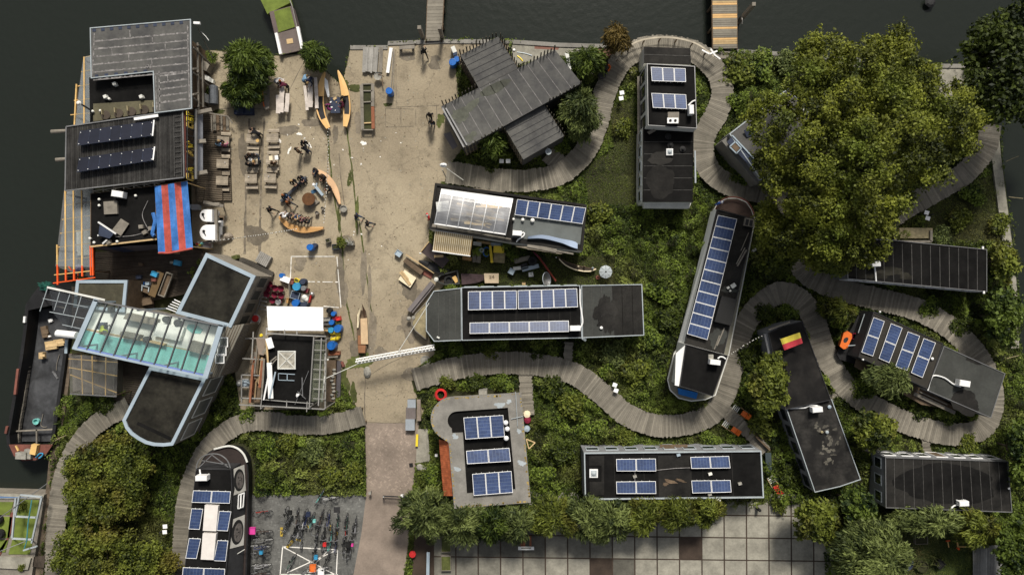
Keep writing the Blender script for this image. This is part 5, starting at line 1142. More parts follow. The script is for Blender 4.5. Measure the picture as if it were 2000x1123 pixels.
a_,c_=P(1728,892,2.6),P(1968,900,2.6);windows(n_1,c_,a_,1.0,2.1,7,1.0,M['white'],1,door=True);a_,c_=P(1728,892,2.6),P(1729,991,2.6);windows(n_1,a_,c_,1.0,2.1,3,.9,M['trim'],1)
o_1=thing('houseboat','grey houseboat with a blue framed roof window under the plane tree','houseboat',P(1520,240,0))
O0=[(1410,273),(1490,196),(1596,190),(1660,260),(1500,345),(1478,326)]
O0=[(1424,262),(1540,172),(1620,270),(1486,352)]
block(o_1,O0,2.9,M['greywall'],mat('slate_grey_roof',(.085,.082,.078),var=.25,scale=.8),M['trim'],.08,.06)
b=MB();t_=[P(x,y,2.4) for x,y in ((1410,276),(1424,264),(1486,352),(1480,360))];b.prism(t_,[Vector((p.x,p.y,0)) for p in t_]);b.build('bow_wall',mat('pale_grey_side',(.16,.155,.14),var=.2),o_1)
b=MB();b.slab([P(x,y,2.95) for x,y in ((1420,278),(1430,266),(1479,316),(1470,330))],.05);wf=b.build('roof_window',M['darkblue'],o_1);bars(wf,'window_frame','bluegrey',[((1430,265),3.0,(1479,317),3.0),((1425,287),3.0,(1436,277),3.0),((1436,277),3.0,(1448,290),3.0),((1448,290),3.0,(1438,300),3),((1425,287),3,(1438,300),3)],.1)
b=MB();b.slab([P(x,y,3.0) for x,y in ((1428,286),(1436,279),(1445,290),(1438,297))],.02);b.build('pane',M['wood'],wf)
for (x,y) in ((1464,258),(1580,203)): b=MB();b.slab([P(x-11,y-3,3.2),P(x+6,y-10,3.2),P(x+11,y+4,3.0),P(x-5,y+11,3.0)],.06);b.build('solar_panel',M['darkblue'],o_1)
vent(o_1,1565,215,2.9,.15,.3)
# ---------------- houseboat with portraits (bottom edge)
p_=thing('houseboat','boat with round portraits painted on its white side, by the bicycle park','houseboat',P(430,1010,0))
hp=[(366,1125),(374,1040),(383,960),(388,915),(396,895),(408,882),(424,873),(445,870),(463,874),(477,888),(484,905),(486,930),(482,1125),(478,1260),(360,1260)]
t_=[P(x,y,1.6) for x,y in hp];b=MB();b.prism(t_,[Vector((p.x,p.y,0)) for p in inset(t_,.3)]);b.build('hull',M['hull'],p_);foot(hp,1.6)
b=MB();t2=inset(t_,.12);b.slab([p+Vector((0,0,.02)) for p in t2],.02);b.build('deck',mat('bow_deck',(.03,.022,.02),var=.3),p_)
b=MB();l=smooth_line([(418,877),(445,871),(463,875),(476,887),(483,903)],3);b.tube([P(*p,1.75) for p in l],.09,7);b.build('gunwale',M['whitewall'],p_)
zc=3.6;cab=[(389,938),(393,905),(402,893),(417,887),(433,890),(444,900),(449,916),(452,958),(449,1040),(440,1125),(432,1260),(352,1260),(361,1125)]
CB=[(383,915),(452,916),(454,958),(449,1040),(441,1125),(432,1260),(350,1260),(359,1125),(373,1000)]
block(p_,CB,zc,M['darkwall'],M['black'],M['darkwall'],.05,.05,zb=1.5)
l=smooth_line([(383,918),(386,903),(396,891),(413,886),(430,888),(444,899),(451,916)],4);b=MB();b.tube([P(*p,zc) for p in l],.05,6)
for a,c in (((389,912),(414,888)),((414,888),(446,912)),((395,899),(444,907))): b.beam(P(*a,zc),P(*c,zc),.06)
b.build('bow_frame',M['greymetal'],p_)
# slanted white side with the portraits
SW0,SW1=[(452,917),(477,907),(480,958),(454,968)],[(449,1016),(478,1005),(476,1064),(446,1072)]
def sidequad(q,name,m_,zt=3.45,zb_=1.75):
    b=MB();A,B_,C_,D_=q;b.slab([P(*A,zt),P(*D_,zt),P(*C_,zb_),P(*B_,zb_)],.04);return b.build(name,M[m_] if m_ in M else MATS[m_],p_)
mat('side_white',(.60,.58,.53),var=.12);mat('portrait_dark',(.02,.02,.02),var=.2);mat('portrait_skin',(.14,.125,.115),var=.45,scale=4)
for q in (SW0,SW1):
    o=sidequad(q,'side_panel','side_white');
    def pt(u,v,lift): x,y=bil(q,u,v);return P(x,y,lerp(3.45,1.75,u)+lift)
    b=MB();b.poly([pt(.55+.40*math.cos(t),.5+.42*math.sin(t),.03) for t in np.linspace(0,6.283,25)[:-1]][::-1]);o2=b.build('portrait',MATS['portrait_dark'],o)
    b=MB();b.poly([pt(.60+.28*math.cos(t),.52+.32*math.sin(t),.04) for t in np.linspace(0,6.283,25)[:-1]][::-1])
    # face shading: brow, eyes, nose and mouth as flat painted marks
    b.build('painted_face',MATS['portrait_skin'],o)
    b=MB()
    for (u,v,ru,rv) in ((.52,.40,.035,.05),(.52,.64,.035,.05),(.62,.52,.06,.018),(.73,.52,.022,.09)): b.poly([pt(u+ru*math.cos(t),v+rv*math.sin(t),.05) for t in np.linspace(0,6.283,13)[:-1]][::-1])
    b.build('painted_features',MATS['portrait_dark'],o)
sidequad([(454,969),(480,960),(478,1004),(449,1015)],'side_panel','darkwall');sidequad([(446,1073),(476,1066),(474,1123),(441,1125)],'side_panel','darkwall')
bars(p_,'window','white',[((466,966),2.7,(477,962),2.2),((466,966),2.7,(465,993),2.7),((477,962),2.2,(475,989),2.2),((465,993),2.7,(475,989),2.2),((471,965),2.5,(470,991),2.5)],.09)
bars(p_,'side_rail','whitewall',[((452,1088),2.6,(478,1072),2.2)],.05)
solar(p_,[(377,957),(451,959),(449,983),(374,981)],zc,2,1,.1,.12,cells=(6,10));solar(p_,[(357,1107),(440,1110),(438,1136),(355,1132)],zc,2,1,.1,.12,cells=(6,10))
for q in ([(374,992),(397,993),(390,1034),(368,1033)],[(428,997),(452,998),(445,1037),(423,1036)],[(369,1050),(393,1051),(384,1091),(362,1090)],[(425,1054),(446,1055),(441,1096),(417,1095)]): solar(p_,q,zc,1,1,.05,.12,cells=(6,10))
for q in ([(400,986),(426,988),(422,1037),(396,1036)],[(396,1041),(422,1042),(417,1093),(392,1092)]):
    b=MB();b.slab([P(x,y,zc+.35) for x,y in q],.35);o=b.build('skylight',mat('opal_glazing',(.70,.66,.62),rough=.25,var=.08,scale=1),p_)
acunit(p_,396,932,zc,.02,[(392,928),(390,916),(394,915)],.95,.42)
# ================================================================ BARGE, RAFT AND THINGS ON THE CANAL SIDE
bg_=thing('barge','black open cargo barge moored along the quay','barge',P(70,740,-1))
HB=[(82,552),(66,572),(50,594),(46,640),(38,700),(24,780),(12,850),(14,872),(26,892),(44,902),(70,900),(92,886),(104,868),(116,790),(130,690),(138,640),(128,566),(106,552)]
t_=[P(x,y,.5) for x,y in HB];ii=inset(t_,.28);b=MB();n=len(t_)
for i in range(n):
    j=(i+1) % n;k=lambda p,f=.97: Vector((p.x,p.y,-1.3))
    b.poly([t_[i],t_[j],ii[j],ii[i]]);b.poly([t_[i],k(t_[i]),k(t_[j]),t_[j]]);b.poly([ii[i],ii[j],k(ii[j]),k(ii[i])])
b.poly([Vector((p.x,p.y,-1.25)) for p in ii][::-1]);b.build('hull',M['hull'],bg_)
b=MB();b.poly([Vector((P(x,y,-.9).x,P(x,y,-.9).y,-.9)) for x,y in ((66,610),(84,604),(128,600),(134,640),(112,790),(104,862),(36,862),(46,780),(58,680))][::-1]);b.build('hold_floor',M['sludge'],bg_)
b=MB();b.poly([P(x,y,-.85) for x,y in ((48,612),(66,610),(58,680),(46,780),(36,862),(20,862),(30,780),(42,690))][::-1]);b.build('side_bilge',M['hull'],bg_)
b=MB();l=smooth_line([(68,616),(62,680),(50,770),(40,830),(37,866)],4)
for a,c in zip(l[:-1],l[1:]): b.beam(P(a[0]+random.uniform(-.7,.7),a[1],-.62),P(c[0],c[1],-.62),.09,.3,t=random.uniform(.2,.9))
b.build('hold_coaming',M['greywood'],bg_)
b=MB();b.slab([P(x,y,.56) for x,y in ((17,868),(103,868),(92,884),(70,898),(44,900),(27,890))],.1);b.build('bow_deck',M['rust'],bg_)
b=MB();b.slab([P(x,y,.54) for x,y in ((84,556),(104,555),(126,568),(128,590),(56,606),(54,594),(68,574))],.1);b.build('stern_deck',M['hull'],bg_)
bars(bg_,'cross_beam','greywood',[((50,606),.3,(96,594),.3),((96,594),.3,(128,602),.3),((20,842),-.3,(105,838),-.3),((72,838),-.3,(72,868),-.3)],.12)
bars(bg_,'rail_patch','rust',[((36,720),.56,(30,770),.56),((15,832),.56,(12,846),.56)],.2);bars(bg_,'fender','white',[((49,618),.6,(48,630),.6)],.18)
b=MB();b.box(P(44,889,.85),(.9,.55,.5),-.05);b.box(P(56,886,.75),(.6,.8,.35),-.1);b.build('winch',M['stone'],bg_);b=MB();b.box(P(68,877,.8),(.5,.85,.4),-.2);b.beam(P(31,870,.7),P(36,880,.7),.12);b.build('hatch',M['beam'],bg_)
poleline('mooring_rope','blue rope curled on the barge bow','rope',[P(*p,.7) for p in smooth_line([(70,893),(78,885),(84,886),(80,892),(74,895)],3)],.06,'lightblue')
poleline('mooring_rope','pale rope from the barge bow to the boardwalk edge','rope',[P(*p,.5) for p in smooth_line([(88,890),(102,866),(115,856),(134,848)],6)],.035,'straw')
poleline('net','tangled green net on the barge stern','net',[P(80+random.gauss(8,7),558+random.gauss(0,5),.7+random.random()*.2) for _ in range(60)],.025,'net')
for (x,y,w_,d_,a,m_,h,lab) in ((101,674,1.0,.75,.15,'palewood',.3,'pale plywood sheet lying in the barge hold'),(116,669,.85,.6,.15,'palewood',.25,'second plywood sheet with a white rag in the barge hold'),(88,648,.5,1.0,.2,'wood',.3,'brown crate standing in the barge hold'),(83,694,.35,.55,.0,'palewood',.5,'narrow yellow box in the barge hold'),(99,626,.3,.3,.3,'white',.2,'white tub in the barge hold near the stern'),(96,657,.25,.18,.2,'white',.2,'small white carton in the barge hold'),(108,732,.14,.8,.6,'greymetal',.1,'grey metal bar lying in the middle of the barge hold')):
    t=thing('crate',lab,'crate',P(x,y,-.9));b=MB();b.box(P(x,y,-.9+h/2),(w_,d_,h),a);b.build('crate_body',M[m_],t);b=MB();b.box(P(x,y,-.9+h+.02),(w_+.05,d_*.4,.03),a,t=.8);b.build('slat',M[m_],t)
b=MB();b.lathe(P(74,822,-.9),[(.25,0),(.28,.3),(.22,.3),(.2,.05)],12);tag(b.build('bucket',M['turq']),'turquoise bucket near the bow end of the barge hold','bucket')
b=MB();b.tube([P(*p,-.8) for p in smooth_line([(116,692),(111,710),(110,724)],4)],.03,5);b.tube([P(*p,-.8) for p in smooth_line([(84,808),(80,830),(88,834),(94,832)],4)],.03,5);tag(b.build('cable',M['greywood']),'thin loose cable on the barge floor','cable')
# green decked boat at the lower corner
gb=thing('garden_boat','houseboat with turfed green decks and a white pipe frame','houseboat',P(40,1040,-1))
GB=[(-60,962),(86,966),(84,985),(62,1123),(40,1250),(-60,1250)];t_=[P(x,y,.5) for x,y in GB];b=MB();b.prism(t_,[Vector((p.x,p.y,-1.3)) for p in t_]);b.build('hull',M['greywood'],gb)
b=MB()
for q in (((-60,980),(26,980),(20,1005),(-60,1005)),((-60,1009),(24,1009),(18,1050),(-60,1050)),((-60,1054),(16,1054),(10,1078),(-60,1078)),((34,976),(76,976),(66,1050),(26,1050)),((24,1054),(64,1054),(58,1082),(16,1082))): b.slab([P(x,y,.56) for x,y in q],.05,t=random.uniform(.3,.7))
b.build('turf',M['turf'],gb)
b=MB();b.slab([P(x,y,.6) for x,y in ((-60,962),(86,966),(84,974),(-60,974))],.1);b.build('edge_deck',M['slabs'],gb);b=MB();b.slab([P(x,y,.62) for x,y in ((-60,966),(70,972),(40,972),(-60,973))],.1);b.build('edge_stripe',mat('blue_edge',(.1,.17,.3),var=.3),gb)
bars(gb,'pipe_frame','trim',[((31,972),1.9,(24,1050),1.9),((38,968),1.9,(30,1008),1.9),((82,970),1.9,(62,1060),1.9),((32,1008),1.9,(70,1010),1.9),((24,1051),1.9,(64,1053),1.9),((40,966),1.9,(82,970),1.9),((46,1074),1.2,(72,1066),1.5)],.13)
bars(gb,'frame_leg','trim',[((x,y),1.9,(x*.999+.5,y),.5) for x,y in ((31,974),(80,974),(24,1050),(63,1055))],.09)
b=MB();b.tube([P(*p,2.0) for p in smooth_line([(62,976),(60,990),(55,1020),(52,1055),(47,1072)],6)],.05,6);b.build('hose',mat('green_blue_hose',(.05,.2,.22),var=.2),gb)
b=MB();b.slab([P(x,y,.7) for x,y in ((-60,1084),(60,1090),(54,1112),(-60,1106))],.2);b.build('stern_deck',M['slabs'],gb);b=MB();b.slab([P(x,y,.56) for x,y in ((0,1085),(22,1040),(26,1000),(20,1000),(14,1050),(-10,1085))],.02);b.build('rusty_strip',M['rust'],gb)
for (x,y) in ((0,1013),(3,1040)): b=MB();b.lathe(P(x,y,.6),[(.35,0),(.42,.2),(.35,.4),(.2,.4),(.2,.1)],14);tag(b.build('tyre',M['rubber']),('upper' if y<1030 else 'lower')+' black tyre lying on the turfed boat deck','tyre')
for a,c,lab in (((0,1010),(92,944),'long mooring cable over the turfed boat to the quay'),((0,1076),(62,1052),'lower dark cable across the turfed boat')): poleline('mooring_cable',lab,'cable',[P(*a,2.2),P(*c,1.6)],.035,'greymetal')
rb=thing('rowing_boat','pale blue rowing boat tied between turfed boat and boardwalk','rowing boat',P(85,1030,-1))
out=[(80,984),(86,985),(92,993),(95,1005),(94,1030),(89,1058),(85,1076),(80,1078),(74,1076),(73,1060),(78,1030),(79,1000)]
t_=[P(x,y,0) for x,y in out];ii=inset(t_,.09);b=MB();n=len(t_)
for i in range(n): j=(i+1) % n;b.poly([t_[i],t_[j],ii[j],ii[i]]);b.poly([t_[i],t_[i]-Vector((0,0,.9)),t_[j]-Vector((0,0,.9)),t_[j]]);b.poly([ii[i],ii[j],ii[j]-Vector((0,0,.4)),ii[i]-Vector((0,0,.4))])
b.build('hull',M['canoewhite'],rb);b=MB();b.poly([p-Vector((0,0,.38)) for p in ii][::-1]);b.build('floor',mat('boat_floor',(.09,.06,.055),var=.3),rb)
for q in (((80,984),(87,985),(92,994),(80,996)),((82,1000),(92,999),(92,1006),(82,1006)),((75,1060),(87,1060),(86,1066),(75,1066)),((75,1070),(85,1070),(84,1077),(74,1077))): b=MB();b.slab([P(x,y,.02) for x,y in q],.05);b.build('thwart',M['canoewhite'],rb)
b=MB();q=[(66,1087),(88,1084),(86,1108),(63,1106)]
for k in range(9): b.slab([P(*bil(q,k/9+.01,0),.5),P(*bil(q,(k+1)/9-.012,0),.5),P(*bil(q,(k+1)/9-.012,1),.5),P(*bil(q,k/9+.01,1),.5)][::-1],.06,t=random.uniform(.3,.7))
tag(b.build('gangplank',M['deckdark']),'slatted gangplank from the boardwalk to the turfed boat','gangplank')
# ================================================================ PEOPLE
def skin_body(J,name):
    """J: joints {name: (x, y, z)}; one continuous skinned surface, coloured by body region"""
    chain=[('pelvis','waist'),('waist','chest'),('chest','neck'),('neck','chin'),('chin','brow'),('brow','crown')]
    for s in 'LR': chain += [('chest','sh'+s),('sh'+s,'el'+s),('el'+s,'wr'+s),('wr'+s,'pa'+s),('pelvis','hp'+s),('hp'+s,'kn'+s),('kn'+s,'an'+s),('an'+s,'to'+s)]
    rad=dict(pelvis=(.15,.12),waist=(.14,.11),chest=(.17,.12),neck=(.06,.06),chin=(.065,.075),brow=(.082,.098),crown=(.055,.065))
    for s in 'LR': rad.update({'sh'+s: (.075,.075),'el'+s: (.052,.052),'wr'+s: (.034,.034),'pa'+s: (.042,.022),'hp'+s: (.10,.10),'kn'+s: (.068,.068),'an'+s: (.045,.045),'to'+s: (.045,.035)})
    ks=list(rad);idx={k: i for i,k in enumerate(ks)}
    me=bpy.data.meshes.new(name);me.from_pydata([J[k] for k in ks],[(idx[a],idx[c]) for a,c in chain],[]);me.update()
    o=bpy.data.objects.new('tmp_'+name,me);sc.collection.objects.link(o)
    sm=o.modifiers.new('s','SKIN');sm.use_smooth_shade=True
    for i,k in enumerate(ks): me.skin_vertices[0].data[i].radius=rad[k];me.skin_vertices[0].data[i].use_root=(k=='pelvis')
    ss=o.modifiers.new('u','SUBSURF');ss.levels=2;ss.render_levels=2
    dg=bpy.context.evaluated_depsgraph_get();out=bpy.data.meshes.new_from_object(o.evaluated_get(dg));bpy.data.objects.remove(o)
    seg=[(Vector(J[a]),Vector(J[c]),(0 if c in ('chin','brow','crown') or c[:2]=='pa' else 1 if c in ('waist','chest','neck') or c[:2] in ('sh','el','wr') else 3 if c[:2]=='to' else 2)) for a,c in chain]
    mi=[]
    for p in out.polygons:
        best=min(seg,key=lambda s: ((s[0]+(s[1]-s[0])*max(0,min(1,(p.center-s[0]).dot(s[1]-s[0])/max(1e-6,(s[1]-s[0]).length_squared))))-p.center).length);mi.append(best[2])
    # fingers, nose and ears added to the same mesh
    vs=[v.co.copy() for v in out.vertices];fs=[tuple(p.vertices) for p in out.polygons];b=MB()
    for s in 'LR':
        w_,pa=Vector(J['wr'+s]),Vector(J['pa'+s]);d=(pa-w_).normalized();sd=d.cross(Vector((0,0,1)) if abs(d.z)<.9 else Vector((0,1,0))).normalized();pn=sd.cross(d);sg=1 if s=='L' else-1
        for k,ln in enumerate((.070,.082,.078,.060)):
            a=pa+sd*(.027-.018*k)*sg+d*.015;m_=a+d*ln*.55+pn*.006;e=m_+d*ln*.35+pn*.022;b.cyl(a,m_,.010,.009,6);b.cyl(m_,e,.009,.006,6)
        a=w_.lerp(pa,.5)+sd*.03*sg;m_=a+(d*.6+sd*.8*sg).normalized()*.04;b.cyl(a,m_,.012,.010,6);b.cyl(m_,m_+d*.035,.010,.007,6)
    hd=(Vector(J['crown'])-Vector(J['chin'])).normalized();br=Vector(J['brow']);f=Vector(J['face']).normalized();sd=hd.cross(f).normalized()
    b.cyl(br+f*.085-hd*.01,br+f*.118-hd*.045,.010,.018,6)
    for s in (-1,1): b.cyl(br+sd*s*.074-hd*.02,br+sd*s*.095-hd*.025-f*.01,.028,.024,8)
    k=len(vs);vs += [Vector(v) for v in b.v];fs += [tuple(i+k for i in q) for q in b.f];mi += [0]*len(b.f)
    e=MB()
    for s in (-1,1): e.cyl(br+f*.078+sd*s*.034+hd*.005,br+f*.098+sd*s*.033+hd*.005,.016,.012,6)
    e.box(br+f*.086-hd*.075,(.05,.03,.012));k=len(vs);vs += [Vector(v) for v in e.v];fs += [tuple(i+k for i in q) for q in e.f];mi += [4]*len(e.f)
    m2=bpy.data.meshes.new(name);m2.from_pydata([tuple(v) for v in vs],[],fs)
    for q in (SKIN,CL['black'],CL['jeans'],SHOE,HAIR['brown']): m2.materials.append(q)
    m2.polygons.foreach_set('material_index',mi);m2.polygons.foreach_set('use_smooth',[True]*len(fs))
    at=m2.attributes.new('tint','FLOAT','FACE');at.data.foreach_set('value',[.5]*len(fs));m2.update();bpy.data.meshes.remove(out)
    b=MB();n=16;c=br+hd*.03-f*.022;rings=6;R3=Matrix((sd,f,hd)).transposed()
    pr=[]
    for i in range(rings+1):
        ph=i/rings*math.pi*.62;pr.append([c+R3@Vector((math.sin(ph)*.104*math.cos(t),math.sin(ph)*.118*math.sin(t),math.cos(ph)*.112-(.05 if i==rings and math.sin(t)<.2 else 0))) for t in np.linspace(0,2*math.pi,n+1)[:-1]])
    for i in range(rings):
        for j in range(n): b.poly([pr[i][j],pr[i+1][j],pr[i+1][(j+1) % n],pr[i][(j+1) % n]])
    return m2,b
def pose(kind):
    J=dict(pelvis=(0,0,.95),waist=(0,0,1.12),chest=(0,.0,1.36),neck=(0,.01,1.49),chin=(0,.03,1.57),brow=(0,.035,1.66),crown=(0,.02,1.735),face=(0,1,0))
    for s,x in (('L',-1),('R',1)):
        J.update({'sh'+s: (x*.185,0,1.41),'el'+s: (x*.25,.0,1.13),'wr'+s: (x*.25,.13,.90),'pa'+s: (x*.245,.16,.82),'hp'+s: (x*.09,0,.90),'kn'+s: (x*.11,.02,.49),'an'+s: (x*.12,-.02,.08),'to'+s: (x*.14,.15,.035)})
    if kind=='walk':
        J.update(knL=(-.10,.22,.52),anL=(-.10,.32,.10),toL=(-.11,.48,.06),knR=(.10,-.08,.50),anR=(.10,-.42,.16),toR=(.10,-.33,.04),elL=(-.26,-.16,1.15),wrL=(-.24,-.10,.90),paL=(-.24,-.06,.82),elR=(.26,.12,1.14),wrR=(.22,.34,1.00),paR=(.21,.42,.97))
    if kind=='sit':
        for k in ('pelvis','waist','chest','neck','chin','brow','crown'): x,y,z=J[k];J[k]=(x,y+(z-.95)*.12,z-.40)
        for s,x in (('L',-1),('R',1)): J.update({'sh'+s: (x*.185,.05,1.01),'el'+s: (x*.27,.16,.78),'wr'+s: (x*.14,.38,.72),'pa'+s: (x*.09,.46,.71),'hp'+s: (x*.10,.02,.53),'kn'+s: (x*.15,.46,.50),'an'+s: (x*.14,.50,.09),'to'+s: (x*.16,.66,.035)})
    if kind=='lean':
        J.update(pelvis=(0,-.05,.92),waist=(0,.08,1.06),chest=(0,.30,1.20),neck=(0,.43,1.26),chin=(0,.51,1.28),brow=(0,.58,1.33),crown=(0,.60,1.42),face=(0,.8,-.6))
        for s,x in (('L',-1),('R',1)): J.update({'sh'+s: (x*.185,.34,1.22),'el'+s: (x*.27,.46,.98),'wr'+s: (x*.18,.66,.84),'pa'+s: (x*.15,.74,.81),'hp'+s: (x*.09,-.05,.87)})
    return J
PROTO={k: skin_body(pose(k),'body_'+k) for k in ('stand','walk','sit','lean')}
HAIRM={}
def person(px,py,face,kind,top,legs,hair,label,z=0.0,group=None,cap=None):
    """face: degrees, 0 looks to the top of the photo, 90 to its left"""
    r=thing('person',label,'person',(0,0,0),group)
    body=bpy.data.objects.new('body',PROTO[kind][0]);sc.collection.objects.link(body);body.parent=r
    for i,mm in ((1,CL[top]),(2,CL[legs]),(4,HAIR['black'])): body.material_slots[i].link='OBJECT';body.material_slots[i].material=mm
    if kind not in HAIRM:
        h_=PROTO[kind][1].build('hair',HAIR['brown'],None,True);HAIRM[kind]=h_.data;bpy.data.objects.remove(h_)
    h_=bpy.data.objects.new('hair' if not cap else 'hood',HAIRM[kind]);sc.collection.objects.link(h_);h_.parent=r
    h_.material_slots[0].link='OBJECT';h_.material_slots[0].material=CL[cap] if cap else HAIR[hair]
    r.location=P(px,py,z+.5)-Vector((0,0,.5));r.rotation_euler.z=R(face);s=random.uniform(.97,1.05);r.scale=(s,s,s);return r
PEOPLE=[
 (830,106,20,'walk','black','black','black','person in black walking on the quay below the grey jetty'),
 (841,229,180,'walk','black','black','black','person in black walking ahead by the palisade hall corner'),
 (845,243,175,'stand','black','jeans','black','person in black with dark jeans following by the palisade hall corner'),
 (700,424,250,'walk','navy','jeans','black','person in navy strolling across the yard, nearest the canoe circle'),
 (721,438,265,'walk','black','navy','black','person in black strolling in the empty middle of the yard'),
 (598,282,200,'stand','black','black','black','person in black standing in the yard group, nearest the quay'),
 (585,297,300,'stand','brown','black','black','person in a brown coat standing in the yard group'),
 (603,297,40,'lean','black','navy','black','person in black bending in the standing yard group'),
 (587,347,215,'sit','black','navy','black','person in black sitting at the upper end of the dark log bench'),
 (573,354,215,'sit','black','black','fair','fair haired person in black on the upper part of the log bench'),
 (556,382,230,'sit','black','jeans','red','red haired person in black on the lower end of the log bench'),
 (569,398,235,'walk','brown','grey','red','child with red hair walking into the canoe circle'),
 (532,411,250,'walk','black','black','black','person in black walking up to the lower canoe'),
 (553,424,330,'sit','white','white','brown','person in white sitting on the lower canoe'),
 (567,427,330,'sit','black','grey','black','person in black between the white and the tan sitter on the lower canoe'),
 (577,430,340,'sit','tan','jeans','brown','person in tan sitting in the middle of the lower canoe'),
 (588,435,345,'sit','black','maroon','black','person in black with maroon trousers on the lower canoe'),
 (601,436,350,'sit','black','black','black','person in black with a red hood on the lower canoe'),
 (620,333,130,'sit','black','jeans','black','person in black and jeans at the tip of the upper canoe'),
 (635,345,135,'sit','black','brown','brown','person in black in the middle of the upper canoe'),
 (646,367,120,'sit','black','black','black','person in black at the wide part of the upper canoe'),
 (541,160,250,'lean','white','jeans','red','person in a white shirt bending over the white boards'),
 (561,169,90,'lean','maroon','black','black','person in maroon bending between the white boards and the slipway'),
 (595,160,300,'lean','lightblue','jeans','fair','person in light blue leaning over the white boards near the yellow canoes'),
 (611,156,160,'lean','navy','grey','fair','person in navy leaning over the white boards near the yellow canoes'),
 (641,213,300,'sit','magenta','black','black','person in magenta sitting at the table between the yellow canoes'),
 (672,207,90,'sit','maroon','black','black','person in dark red sitting at the table between the yellow canoes'),
 (674,195,100,'sit','black','black','black','person in black sitting at the table between the yellow canoes'),
 (508,264,60,'lean','black','black','black','person in black leaning over a picnic table end'),
 (484,309,260,'sit','black','black','black','person in black sitting at the short end of the crowded picnic table'),
 (492,302,180,'sit','black','grey','brown','brown haired person at the top side of the crowded picnic table'),
 (502,303,180,'sit','grey','jeans','black','person in grey at the top side of the crowded picnic table'),
 (488,324,5,'sit','black','jeans','black','person in black and jeans at the bottom side of the crowded picnic table'),
 (501,325,355,'sit','black','black','brown','brown haired person in black at the bottom side of the crowded picnic table'),
 (537,322,10,'sit','brown','black','brown','person in brown sitting at the picnic table with papers'),
 (431,285,0,'sit','lightblue','navy','black','person in light blue at the picnic table by the steps'),
 (433.5,277,200,'sit','black','black','fair','fair haired person in black at the picnic table by the steps'),
 (442,286,0,'sit','stripe','jeans','brown','person in a pink striped top at the picnic table by the steps'),
]
# ================================================================ YARD FURNITURE
def picnic():
    t=thing('picnic_table','x','picnic table',(0,0,0),'picnic tables in the yard');PW=mat('table_wood',(.30,.255,.195),var=.25,scale=2)
    b=MB()
    for k in range(5): b.box((0,-.31+.155*k,.74),(1.05,.145,.04),t=random.uniform(.3,.7))
    b.build('tabletop',PW,t)
    for s in (-1,1):
        b=MB()
        for k in range(2): b.box((0,s*(.62+.15*k),.45),(1.05,.14,.04),t=random.uniform(.3,.7))
        b.build('bench',PW,t)
    for s in (-1,1):
        b=MB();b.beam((s*.38,-.2,.70),(s*.38,-.75,0),.05,.1);b.beam((s*.38,.2,.70),(s*.38,.75,0),.05,.1);b.beam((s*.38,-.74,.41),(s*.38,.74,.41),.05,.1);b.build('leg',M['wood'],t)
    return t
PT=picnic()
TB=[(438,277,'picnic table by the steps with three people'),(437,321,'empty picnic table along the deck, between two others'),(436,354,'empty picnic table along the deck, farthest from the steps'),
      (495,273,'picnic table in the middle row with someone leaning over its end'),(494,314,'crowded picnic table with people on both sides'),(492,350,'empty picnic table in the middle row, nearest the kitchen'),
      (534,271,'empty picnic table in the outer row, nearest the quay'),(533,314,'picnic table in the outer row with papers on it'),(529,349,'empty picnic table in the outer row, nearest the kitchen')]
for k,(x,y,lab) in enumerate(TB):
    o=PT if k==0 else dup(PT);o.location=P(x,y,.5)-Vector((0,0,.5));o.rotation_euler.z=R(random.uniform(-4,3));o['label']=lab
# a few cups, plates and papers resting on the tables
for (x,y,m_,lab) in ((540,308,'white','white sheet of paper on the outer row picnic table'),(529,309,'cream','cream sheet of paper on the outer row picnic table')):
    b=MB();b.box(P(x,y,.77),(.3,.38,.008),.1);tag(b.build('paper',M[m_]),lab,'paper')
for k,(x,y,m_,lab) in enumerate(((489,312,'white','white plate on the crowded picnic table'),(496,316,'tan','tan plate on the crowded picnic table'),(500,311,'cream','cream plate on the crowded picnic table'),(503,275,'beam','yellow plate on the picnic table with the leaning person'))):
    b=MB();b.lathe(P(x,y,.76),[(.08,0),(.14,.02),(.15,.03),(.09,.02)],12);tag(b.build('plate',M[m_]),lab,'plate')
for (x,y,lab) in ((486,346,'small white cup on the middle row empty table'),(525,345,'small white cup on the outer row empty table'),(440,318,'small white cup on the deck side empty table')):
    b=MB();b.lathe(P(x,y,.76),[(.035,0),(.045,.1),(.038,.1),(.03,.02)],8);tag(b.build('cup',M['white']),lab,'cup')
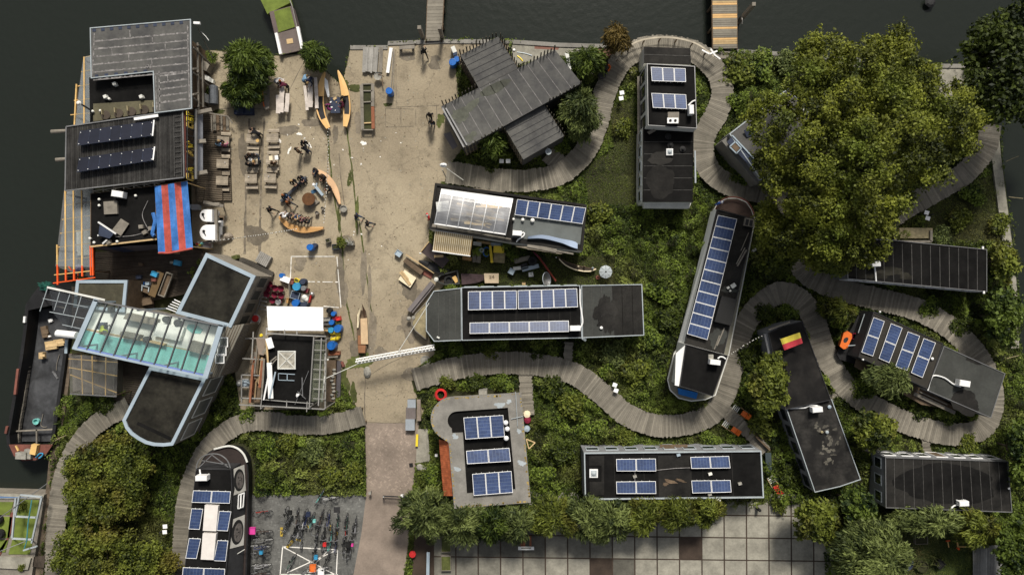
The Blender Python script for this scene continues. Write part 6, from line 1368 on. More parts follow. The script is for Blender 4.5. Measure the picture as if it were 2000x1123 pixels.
# ---- canoes
def canoe(name,label,pts,wl,wr,z,h,m_,seats=(),open_=None,cat='canoe',inner='darkwall'):
    """hull from a centre line with a varying half width on each side; a deck skin with a cockpit opening"""
    l=smooth_line(pts,4);n=len(l);t=thing(name,label,cat,P(*l[n//2],0));W=[P(x,y,z) for x,y in l]
    D=[]
    for i in range(n): d=W[min(n-1,i+1)]-W[max(0,i-1)];d.z=0;d.normalize();D.append(Vector((-d.y,d.x,0)))
    prof=lambda f: max(.02,math.sin(math.pi*min(1,max(0,f)))**.6)
    L_=[W[i]+D[i]*wl(i/(n-1)) for i in range(n)];R_=[W[i]-D[i]*wr(i/(n-1)) for i in range(n)];K=[W[i]*1-Vector((0,0,h)) for i in range(n)]
    b=MB()
    for i in range(n-1): b.poly([L_[i],L_[i+1],K[i+1],K[i]]);b.poly([R_[i+1],R_[i],K[i],K[i+1]])
    b.poly([L_[0],K[0],R_[0]]);b.poly([L_[-1],R_[-1],K[-1]])
    b.build('hull',m_,t)
    b=MB();c=MB();o0,o1=open_ if open_ else (2,2)
    for i in range(n-1):
        f0,f1=i/(n-1),(i+1)/(n-1);inn=o0<(f0+f1)/2<o1;up=Vector((0,0,.03))
        if inn:
            e=.16 if open_ else 0
            for A,B_,C_,D_ in ((L_[i],L_[i+1],L_[i+1].lerp(R_[i+1],e),L_[i].lerp(R_[i],e)),(R_[i+1],R_[i],R_[i].lerp(L_[i],e),R_[i+1].lerp(L_[i+1],e))): b.poly([D_+up*.4,C_+up*.4,B_+up,A+up][::-1])
            c.poly([x-Vector((0,0,.08)) for x in (L_[i],R_[i],R_[i+1],L_[i+1])])
        else: b.poly([W[i]+up*1.8,W[i+1]+up*1.8,L_[i+1]+up,L_[i]+up][::-1]);b.poly([R_[i]+up,R_[i+1]+up,W[i+1]+up*1.8,W[i]+up*1.8][::-1])
    b.build('deck',m_,t)
    if c.f: c.build('cockpit',M[inner],t)
    return t
pw=lambda w_,p=.7: (lambda f: w_*max(.03,math.sin(math.pi*min(1,max(0,f*.86+.02)))**p))
canoe('canoe','new yellow plywood half canoe with a broken edge, nearer the slipway',[(634,141),(630,170),(628,200),(632,225),(643,250)],pw(.22),pw(.52),.62,.4,M['ply'],(),(.42,.82))
canoe('canoe','new yellow plywood half canoe by the long planter',[(660,138),(668,160),(675,190),(677,220),(674,248)],pw(.36),pw(.34),.62,.4,M['ply'],(),(.45,.78))
canoe('canoe','old grey canoe with an orange rim beside the bushes',[(521,134),(518,155),(518,180),(520,205),(523,214)],pw(.36),pw(.36),.5,.35,M['greywood'],(),(.12,.97),inner='greywood')
canoe('canoe','pale plywood half canoe used as a bench, upper one of the circle',[(612,330),(632,345),(648,366),(658,385),(665,400)],(lambda f: .44*math.sin(math.pi*min(1,f*.98+.01))**.8+.02),(lambda f: .10),.5,.42,mat('pale_ply',(.66,.42,.24),rough=.5,var=.08),(),None)
canoe('canoe','orange plywood half canoe used as a bench, lower one of the circle',[(545,424),(565,438),(590,445),(612,446),(634,446)],(lambda f: .12),(lambda f: .42*math.sin(math.pi*min(1,f*.95+.03))**.8+.02),.5,.42,mat('orange_ply',(.52,.29,.11),rough=.5,var=.12),(),None)
b=MB();b.tube([P(*p,.52) for p in smooth_line([(518,150),(514,165),(513,180),(514,200),(517,213)],4)],.05,6);tag(b.build('orange_strip',M['orange']),'orange painted strip bent along the old grey canoe','strip')
lb=thing('log_bench','long dark log bench closing the circle of canoes','bench',P(574,368,0));b=MB();b.cyl(P(549,394,.25),P(598,346,.25),.16,.14,10);b.build('seat',mat('slate_log',(.07,.075,.085),var=.3),lb)
for f_ in (.15,.85): b=MB();p=P(549,394,0).lerp(P(598,346,0),f_);b.box((p.x,p.y,.06),(.4,.25,.14),.8);b.build('leg',M['wood'],lb)
rt=thing('cable_drum_table','round brown drum table in the middle of the canoe circle','table',P(607,390,0));c=P(607,391,0);b=MB();b.cyl((c.x,c.y,.08),(c.x,c.y,.62),.3,.3,14);b.build('drum',M['wood'],rt)
b=MB();b.cyl((c.x,c.y,.62),(c.x,c.y,.70),.56,.56,22);b.build('tabletop',mat('brown_top',(.10,.045,.018),var=.25,scale=3),rt);b=MB();b.cyl((c.x,c.y,.0),(c.x,c.y,.08),.56,.56,22);b.build('foot_disc',M['wood'],rt)
b=MB();b.slab([P(x,y,.18) for x,y in ((600,402),(616,390),(624,394),(607,408))],.12);tag(b.build('pallet',M['greywood']),'grey pallet beside the round drum table','pallet')
yf=thing('forked_bench','pale blue grey forked bench inside the canoe circle','bench',P(622,370,0));bars(yf,'seat','bluegrey',[((617,365),.45,(631,382),.45)],.22);bars(yf,'fork_arm','bluegrey',[((617,365),.46,(611,361),.46),((617,365),.46,(619,358),.46)],.14);bars(yf,'leg','greymetal',[((616,364),.4,(616,364.5),0),((629,380),.4,(629,380.5),0)],.08)
b=MB();b.lathe(P(613,361,.45),[(.1,0),(.14,.08),(.1,.14),(.02,.15)],10);tag(b.build('helmet',M['white']),'white helmet lying on the forked bench','helmet')
b=MB();b.slab([P(x,y,.06) for x,y in ((607,373),(615,369),(619,375),(609,379))],.05);tag(b.build('blue_mat',mat('steel_blue_cloth',(.04,.10,.18),var=.2)),'steel blue mat on the ground by the forked bench','mat')
for (x,y,r,lab) in ((632,408,.16,'small grey stool below the round drum table'),(673,409,.32,'grey rubble bucket at the tip of the upper canoe'),(621,417,.18,'dark small stool beside the lower canoe')):
    b=MB();b.lathe(P(x,y,0),[(r*.8,0),(r,.4),(r*.85,.42),(r*.8,.3),(.02,.3)],11);rebase(tag(b.build('tub',M['stone'] if r>.2 else M['greywood']),lab,'tub'),P(x,y,0))
# white boards on trestles
def boardset(label,boards,z=.75):
    t=thing('trestle_table',label,'work table',P(*boards[0][0],0));x0,y0=boards[0][0]
    for a,c,wd,m_ in boards:
        b=MB();l=smooth_line([a,((a[0]+c[0])/2+.6,(a[1]+c[1])/2),c],6)
        for p,q in zip(l[:-1],l[1:]): b.beam(P(*p,z+random.uniform(-.004,.004)),P(*q,z),wd*random.uniform(.92,1.08),.06,t=random.uniform(.35,.65))
        b.build('board',m_,t)
    for f_ in (.2,.8):
        a,c=boards[0][0],boards[0][1];x,y=a[0]+(c[0]-a[0])*f_,a[1]+(c[1]-a[1])*f_;b=MB()
        for s in (-1,1): b.beam(P(x-6*s,y,z-.05),P(x-8*s,y+3,0),.06);b.beam(P(x-6*s,y,z-.05),P(x-8*s,y-3,0),.06)
        b.beam(P(x-8,y,z-.06),P(x+8,y,z-.06),.07);b.build('trestle',M['wood'],t)
DW=mat('dusty_white',(.56,.50,.45),var=.12,scale=3)
boardset('two dusty white canoe planks on trestles, nearer the bushes',[((551,154),(549,220),.42,DW),((543,186),(543,224),.34,DW),((562,183),(559,220),.36,DW)])
boardset('three dusty white canoe planks on trestles, nearer the yellow canoes',[((605,150),(606,212),.42,DW),((595,168),(600,216),.26,DW),((616,152),(619,215),.30,DW)])
wt=thing('work_table','dark square table with tools between the yellow canoes','table',P(655,205,0));b=MB();b.box(P(655,206,.74),(.85,1.35,.06),.02);b.build('tabletop',M['darkblue'],wt)
for sx in (-.36,.36):
    for sy in (-.6,.6): c=P(655,206,0);b=MB();b.beam((c.x+sx,c.y+sy,.71),(c.x+sx,c.y+sy,0),.06);b.build('leg',M['wood'],wt)
for (x,y,m_,s,lab) in ((654,193,'palewood',.3,'pale wooden block on the dark tool table'),(646,200,'white',.16,'white mug on the dark tool table'),(648,210,'white',.14,'white cup on the dark tool table'),(657,200,'palewood',.1,'small pale offcut on the dark tool table'),(655,216,'white',.09,'small white tin on the dark tool table')): b=MB();b.box(P(x,y,.80),(s,s*.7,.06),random.random());tag(b.build('offcut',M[m_]),lab,'offcut')
b=MB();b.slab([P(x,y,.66) for x,y in ((634,152),(640,158),(644,190),(640,190),(634,170))],.03);tag(b.build('torn_film',M['white']),'torn white film on the edge of the yellow half canoe','film')
# garden boxes and stacks on the quay yard
lp_=thing('long_planter','long plank planter full of weeds beside the yellow canoes','planter',P(717,210,0))
for a,c,m_ in (((706,166),(707,210),'greywood'),((707,211),(708,254),'greywood'),((728,165),(728,208),'greywood'),((728,209),(729,252),'redwood'),((709,178),(727,178),'greywood'),((710,200),(727,199),'greywood'),((711,241),(727,240),'palewood'),((706,165),(729,164),'greywood'),((707,254),(729,254),'greywood')):
    b=MB();b.beam(P(*a,.55),P(*c,.55),.28 if abs(a[0]-c[0])<5 else .1,.06);b.build('bench_board',M[m_],lp_)
b=MB();b.box(P(718,210,.25),(.85,3.9,.4));b.build('soil',M['soil'],lp_)
ps=thing('plank_stack','stack of weathered planks on the quay yard','planks',P(726,120,0))
for k in range(9): b=MB();b.beam(P(711+3.4*k,93,.25+.05*(k % 3)),P(709+3.2*k,143+random.uniform(-3,1),.25+.05*(k % 3)),.15,.06,t=random.uniform(.4,.8));b.build('plank',mat('silver_wood',(.25,.24,.22),var=.2,scale=2),ps)
for k in range(3): b=MB();b.beam(P(742+2.6*k,93,.12),P(740+2.6*k,142,.12),.1,.06,t=random.uniform(.2,.7));b.build('plank',M['greywood'],ps)
b=MB();b.beam(P(764,94,.25),P(757,143,.25),.28,.05);tag(b.build('white_board',M['white']),'long white board lying beside the weathered plank stack','board')
b=MB();b.beam(P(769,96,.2),P(764,175,.2),.07);b.beam(P(770,100,.2),P(769,170,.2),.05);tag(b.build('pole_pair',M['greywood']),'two thin grey poles lying along the slab joint','poles')
br_=thing('brazier','rusty fire barrow with ash on the quay yard','brazier',P(742,150,0));b=MB();b.lathe(P(739,151,.3),[(.1,0),(.33,.2),(.36,.3),(.28,.22),(.02,.15)],12);b.build('bowl',M['stone'],br_);bars(br_,'handle','wood',[((745,148),.5,(748,168),.4),((739,145),.5,(750,150),.5)],.08)
b=MB();b.beam(P(780,94,.5),P(810,92,.5),.3,.06);b.beam(P(783,96,.4),P(783,96.5,0),.2);b.beam(P(807,94,.4),P(807,94.5,0),.2);tag(b.build('quay_bench',M['greywood']),'dark worn bench at the quay edge left of the jetty','bench') ;bpy.data.objects['quay_bench']['label']='dark worn bench at the quay edge by the grey jetty'
b=MB();b.box(P(811,84,.1),(.2,.2,.2));tag(b.build('bollard',M['stone']),'small stone bollard on the quay near the worn bench','bollard')
b=MB();b.box(P(887,100,.4),(.35,.55,.8),.4);tag(b.build('box',M['whitewall']),'small white box beside the blue barrel at the palisade hall','box')
for (x,y,lab) in ((468,217,'dark crate under the dark bushes, nearer the cafe'),(486,217,'dark crate under the dark bushes, nearer the old canoe')): t=thing('storage_box',lab,'box',P(x,y,0));b=MB();b.box(P(x,y,.35),(.75,.68,.7),.05);b.build('box_body',CL['navy'],t);b=MB();b.box(P(x,y,.72),(.6,.5,.04),.05);b.build('lid',M['darkblue'],t)
# barrels
def barrel_proto(name='barrel'):
    t=thing(name,'x','barrel',(0,0,0));b=MB();b.lathe((0,0,0),[(.26,0),(.29,.08),(.30,.3),(.285,.32),(.30,.34),(.30,.58),(.285,.60),(.30,.62),(.29,.86),(.27,.9)],16);b.build('drum',M['blue'],t)
    b=MB();b.lathe((0,0,.9),[(.28,0),(.28,.03),(.25,.035),(.24,.012),(.02,.012)],16);b.cyl((.13,.05,.91),(.13,.05,.94),.035,.035,8);b.build('lid',M['blue'],t);return t
BP=barrel_proto()
BAR=[(760,178,'blue',1.05,'blue barrel beside the long planter'),(884,122,'blue',1.1,'blue barrel with a lid by the palisade hall corner'),(892,115,'blue',.9,'smaller blue barrel pushed against the palisade spikes'),
       (605,483,'blue',1.0,'blue barrel alone on the yard above the painted court'),(647,675,'blue',1.3,'big blue drum below the yellow one by the workshop'),(659,642,'blue',1.15,'blue drum farthest from the white workshop roof'),
       (646,630,'blue',.8,'small blue drum beside the white workshop roof'),(645,645,'lightblue',.85,'faded blue drum beside the white workshop roof'),(649,613,'blue',.7,'blue bucket drum near the workshop roof corner'),(612,479,'darkblue',.7,'dark barrel beside the blue one on the yard'),
       (579,560,'lightblue',1.2,'light blue drum in the crowd of drums'),(577,592,'blue',1.1,'deep blue drum half under the white workshop roof'),(590,550,'darkblue',.9,'dark blue drum at the top of the crowd of drums'),(593,596,'darkblue',1.0,'slate drum at the edge of the white workshop roof'),(591,563,'greymetal',.8,'grey drum in the middle of the crowd of drums'),(641,607,'rubber',.8,'black drum at the workshop roof corner'),(547,538,'blue',.7,'blue bucket beside the white chest lid')]
for k,(x,y,m_,s,lab) in enumerate(BAR):
    o=BP if k==0 else dup(BP)
    for ch in o.children: ch.material_slots[0].link='OBJECT';ch.material_slots[0].material=M[m_]
    o.location=P(x,y,.9)-Vector((0,0,.9));o.scale=(s,s,min(s,1.05));o['label']=lab;o['group']='barrels and drums around the yard';o.rotation_euler.z=random.random()*6
b=MB();q=P(655,655,0);l=[Vector((q.x-.35,q.y+.28,.35)),Vector((q.x+.2,q.y+.28,.35)),Vector((q.x+.42,q.y,.35)),Vector((q.x+.2,q.y-.26,.35)),Vector((q.x-.3,q.y-.26,.35))];b.tube(l,.2,10);b.cyl((q.x-.3,q.y+.28,.0),(q.x-.3,q.y+.28,.36),.1);tag(b.build('horseshoe_float',M['yellow']),'yellow curved float beside the workshop','float')
def crate(x,y,w_,d_,h,m_,a,lab,name='crate',cat='crate',inner=None):
    t=thing(name,lab,cat,P(x,y,0));c=P(x,y,h);c=Vector((c.x,c.y,0));th=.035;b=MB();co,si=math.cos(a),math.sin(a);off=lambda dx,dy: Vector((c.x+dx*co-dy*si,c.y+dx*si+dy*co,0))
    b.box(off(0,0)+Vector((0,0,h*.42)),(w_-2*th-.004,d_-2*th-.004,h*.84),a,t=.62);b.build('contents' if inner and inner != m_ else 'base',M[inner or m_],t)
    b=MB()
    for s in (-1,1): b.box(off(0,s*(d_/2-th/2))+Vector((0,0,h/2)),(w_,th,h),a);b.box(off(s*(w_/2-th/2),0)+Vector((0,0,h/2)),(th,d_-2*th,h),a)
    b.build('side',M[m_],t);return t
CH=[(527,555),(523,565),(521,576),(538,563),(536,576),(549,564),(549,578),(532,587),(545,588)]
lb_=['uppermost maroon chair by the deck edge','maroon chair just below the uppermost one','maroon chair touching the grey slats','maroon chair at the top of the middle column','maroon chair in the middle of its column','maroon chair at the top of the column beside the gap','maroon chair below the top one beside the gap','maroon chair with a white tub, nearest the workshop roof','lowest maroon chair next to the round metal tub']
def chair_proto():
    t=thing('moulded_chair','x','chair',(0,0,0),'maroon chairs stacked by the workshop');b=MB()
    b.lathe((0,0,.40),[(.20,0),(.24,.04),(.25,.12),(.21,.06),(.02,.04)],12);b.build('seat',M['maroon'],t)
    b=MB()
    for i in range(10):
        a0,a1=R(20+14*i),R(34+14*i);f0,f1=.62+.2*math.sin(math.pi*i/10),.62+.2*math.sin(math.pi*(i+1)/10)
        b.poly([(.24*math.cos(a0),.24*math.sin(a0),.5),(.24*math.cos(a1),.24*math.sin(a1),.5),(.28*math.cos(a1),.28*math.sin(a1),f1),(.28*math.cos(a0),.28*math.sin(a0),f0)])
    b.build('backrest',M['maroon'],t)
    for s in ((-.17,-.17),(.17,-.17),(-.17,.17),(.17,.17)): b=MB();b.cyl((s[0],s[1],.42),(s[0]*1.25,s[1]*1.25,0),.018,.015,6);b.build('leg',M['steel'],t)
    return t
CP=chair_proto()
for k,((x,y),lab) in enumerate(zip(CH,lb_)):
    o=CP if k==0 else dup(CP);o.location=P(x,y,.5)-Vector((0,0,.5));o['label']=lab;o.scale=(1.05,1.05,1);o.rotation_euler.z=R(random.uniform(-30,30))
b=MB();b.lathe(P(544,590,.5),[(.2,0),(.27,.12),(.24,.14),(.18,.03),(.02,.03)],16);tag(b.build('round_tub',M['steel']),'round metal tub lying on the maroon chairs','tub')
crate(557,546,.85,.45,.55,'canvas',-.35,'white chest with a flat lid, above the maroon chairs','chest','chest');bx=bpy.data.objects;b=MB();b.box(P(557,546,.58),(.85,.45,.05),-.35);b.build('lid',M['canvas'],[o for o in bx if o.name.startswith('chest') and 'label' in o][-1])
for (x,y,w_,d_,h,m_,a,lab,inn) in ((570,550,.32,.5,.6,'rust',-.2,'dull red box between the white chest and yellow bin','rust'),(579,548,.42,.32,.55,'yellow',-.5,'pale yellow bin with dark contents','moss'),(576,577,.75,.65,.6,'bluegrey',-.3,'large grey crate in the crowd of drums','darkblue'),(597,567,.4,.4,.5,'rust',-.3,'rusty crate by the silver ball','maroon'),
      (595,583,.7,.75,.6,'greywood',-.2,'wooden crate heaped with white rubble','stone'),(565,565,.12,1.5,.5,'greywood',.05,'narrow grey rack between chairs and drums','darkwall'),(561,587,.18,.45,.5,'tan',-.1,'small tan box next to the white workshop roof','tan'),(604,584,.14,.6,.5,'red',-.3,'narrow red box beside the wooden rubble crate','red'),
      (660,622,.35,.35,.6,'red',.2,'bright red tub beside the workshop','red'),(654,622,.4,.3,.5,'maroon',.2,'maroon box next to the bright red tub','maroon'),(637,624,.7,.35,.5,'greymetal',.05,'grey tray of scrap beside the white workshop roof','stone'),(636,633,.7,.15,.5,'steel',0,'shiny long tray beside the white workshop roof','steel'),(637,644,.5,.3,.5,'palewood',-.1,'pale wooden box beside the faded blue drum','palewood'),(660,630,.4,.3,.4,'moss',.2,'dark green box beside the bright red tub','moss')):
    crate(x,y,w_,d_,h,m_,a,lab,inner=inn)
b=MB();b.lathe(P(595,581,.5),[(.28,0),(.24,.12),(.1,.2),(.02,.22)],9);b.lathe(P(599,585,.5),[(.2,0),(.15,.12),(.02,.16)],7);tag(b.build('rubble',M['whitewall'],None),'heap of white rubble in the wooden crate','rubble',kind='stuff')
b=MB();b.lathe(P(611,574,0),[(.05,.0),(.17,.1),(.21,.24),(.17,.38),(.06,.46),(.02,.46)],14);tag(b.build('mooring_ball',M['steel'],None,True),'silver ball on the yard beside the crowd of drums','ball')
t=thing('round_tub','round white tub with a red cushion, beside the timber walkway','tub',P(500,625,0));b=MB();b.lathe(P(500,624,0),[(.45,0),(.55,.4),(.55,.55),(.42,.5),(.02,.45)],18);b.build('rim',mat('white_liner',(.5,.5,.5),var=.2),t);b=MB();b.lathe(P(499,622,.5),[(.28,0),(.3,.06),(.02,.1)],12);b.build('cushion',M['red'],t)
# workshop
wk=thing('workshop_building','small workshop with a black roof under metal scaffolding','building',P(565,730,0))
block(wk,[(524,655),(614,657),(606,797),(510,794)],3.0,M['darkwall'],M['black'],None)
b=MB();b.box(P(560,703,3.15),(1.45,1.5,.28),-.03);sk=b.build('skylight',mat('rusty_glass',(.33,.31,.26),var=.35,scale=3,rough=.4),wk);b=MB();c=P(560,703,3.32)
for s in (-1,1): b.beam((c.x-.66,c.y-.66*s,3.31),(c.x+.66,c.y+.66*s,3.31),.06,.04)
for (dx,dy,sx,sy) in ((0,.72,1.5,.08),(0,-.72,1.5,.08),(.70,0,.08,1.36),(-.70,0,.08,1.36)): b.box((c.x+dx,c.y+dy,3.31),(sx,sy,.05),-.0)
b.build('glazing_bar',M['whitewall'],sk)
bars(wk,'roof_frame','bluegrey',[((544,729),3.1,(576,731),3.1),((544,742),3.1,(575,743),3.1),((544,729),3.1,(544,742),3.1),((561,730),3.1,(561,743),3.1)],.05)
b=MB();b.cyl(P(590,737,3.1),P(591,775,3.1),.05);b.cyl(P(603,724,3.1),P(576,790,3.1),.025);b.cyl(P(581,764,3.3),P(597,779,3.1),.03);tag(b.build('aerial',M['greymetal']),'fallen aerial lying on the black workshop roof','aerial');b=MB();b.blob(581,772,3,3.5,3.2,0,.5,8,.3);b.slab([P(x,y,3.3) for x,y in ((578,771),(583,768),(585,771),(580,775))],.08);tag(b.build('white_bracket',M['white']),'white bracket beside the fallen aerial','bracket')
cp=thing('white_canopy','bright white canopy roof at the yard side of the workshop','canopy',P(577,622,2.5));b=MB();b.slab([P(x,y,z_) for x,y,z_ in ((521,598,2.6),(631,600,2.6),(631,645,3.1),(523,637,3.1))],.04);b.build('roof_sheet',M['canvas'],cp);b=MB();b.slab([P(x,y,z_) for x,y,z_ in ((523,638,3.13),(631,640,3.13),(632,646,3.16),(523,645,3.16))],.03);b.build('lower_sheet',M['canvas'],cp);foot([(521,598),(631,600),(631,645),(523,637)],2)
for (x,y) in ((523,600),(629,602),(629,643),(525,638)): b=MB();p=P(x,y,2.6);b.beam(p,(p.x,p.y,0),.07);b.build('post',M['galv'],cp)
sf=thing('scaffold','galvanised scaffold frame with cross bars around the workshop','scaffold',P(600,730,0))
bars(sf,'ledger','galv',[((521,651),3.6,(637,657),3.6),((467,790),3.3,(636,799),3.3),((613,658),3.7,(604,796),3.7),((628,660),3.5,(622,792),3.5),((637,660),3.3,(635,800),3.3),((521,640),3.4,(520,655),3.4),((556,644),3.4,(556,655),3.4),((580,645),3.4,(580,655),3.4)],.09)
bars(sf,'rung','galv',[((612,664+19*k),3.5,(636,665+19*k),3.5) for k in range(7)]+[((512,780),3.2,(612,788),3.2),((560,782),3.2,(560,798),3.2),((600,784),3.3,(599,804),3.3),((512,770),3.4,(509,799),3.4)],.06)
for (x,y) in ((613,660),(637,662),(606,794),(634,798),(510,797),(522,652)): b=MB();p=P(x,y,3.7);b.beam(p,(p.x,p.y,0),.07);b.build('standard',M['galv'],sf)
b=MB();b.slab([P(x,y,3.2) for x,y in ((614,664),(634,666),(630,786),(607,784))],.02);b.build('glazed_side_roof',glass_mat('murky_pane',(.17,.18,.13),.4,.3),sf)
bars(wk,'bent_pipe','whitewall',[((636,690),2.9,(636,728),2.9),((636,728),2.9,(632,750),2.9),((632,750),2.9,(629,784),2.9),((636,702),2.9,(642,702),2.9)],.13);foot([(604,655),(640,655),(640,800),(604,800)],2)
lr=thing('lumber_rack','scaffold rack with timber piled beside the workshop','rack',P(495,735,0));bars(lr,'rack_bar','galv',[((478,661),1.9,(520,660),1.9),((474,700),1.9,(514,702),1.9),((472,732),1.9,(510,733),1.9),((495,648),1.9,(492,700),1.9),((472,731),1.9,(472,786),1.9),((470,777),1.9,(512,778),1.9),((472,740),1.9,(486,740),1.9),((472,756),1.9,(486,756),1.9)],.09)
for (x,y) in ((478,661),(474,700),(472,733),(471,780)): b=MB();p=P(x,y,1.9);b.beam(p,(p.x,p.y,0),.07);b.build('rack_post',M['galv'],lr)
tp=thing('timber_pile','mixed pile of boards in the scaffold rack beside the workshop','timber',P(500,730,0))
for k in range(24):
    x=random.uniform(490,512);y=random.uniform(690,745);ln=random.uniform(30,75);m_=random.choice(('wood','redwood','greywood','wood','tanw'));m_=M.get(m_) or mat('tan_board',(.33,.23,.13),var=.2,scale=2)
    b=MB();b.beam(P(x+3,y-ln*.3,1.2+.04*k),P(x-3,min(788,y+ln*.7),1.2+.04*k),random.uniform(.1,.22),.04,t=random.uniform(.2,.8));b.build('board',m_,tp)
for a,c,wd,z_,m_ in (((526,708),(529,778),.42,3.35,'white'),((524,735),(515,781),.12,3.4,'white'),((520,662),(525,730),.14,3.3,'palewood'),((524,660),(530,680),.5,3.4,'canvas'),((538,726),(526,778),.12,3.45,'bluegrey'),((516,700),(511,780),.16,2.6,'greywood'),((512,690),(524,676),.2,2.8,'greywood'),((540,696),(528,706),.1,3.3,'greywood'),((541,700),(530,712),.08,3.35,'greywood')):
    b=MB();b.beam(P(*a,z_),P(*c,z_),wd,.04);b.build('board',M[m_],tp)
b=MB();b.slab([P(x,y,2.1) for x,y in ((500,660),(519,661),(515,694),(505,692))],.04);b.build('plywood',mat('dusty_ply',(.24,.19,.15),var=.15),tp);b=MB();b.slab([P(x,y,1.3) for x,y in ((489,692),(512,694),(508,788),(487,786))],.9);b.build('board',M['wood'],tp)
b=MB();b.lathe(P(511,655,1.2),[(.1,0),(.16,.1),(.1,.2),(.02,.2)],10);tag(b.build('hose_reel',M['yellow']),'yellow coil hanging on the lumber rack','coil')
for (x,y,r_,m_,lab) in ((481,748,.35,'bluegrey','blue grey plastic bundle in the lumber rack'),(470,748,.3,'greymetal','grey plastic bundle outside the lumber rack')): b=MB();b.lathe(P(x,y,1.0),[(r_,0),(r_*1.1,.2),(r_*.6,.45),(.02,.5)],8);tag(b.build('bundle',M[m_]),lab,'bundle')
for (x,y,L_,w_,a,m_,lab) in ((466,690,2.2,.55,1.05,'palewood','long ochre crate leaning in the gap beside the studio'),(456,712,1.5,.5,1.05,'wood','brown crate in the gap between studio and workshop')): crate(x,y,L_,w_,.6,m_,a,lab)
lt=thing('log_trough','long dark trough of stones beside the workshop scaffold','trough',P(650,740,0));b=MB();b.box(P(648,743,.3),(.75,3.6,.5),-.02);b.build('trough',M['wood'],lt)
b=MB()
for k in range(9): b.lathe(P(651+random.uniform(-3,3),722+7*k,.55),[(.16,0),(.18,.1),(.1,.2),(.02,.22)],7,sy=.7)
b.build('stones',M['stone'],lt);b=MB();b.box(P(662,740,.1),(.35,3.2,.2),-.03);tag(b.build('slate_plank',mat('slate_plank',(.075,.068,.075),var=.2)),'dark slate plank lying beside the stone trough','plank')
crate(652,690,1.0,.3,.5,'redwood',.05,'reddish crate between the big blue drum and the scaffold');b=MB();b.box(P(650,697,.5),(.9,.14,.12),.05);tag(b.build('plank',M['greywood']),'grey plank on the reddish crate by the workshop','plank')
poleline('rust_bar','rusty plate beside the stone trough','plate',[P(667,706,.1),P(671,716,.1)],.16,'rust')
# wooden boat on the slipway
wb=thing('wooden_boat','unfinished wooden boat hull with a raised prow, on the slipway rails','boat',P(707,640,0));z=.55
b=MB();b.slab([P(x,y,.30) for x,y in ((696,620),(701,606),(713,606),(717,625),(717,672),(714,690),(700,690),(697,660))],.25,t=.5);b.build('hull',M['wood'],wb)
b=MB();b.slab([P(x,y,.5) for x,y in ((704,622),(717,621),(719,672),(705,672))],.05,t=.75);b.build('side_plank',mat('fresh_plank',(.46,.33,.20),var=.12,scale=3),wb)
b=MB();b.slab([P(x,y,.4) for x,y in ((699,655),(704,655),(705,673),(699,673))],.05);b.slab([P(x,y,.55) for x,y in ((699,674),(714,674),(713,689),(700,689))],.05);b.build('stern_seat',mat('red_brown_board',(.25,.12,.06),var=.2),wb)
b=MB();b.poly([P(706,593,1.2),P(699,612,.6),P(704,614,.5)]);b.poly([P(706,593,1.2),P(704,614,.5),P(706,596,.6)]);b.slab([P(x,y,z_) for x,y,z_ in ((706,593,1.1),(698,614,.62),(697,640,.5),(700,640,.5),(703,612,.6))],.05);b.build('prow_plank',M['cream'],wb)
b=MB();b.slab([P(x,y,z_) for x,y,z_ in ((707,593,1.1),(713,606,.65),(714,620,.5),(711,620,.5),(708,604,.7))],.05);b.build('prow_plank',mat('dark_plank',(.07,.04,.025),var=.2),wb)
b=MB();b.beam(P(703,692,.15),P(703,700,.15),.08);b.beam(P(711,692,.15),P(711,700,.15),.08);b.build('keel_rest',M['wood'],wb)
# lattice mast hanging across the road
lm=thing('lattice_mast','white lattice mast slung over the yard on two cables','mast',P(772,692,2));z=2.4;A,C=P(696,706,z),P(849,678,z);d=(C-A).normalized();nn=Vector((-d.y,d.x,0));ch=[(A+o,C+o) for o in (nn*.20,-nn*.20,Vector((0,0,.34)))]
b=MB();[b.cyl(p,q,.055,.055,8) for p,q in ch];b.build('chord',M['white'],lm);b=MB();n=22
for k in range(n):
    for i in range(3): p0,q0=ch[i];p1,q1=ch[(i+1) % 3];b.cyl(p0.lerp(q0,k/n),p1.lerp(q1,(k+.5)/n),.025,.025,5);b.cyl(p1.lerp(q1,(k+.5)/n),p0.lerp(q0,(k+1)/n),.025,.025,5)
b.build('lacing',M['whitewall'],lm)
for a,za,c,zc_,lab in (((636,739),3.2,(702,709),2.5,'steel cable from the workshop pipe to the lattice mast'),((777,688),2.6,(838,592),3.1,'steel cable from the lattice mast to the long houseboat roof'),((868,326),3.5,(905,352),1.5,'stay wire from the white lamp head beside the boardwalk')): poleline('cable',lab,'cable',[P(*a,za),P(*c,zc_)],.03,'whitewall')
b=MB();b.lathe(P(718,726,0),[(.30,0),(.34,.15),(.2,.3),(.02,.32)],9,sy=1.5);tag(b.build('boulder',M['stone']),'pale boulder on the moss below the lattice mast','boulder')
b=MB();b.lathe(P(831,704,0),[(.45,.0),(.45,.05),(.36,.05),(.34,.02)],20);b.lathe(P(831,704,0),[(.25,0),(.22,.04),(.02,.04)],12);tag(b.build('manhole',M['stone']),'round stone manhole ring near the boardwalk start','manhole')
lh=thing('lamp_post','white shaded lamp by the start of the boardwalk','lamp',P(866,345,0));b=MB();p=P(864,332,3.6);b.cyl((p.x-.02,p.y-.1,0),p,.05,.04,8);b.build('pole',M['greymetal'],lh);b=MB();b.lathe(P(866,323,3.5),[(.32,0),(.28,.12),(.1,.3),(.02,.32)],12,sy=.6);b.build('lamp_shade',M['white'],lh)
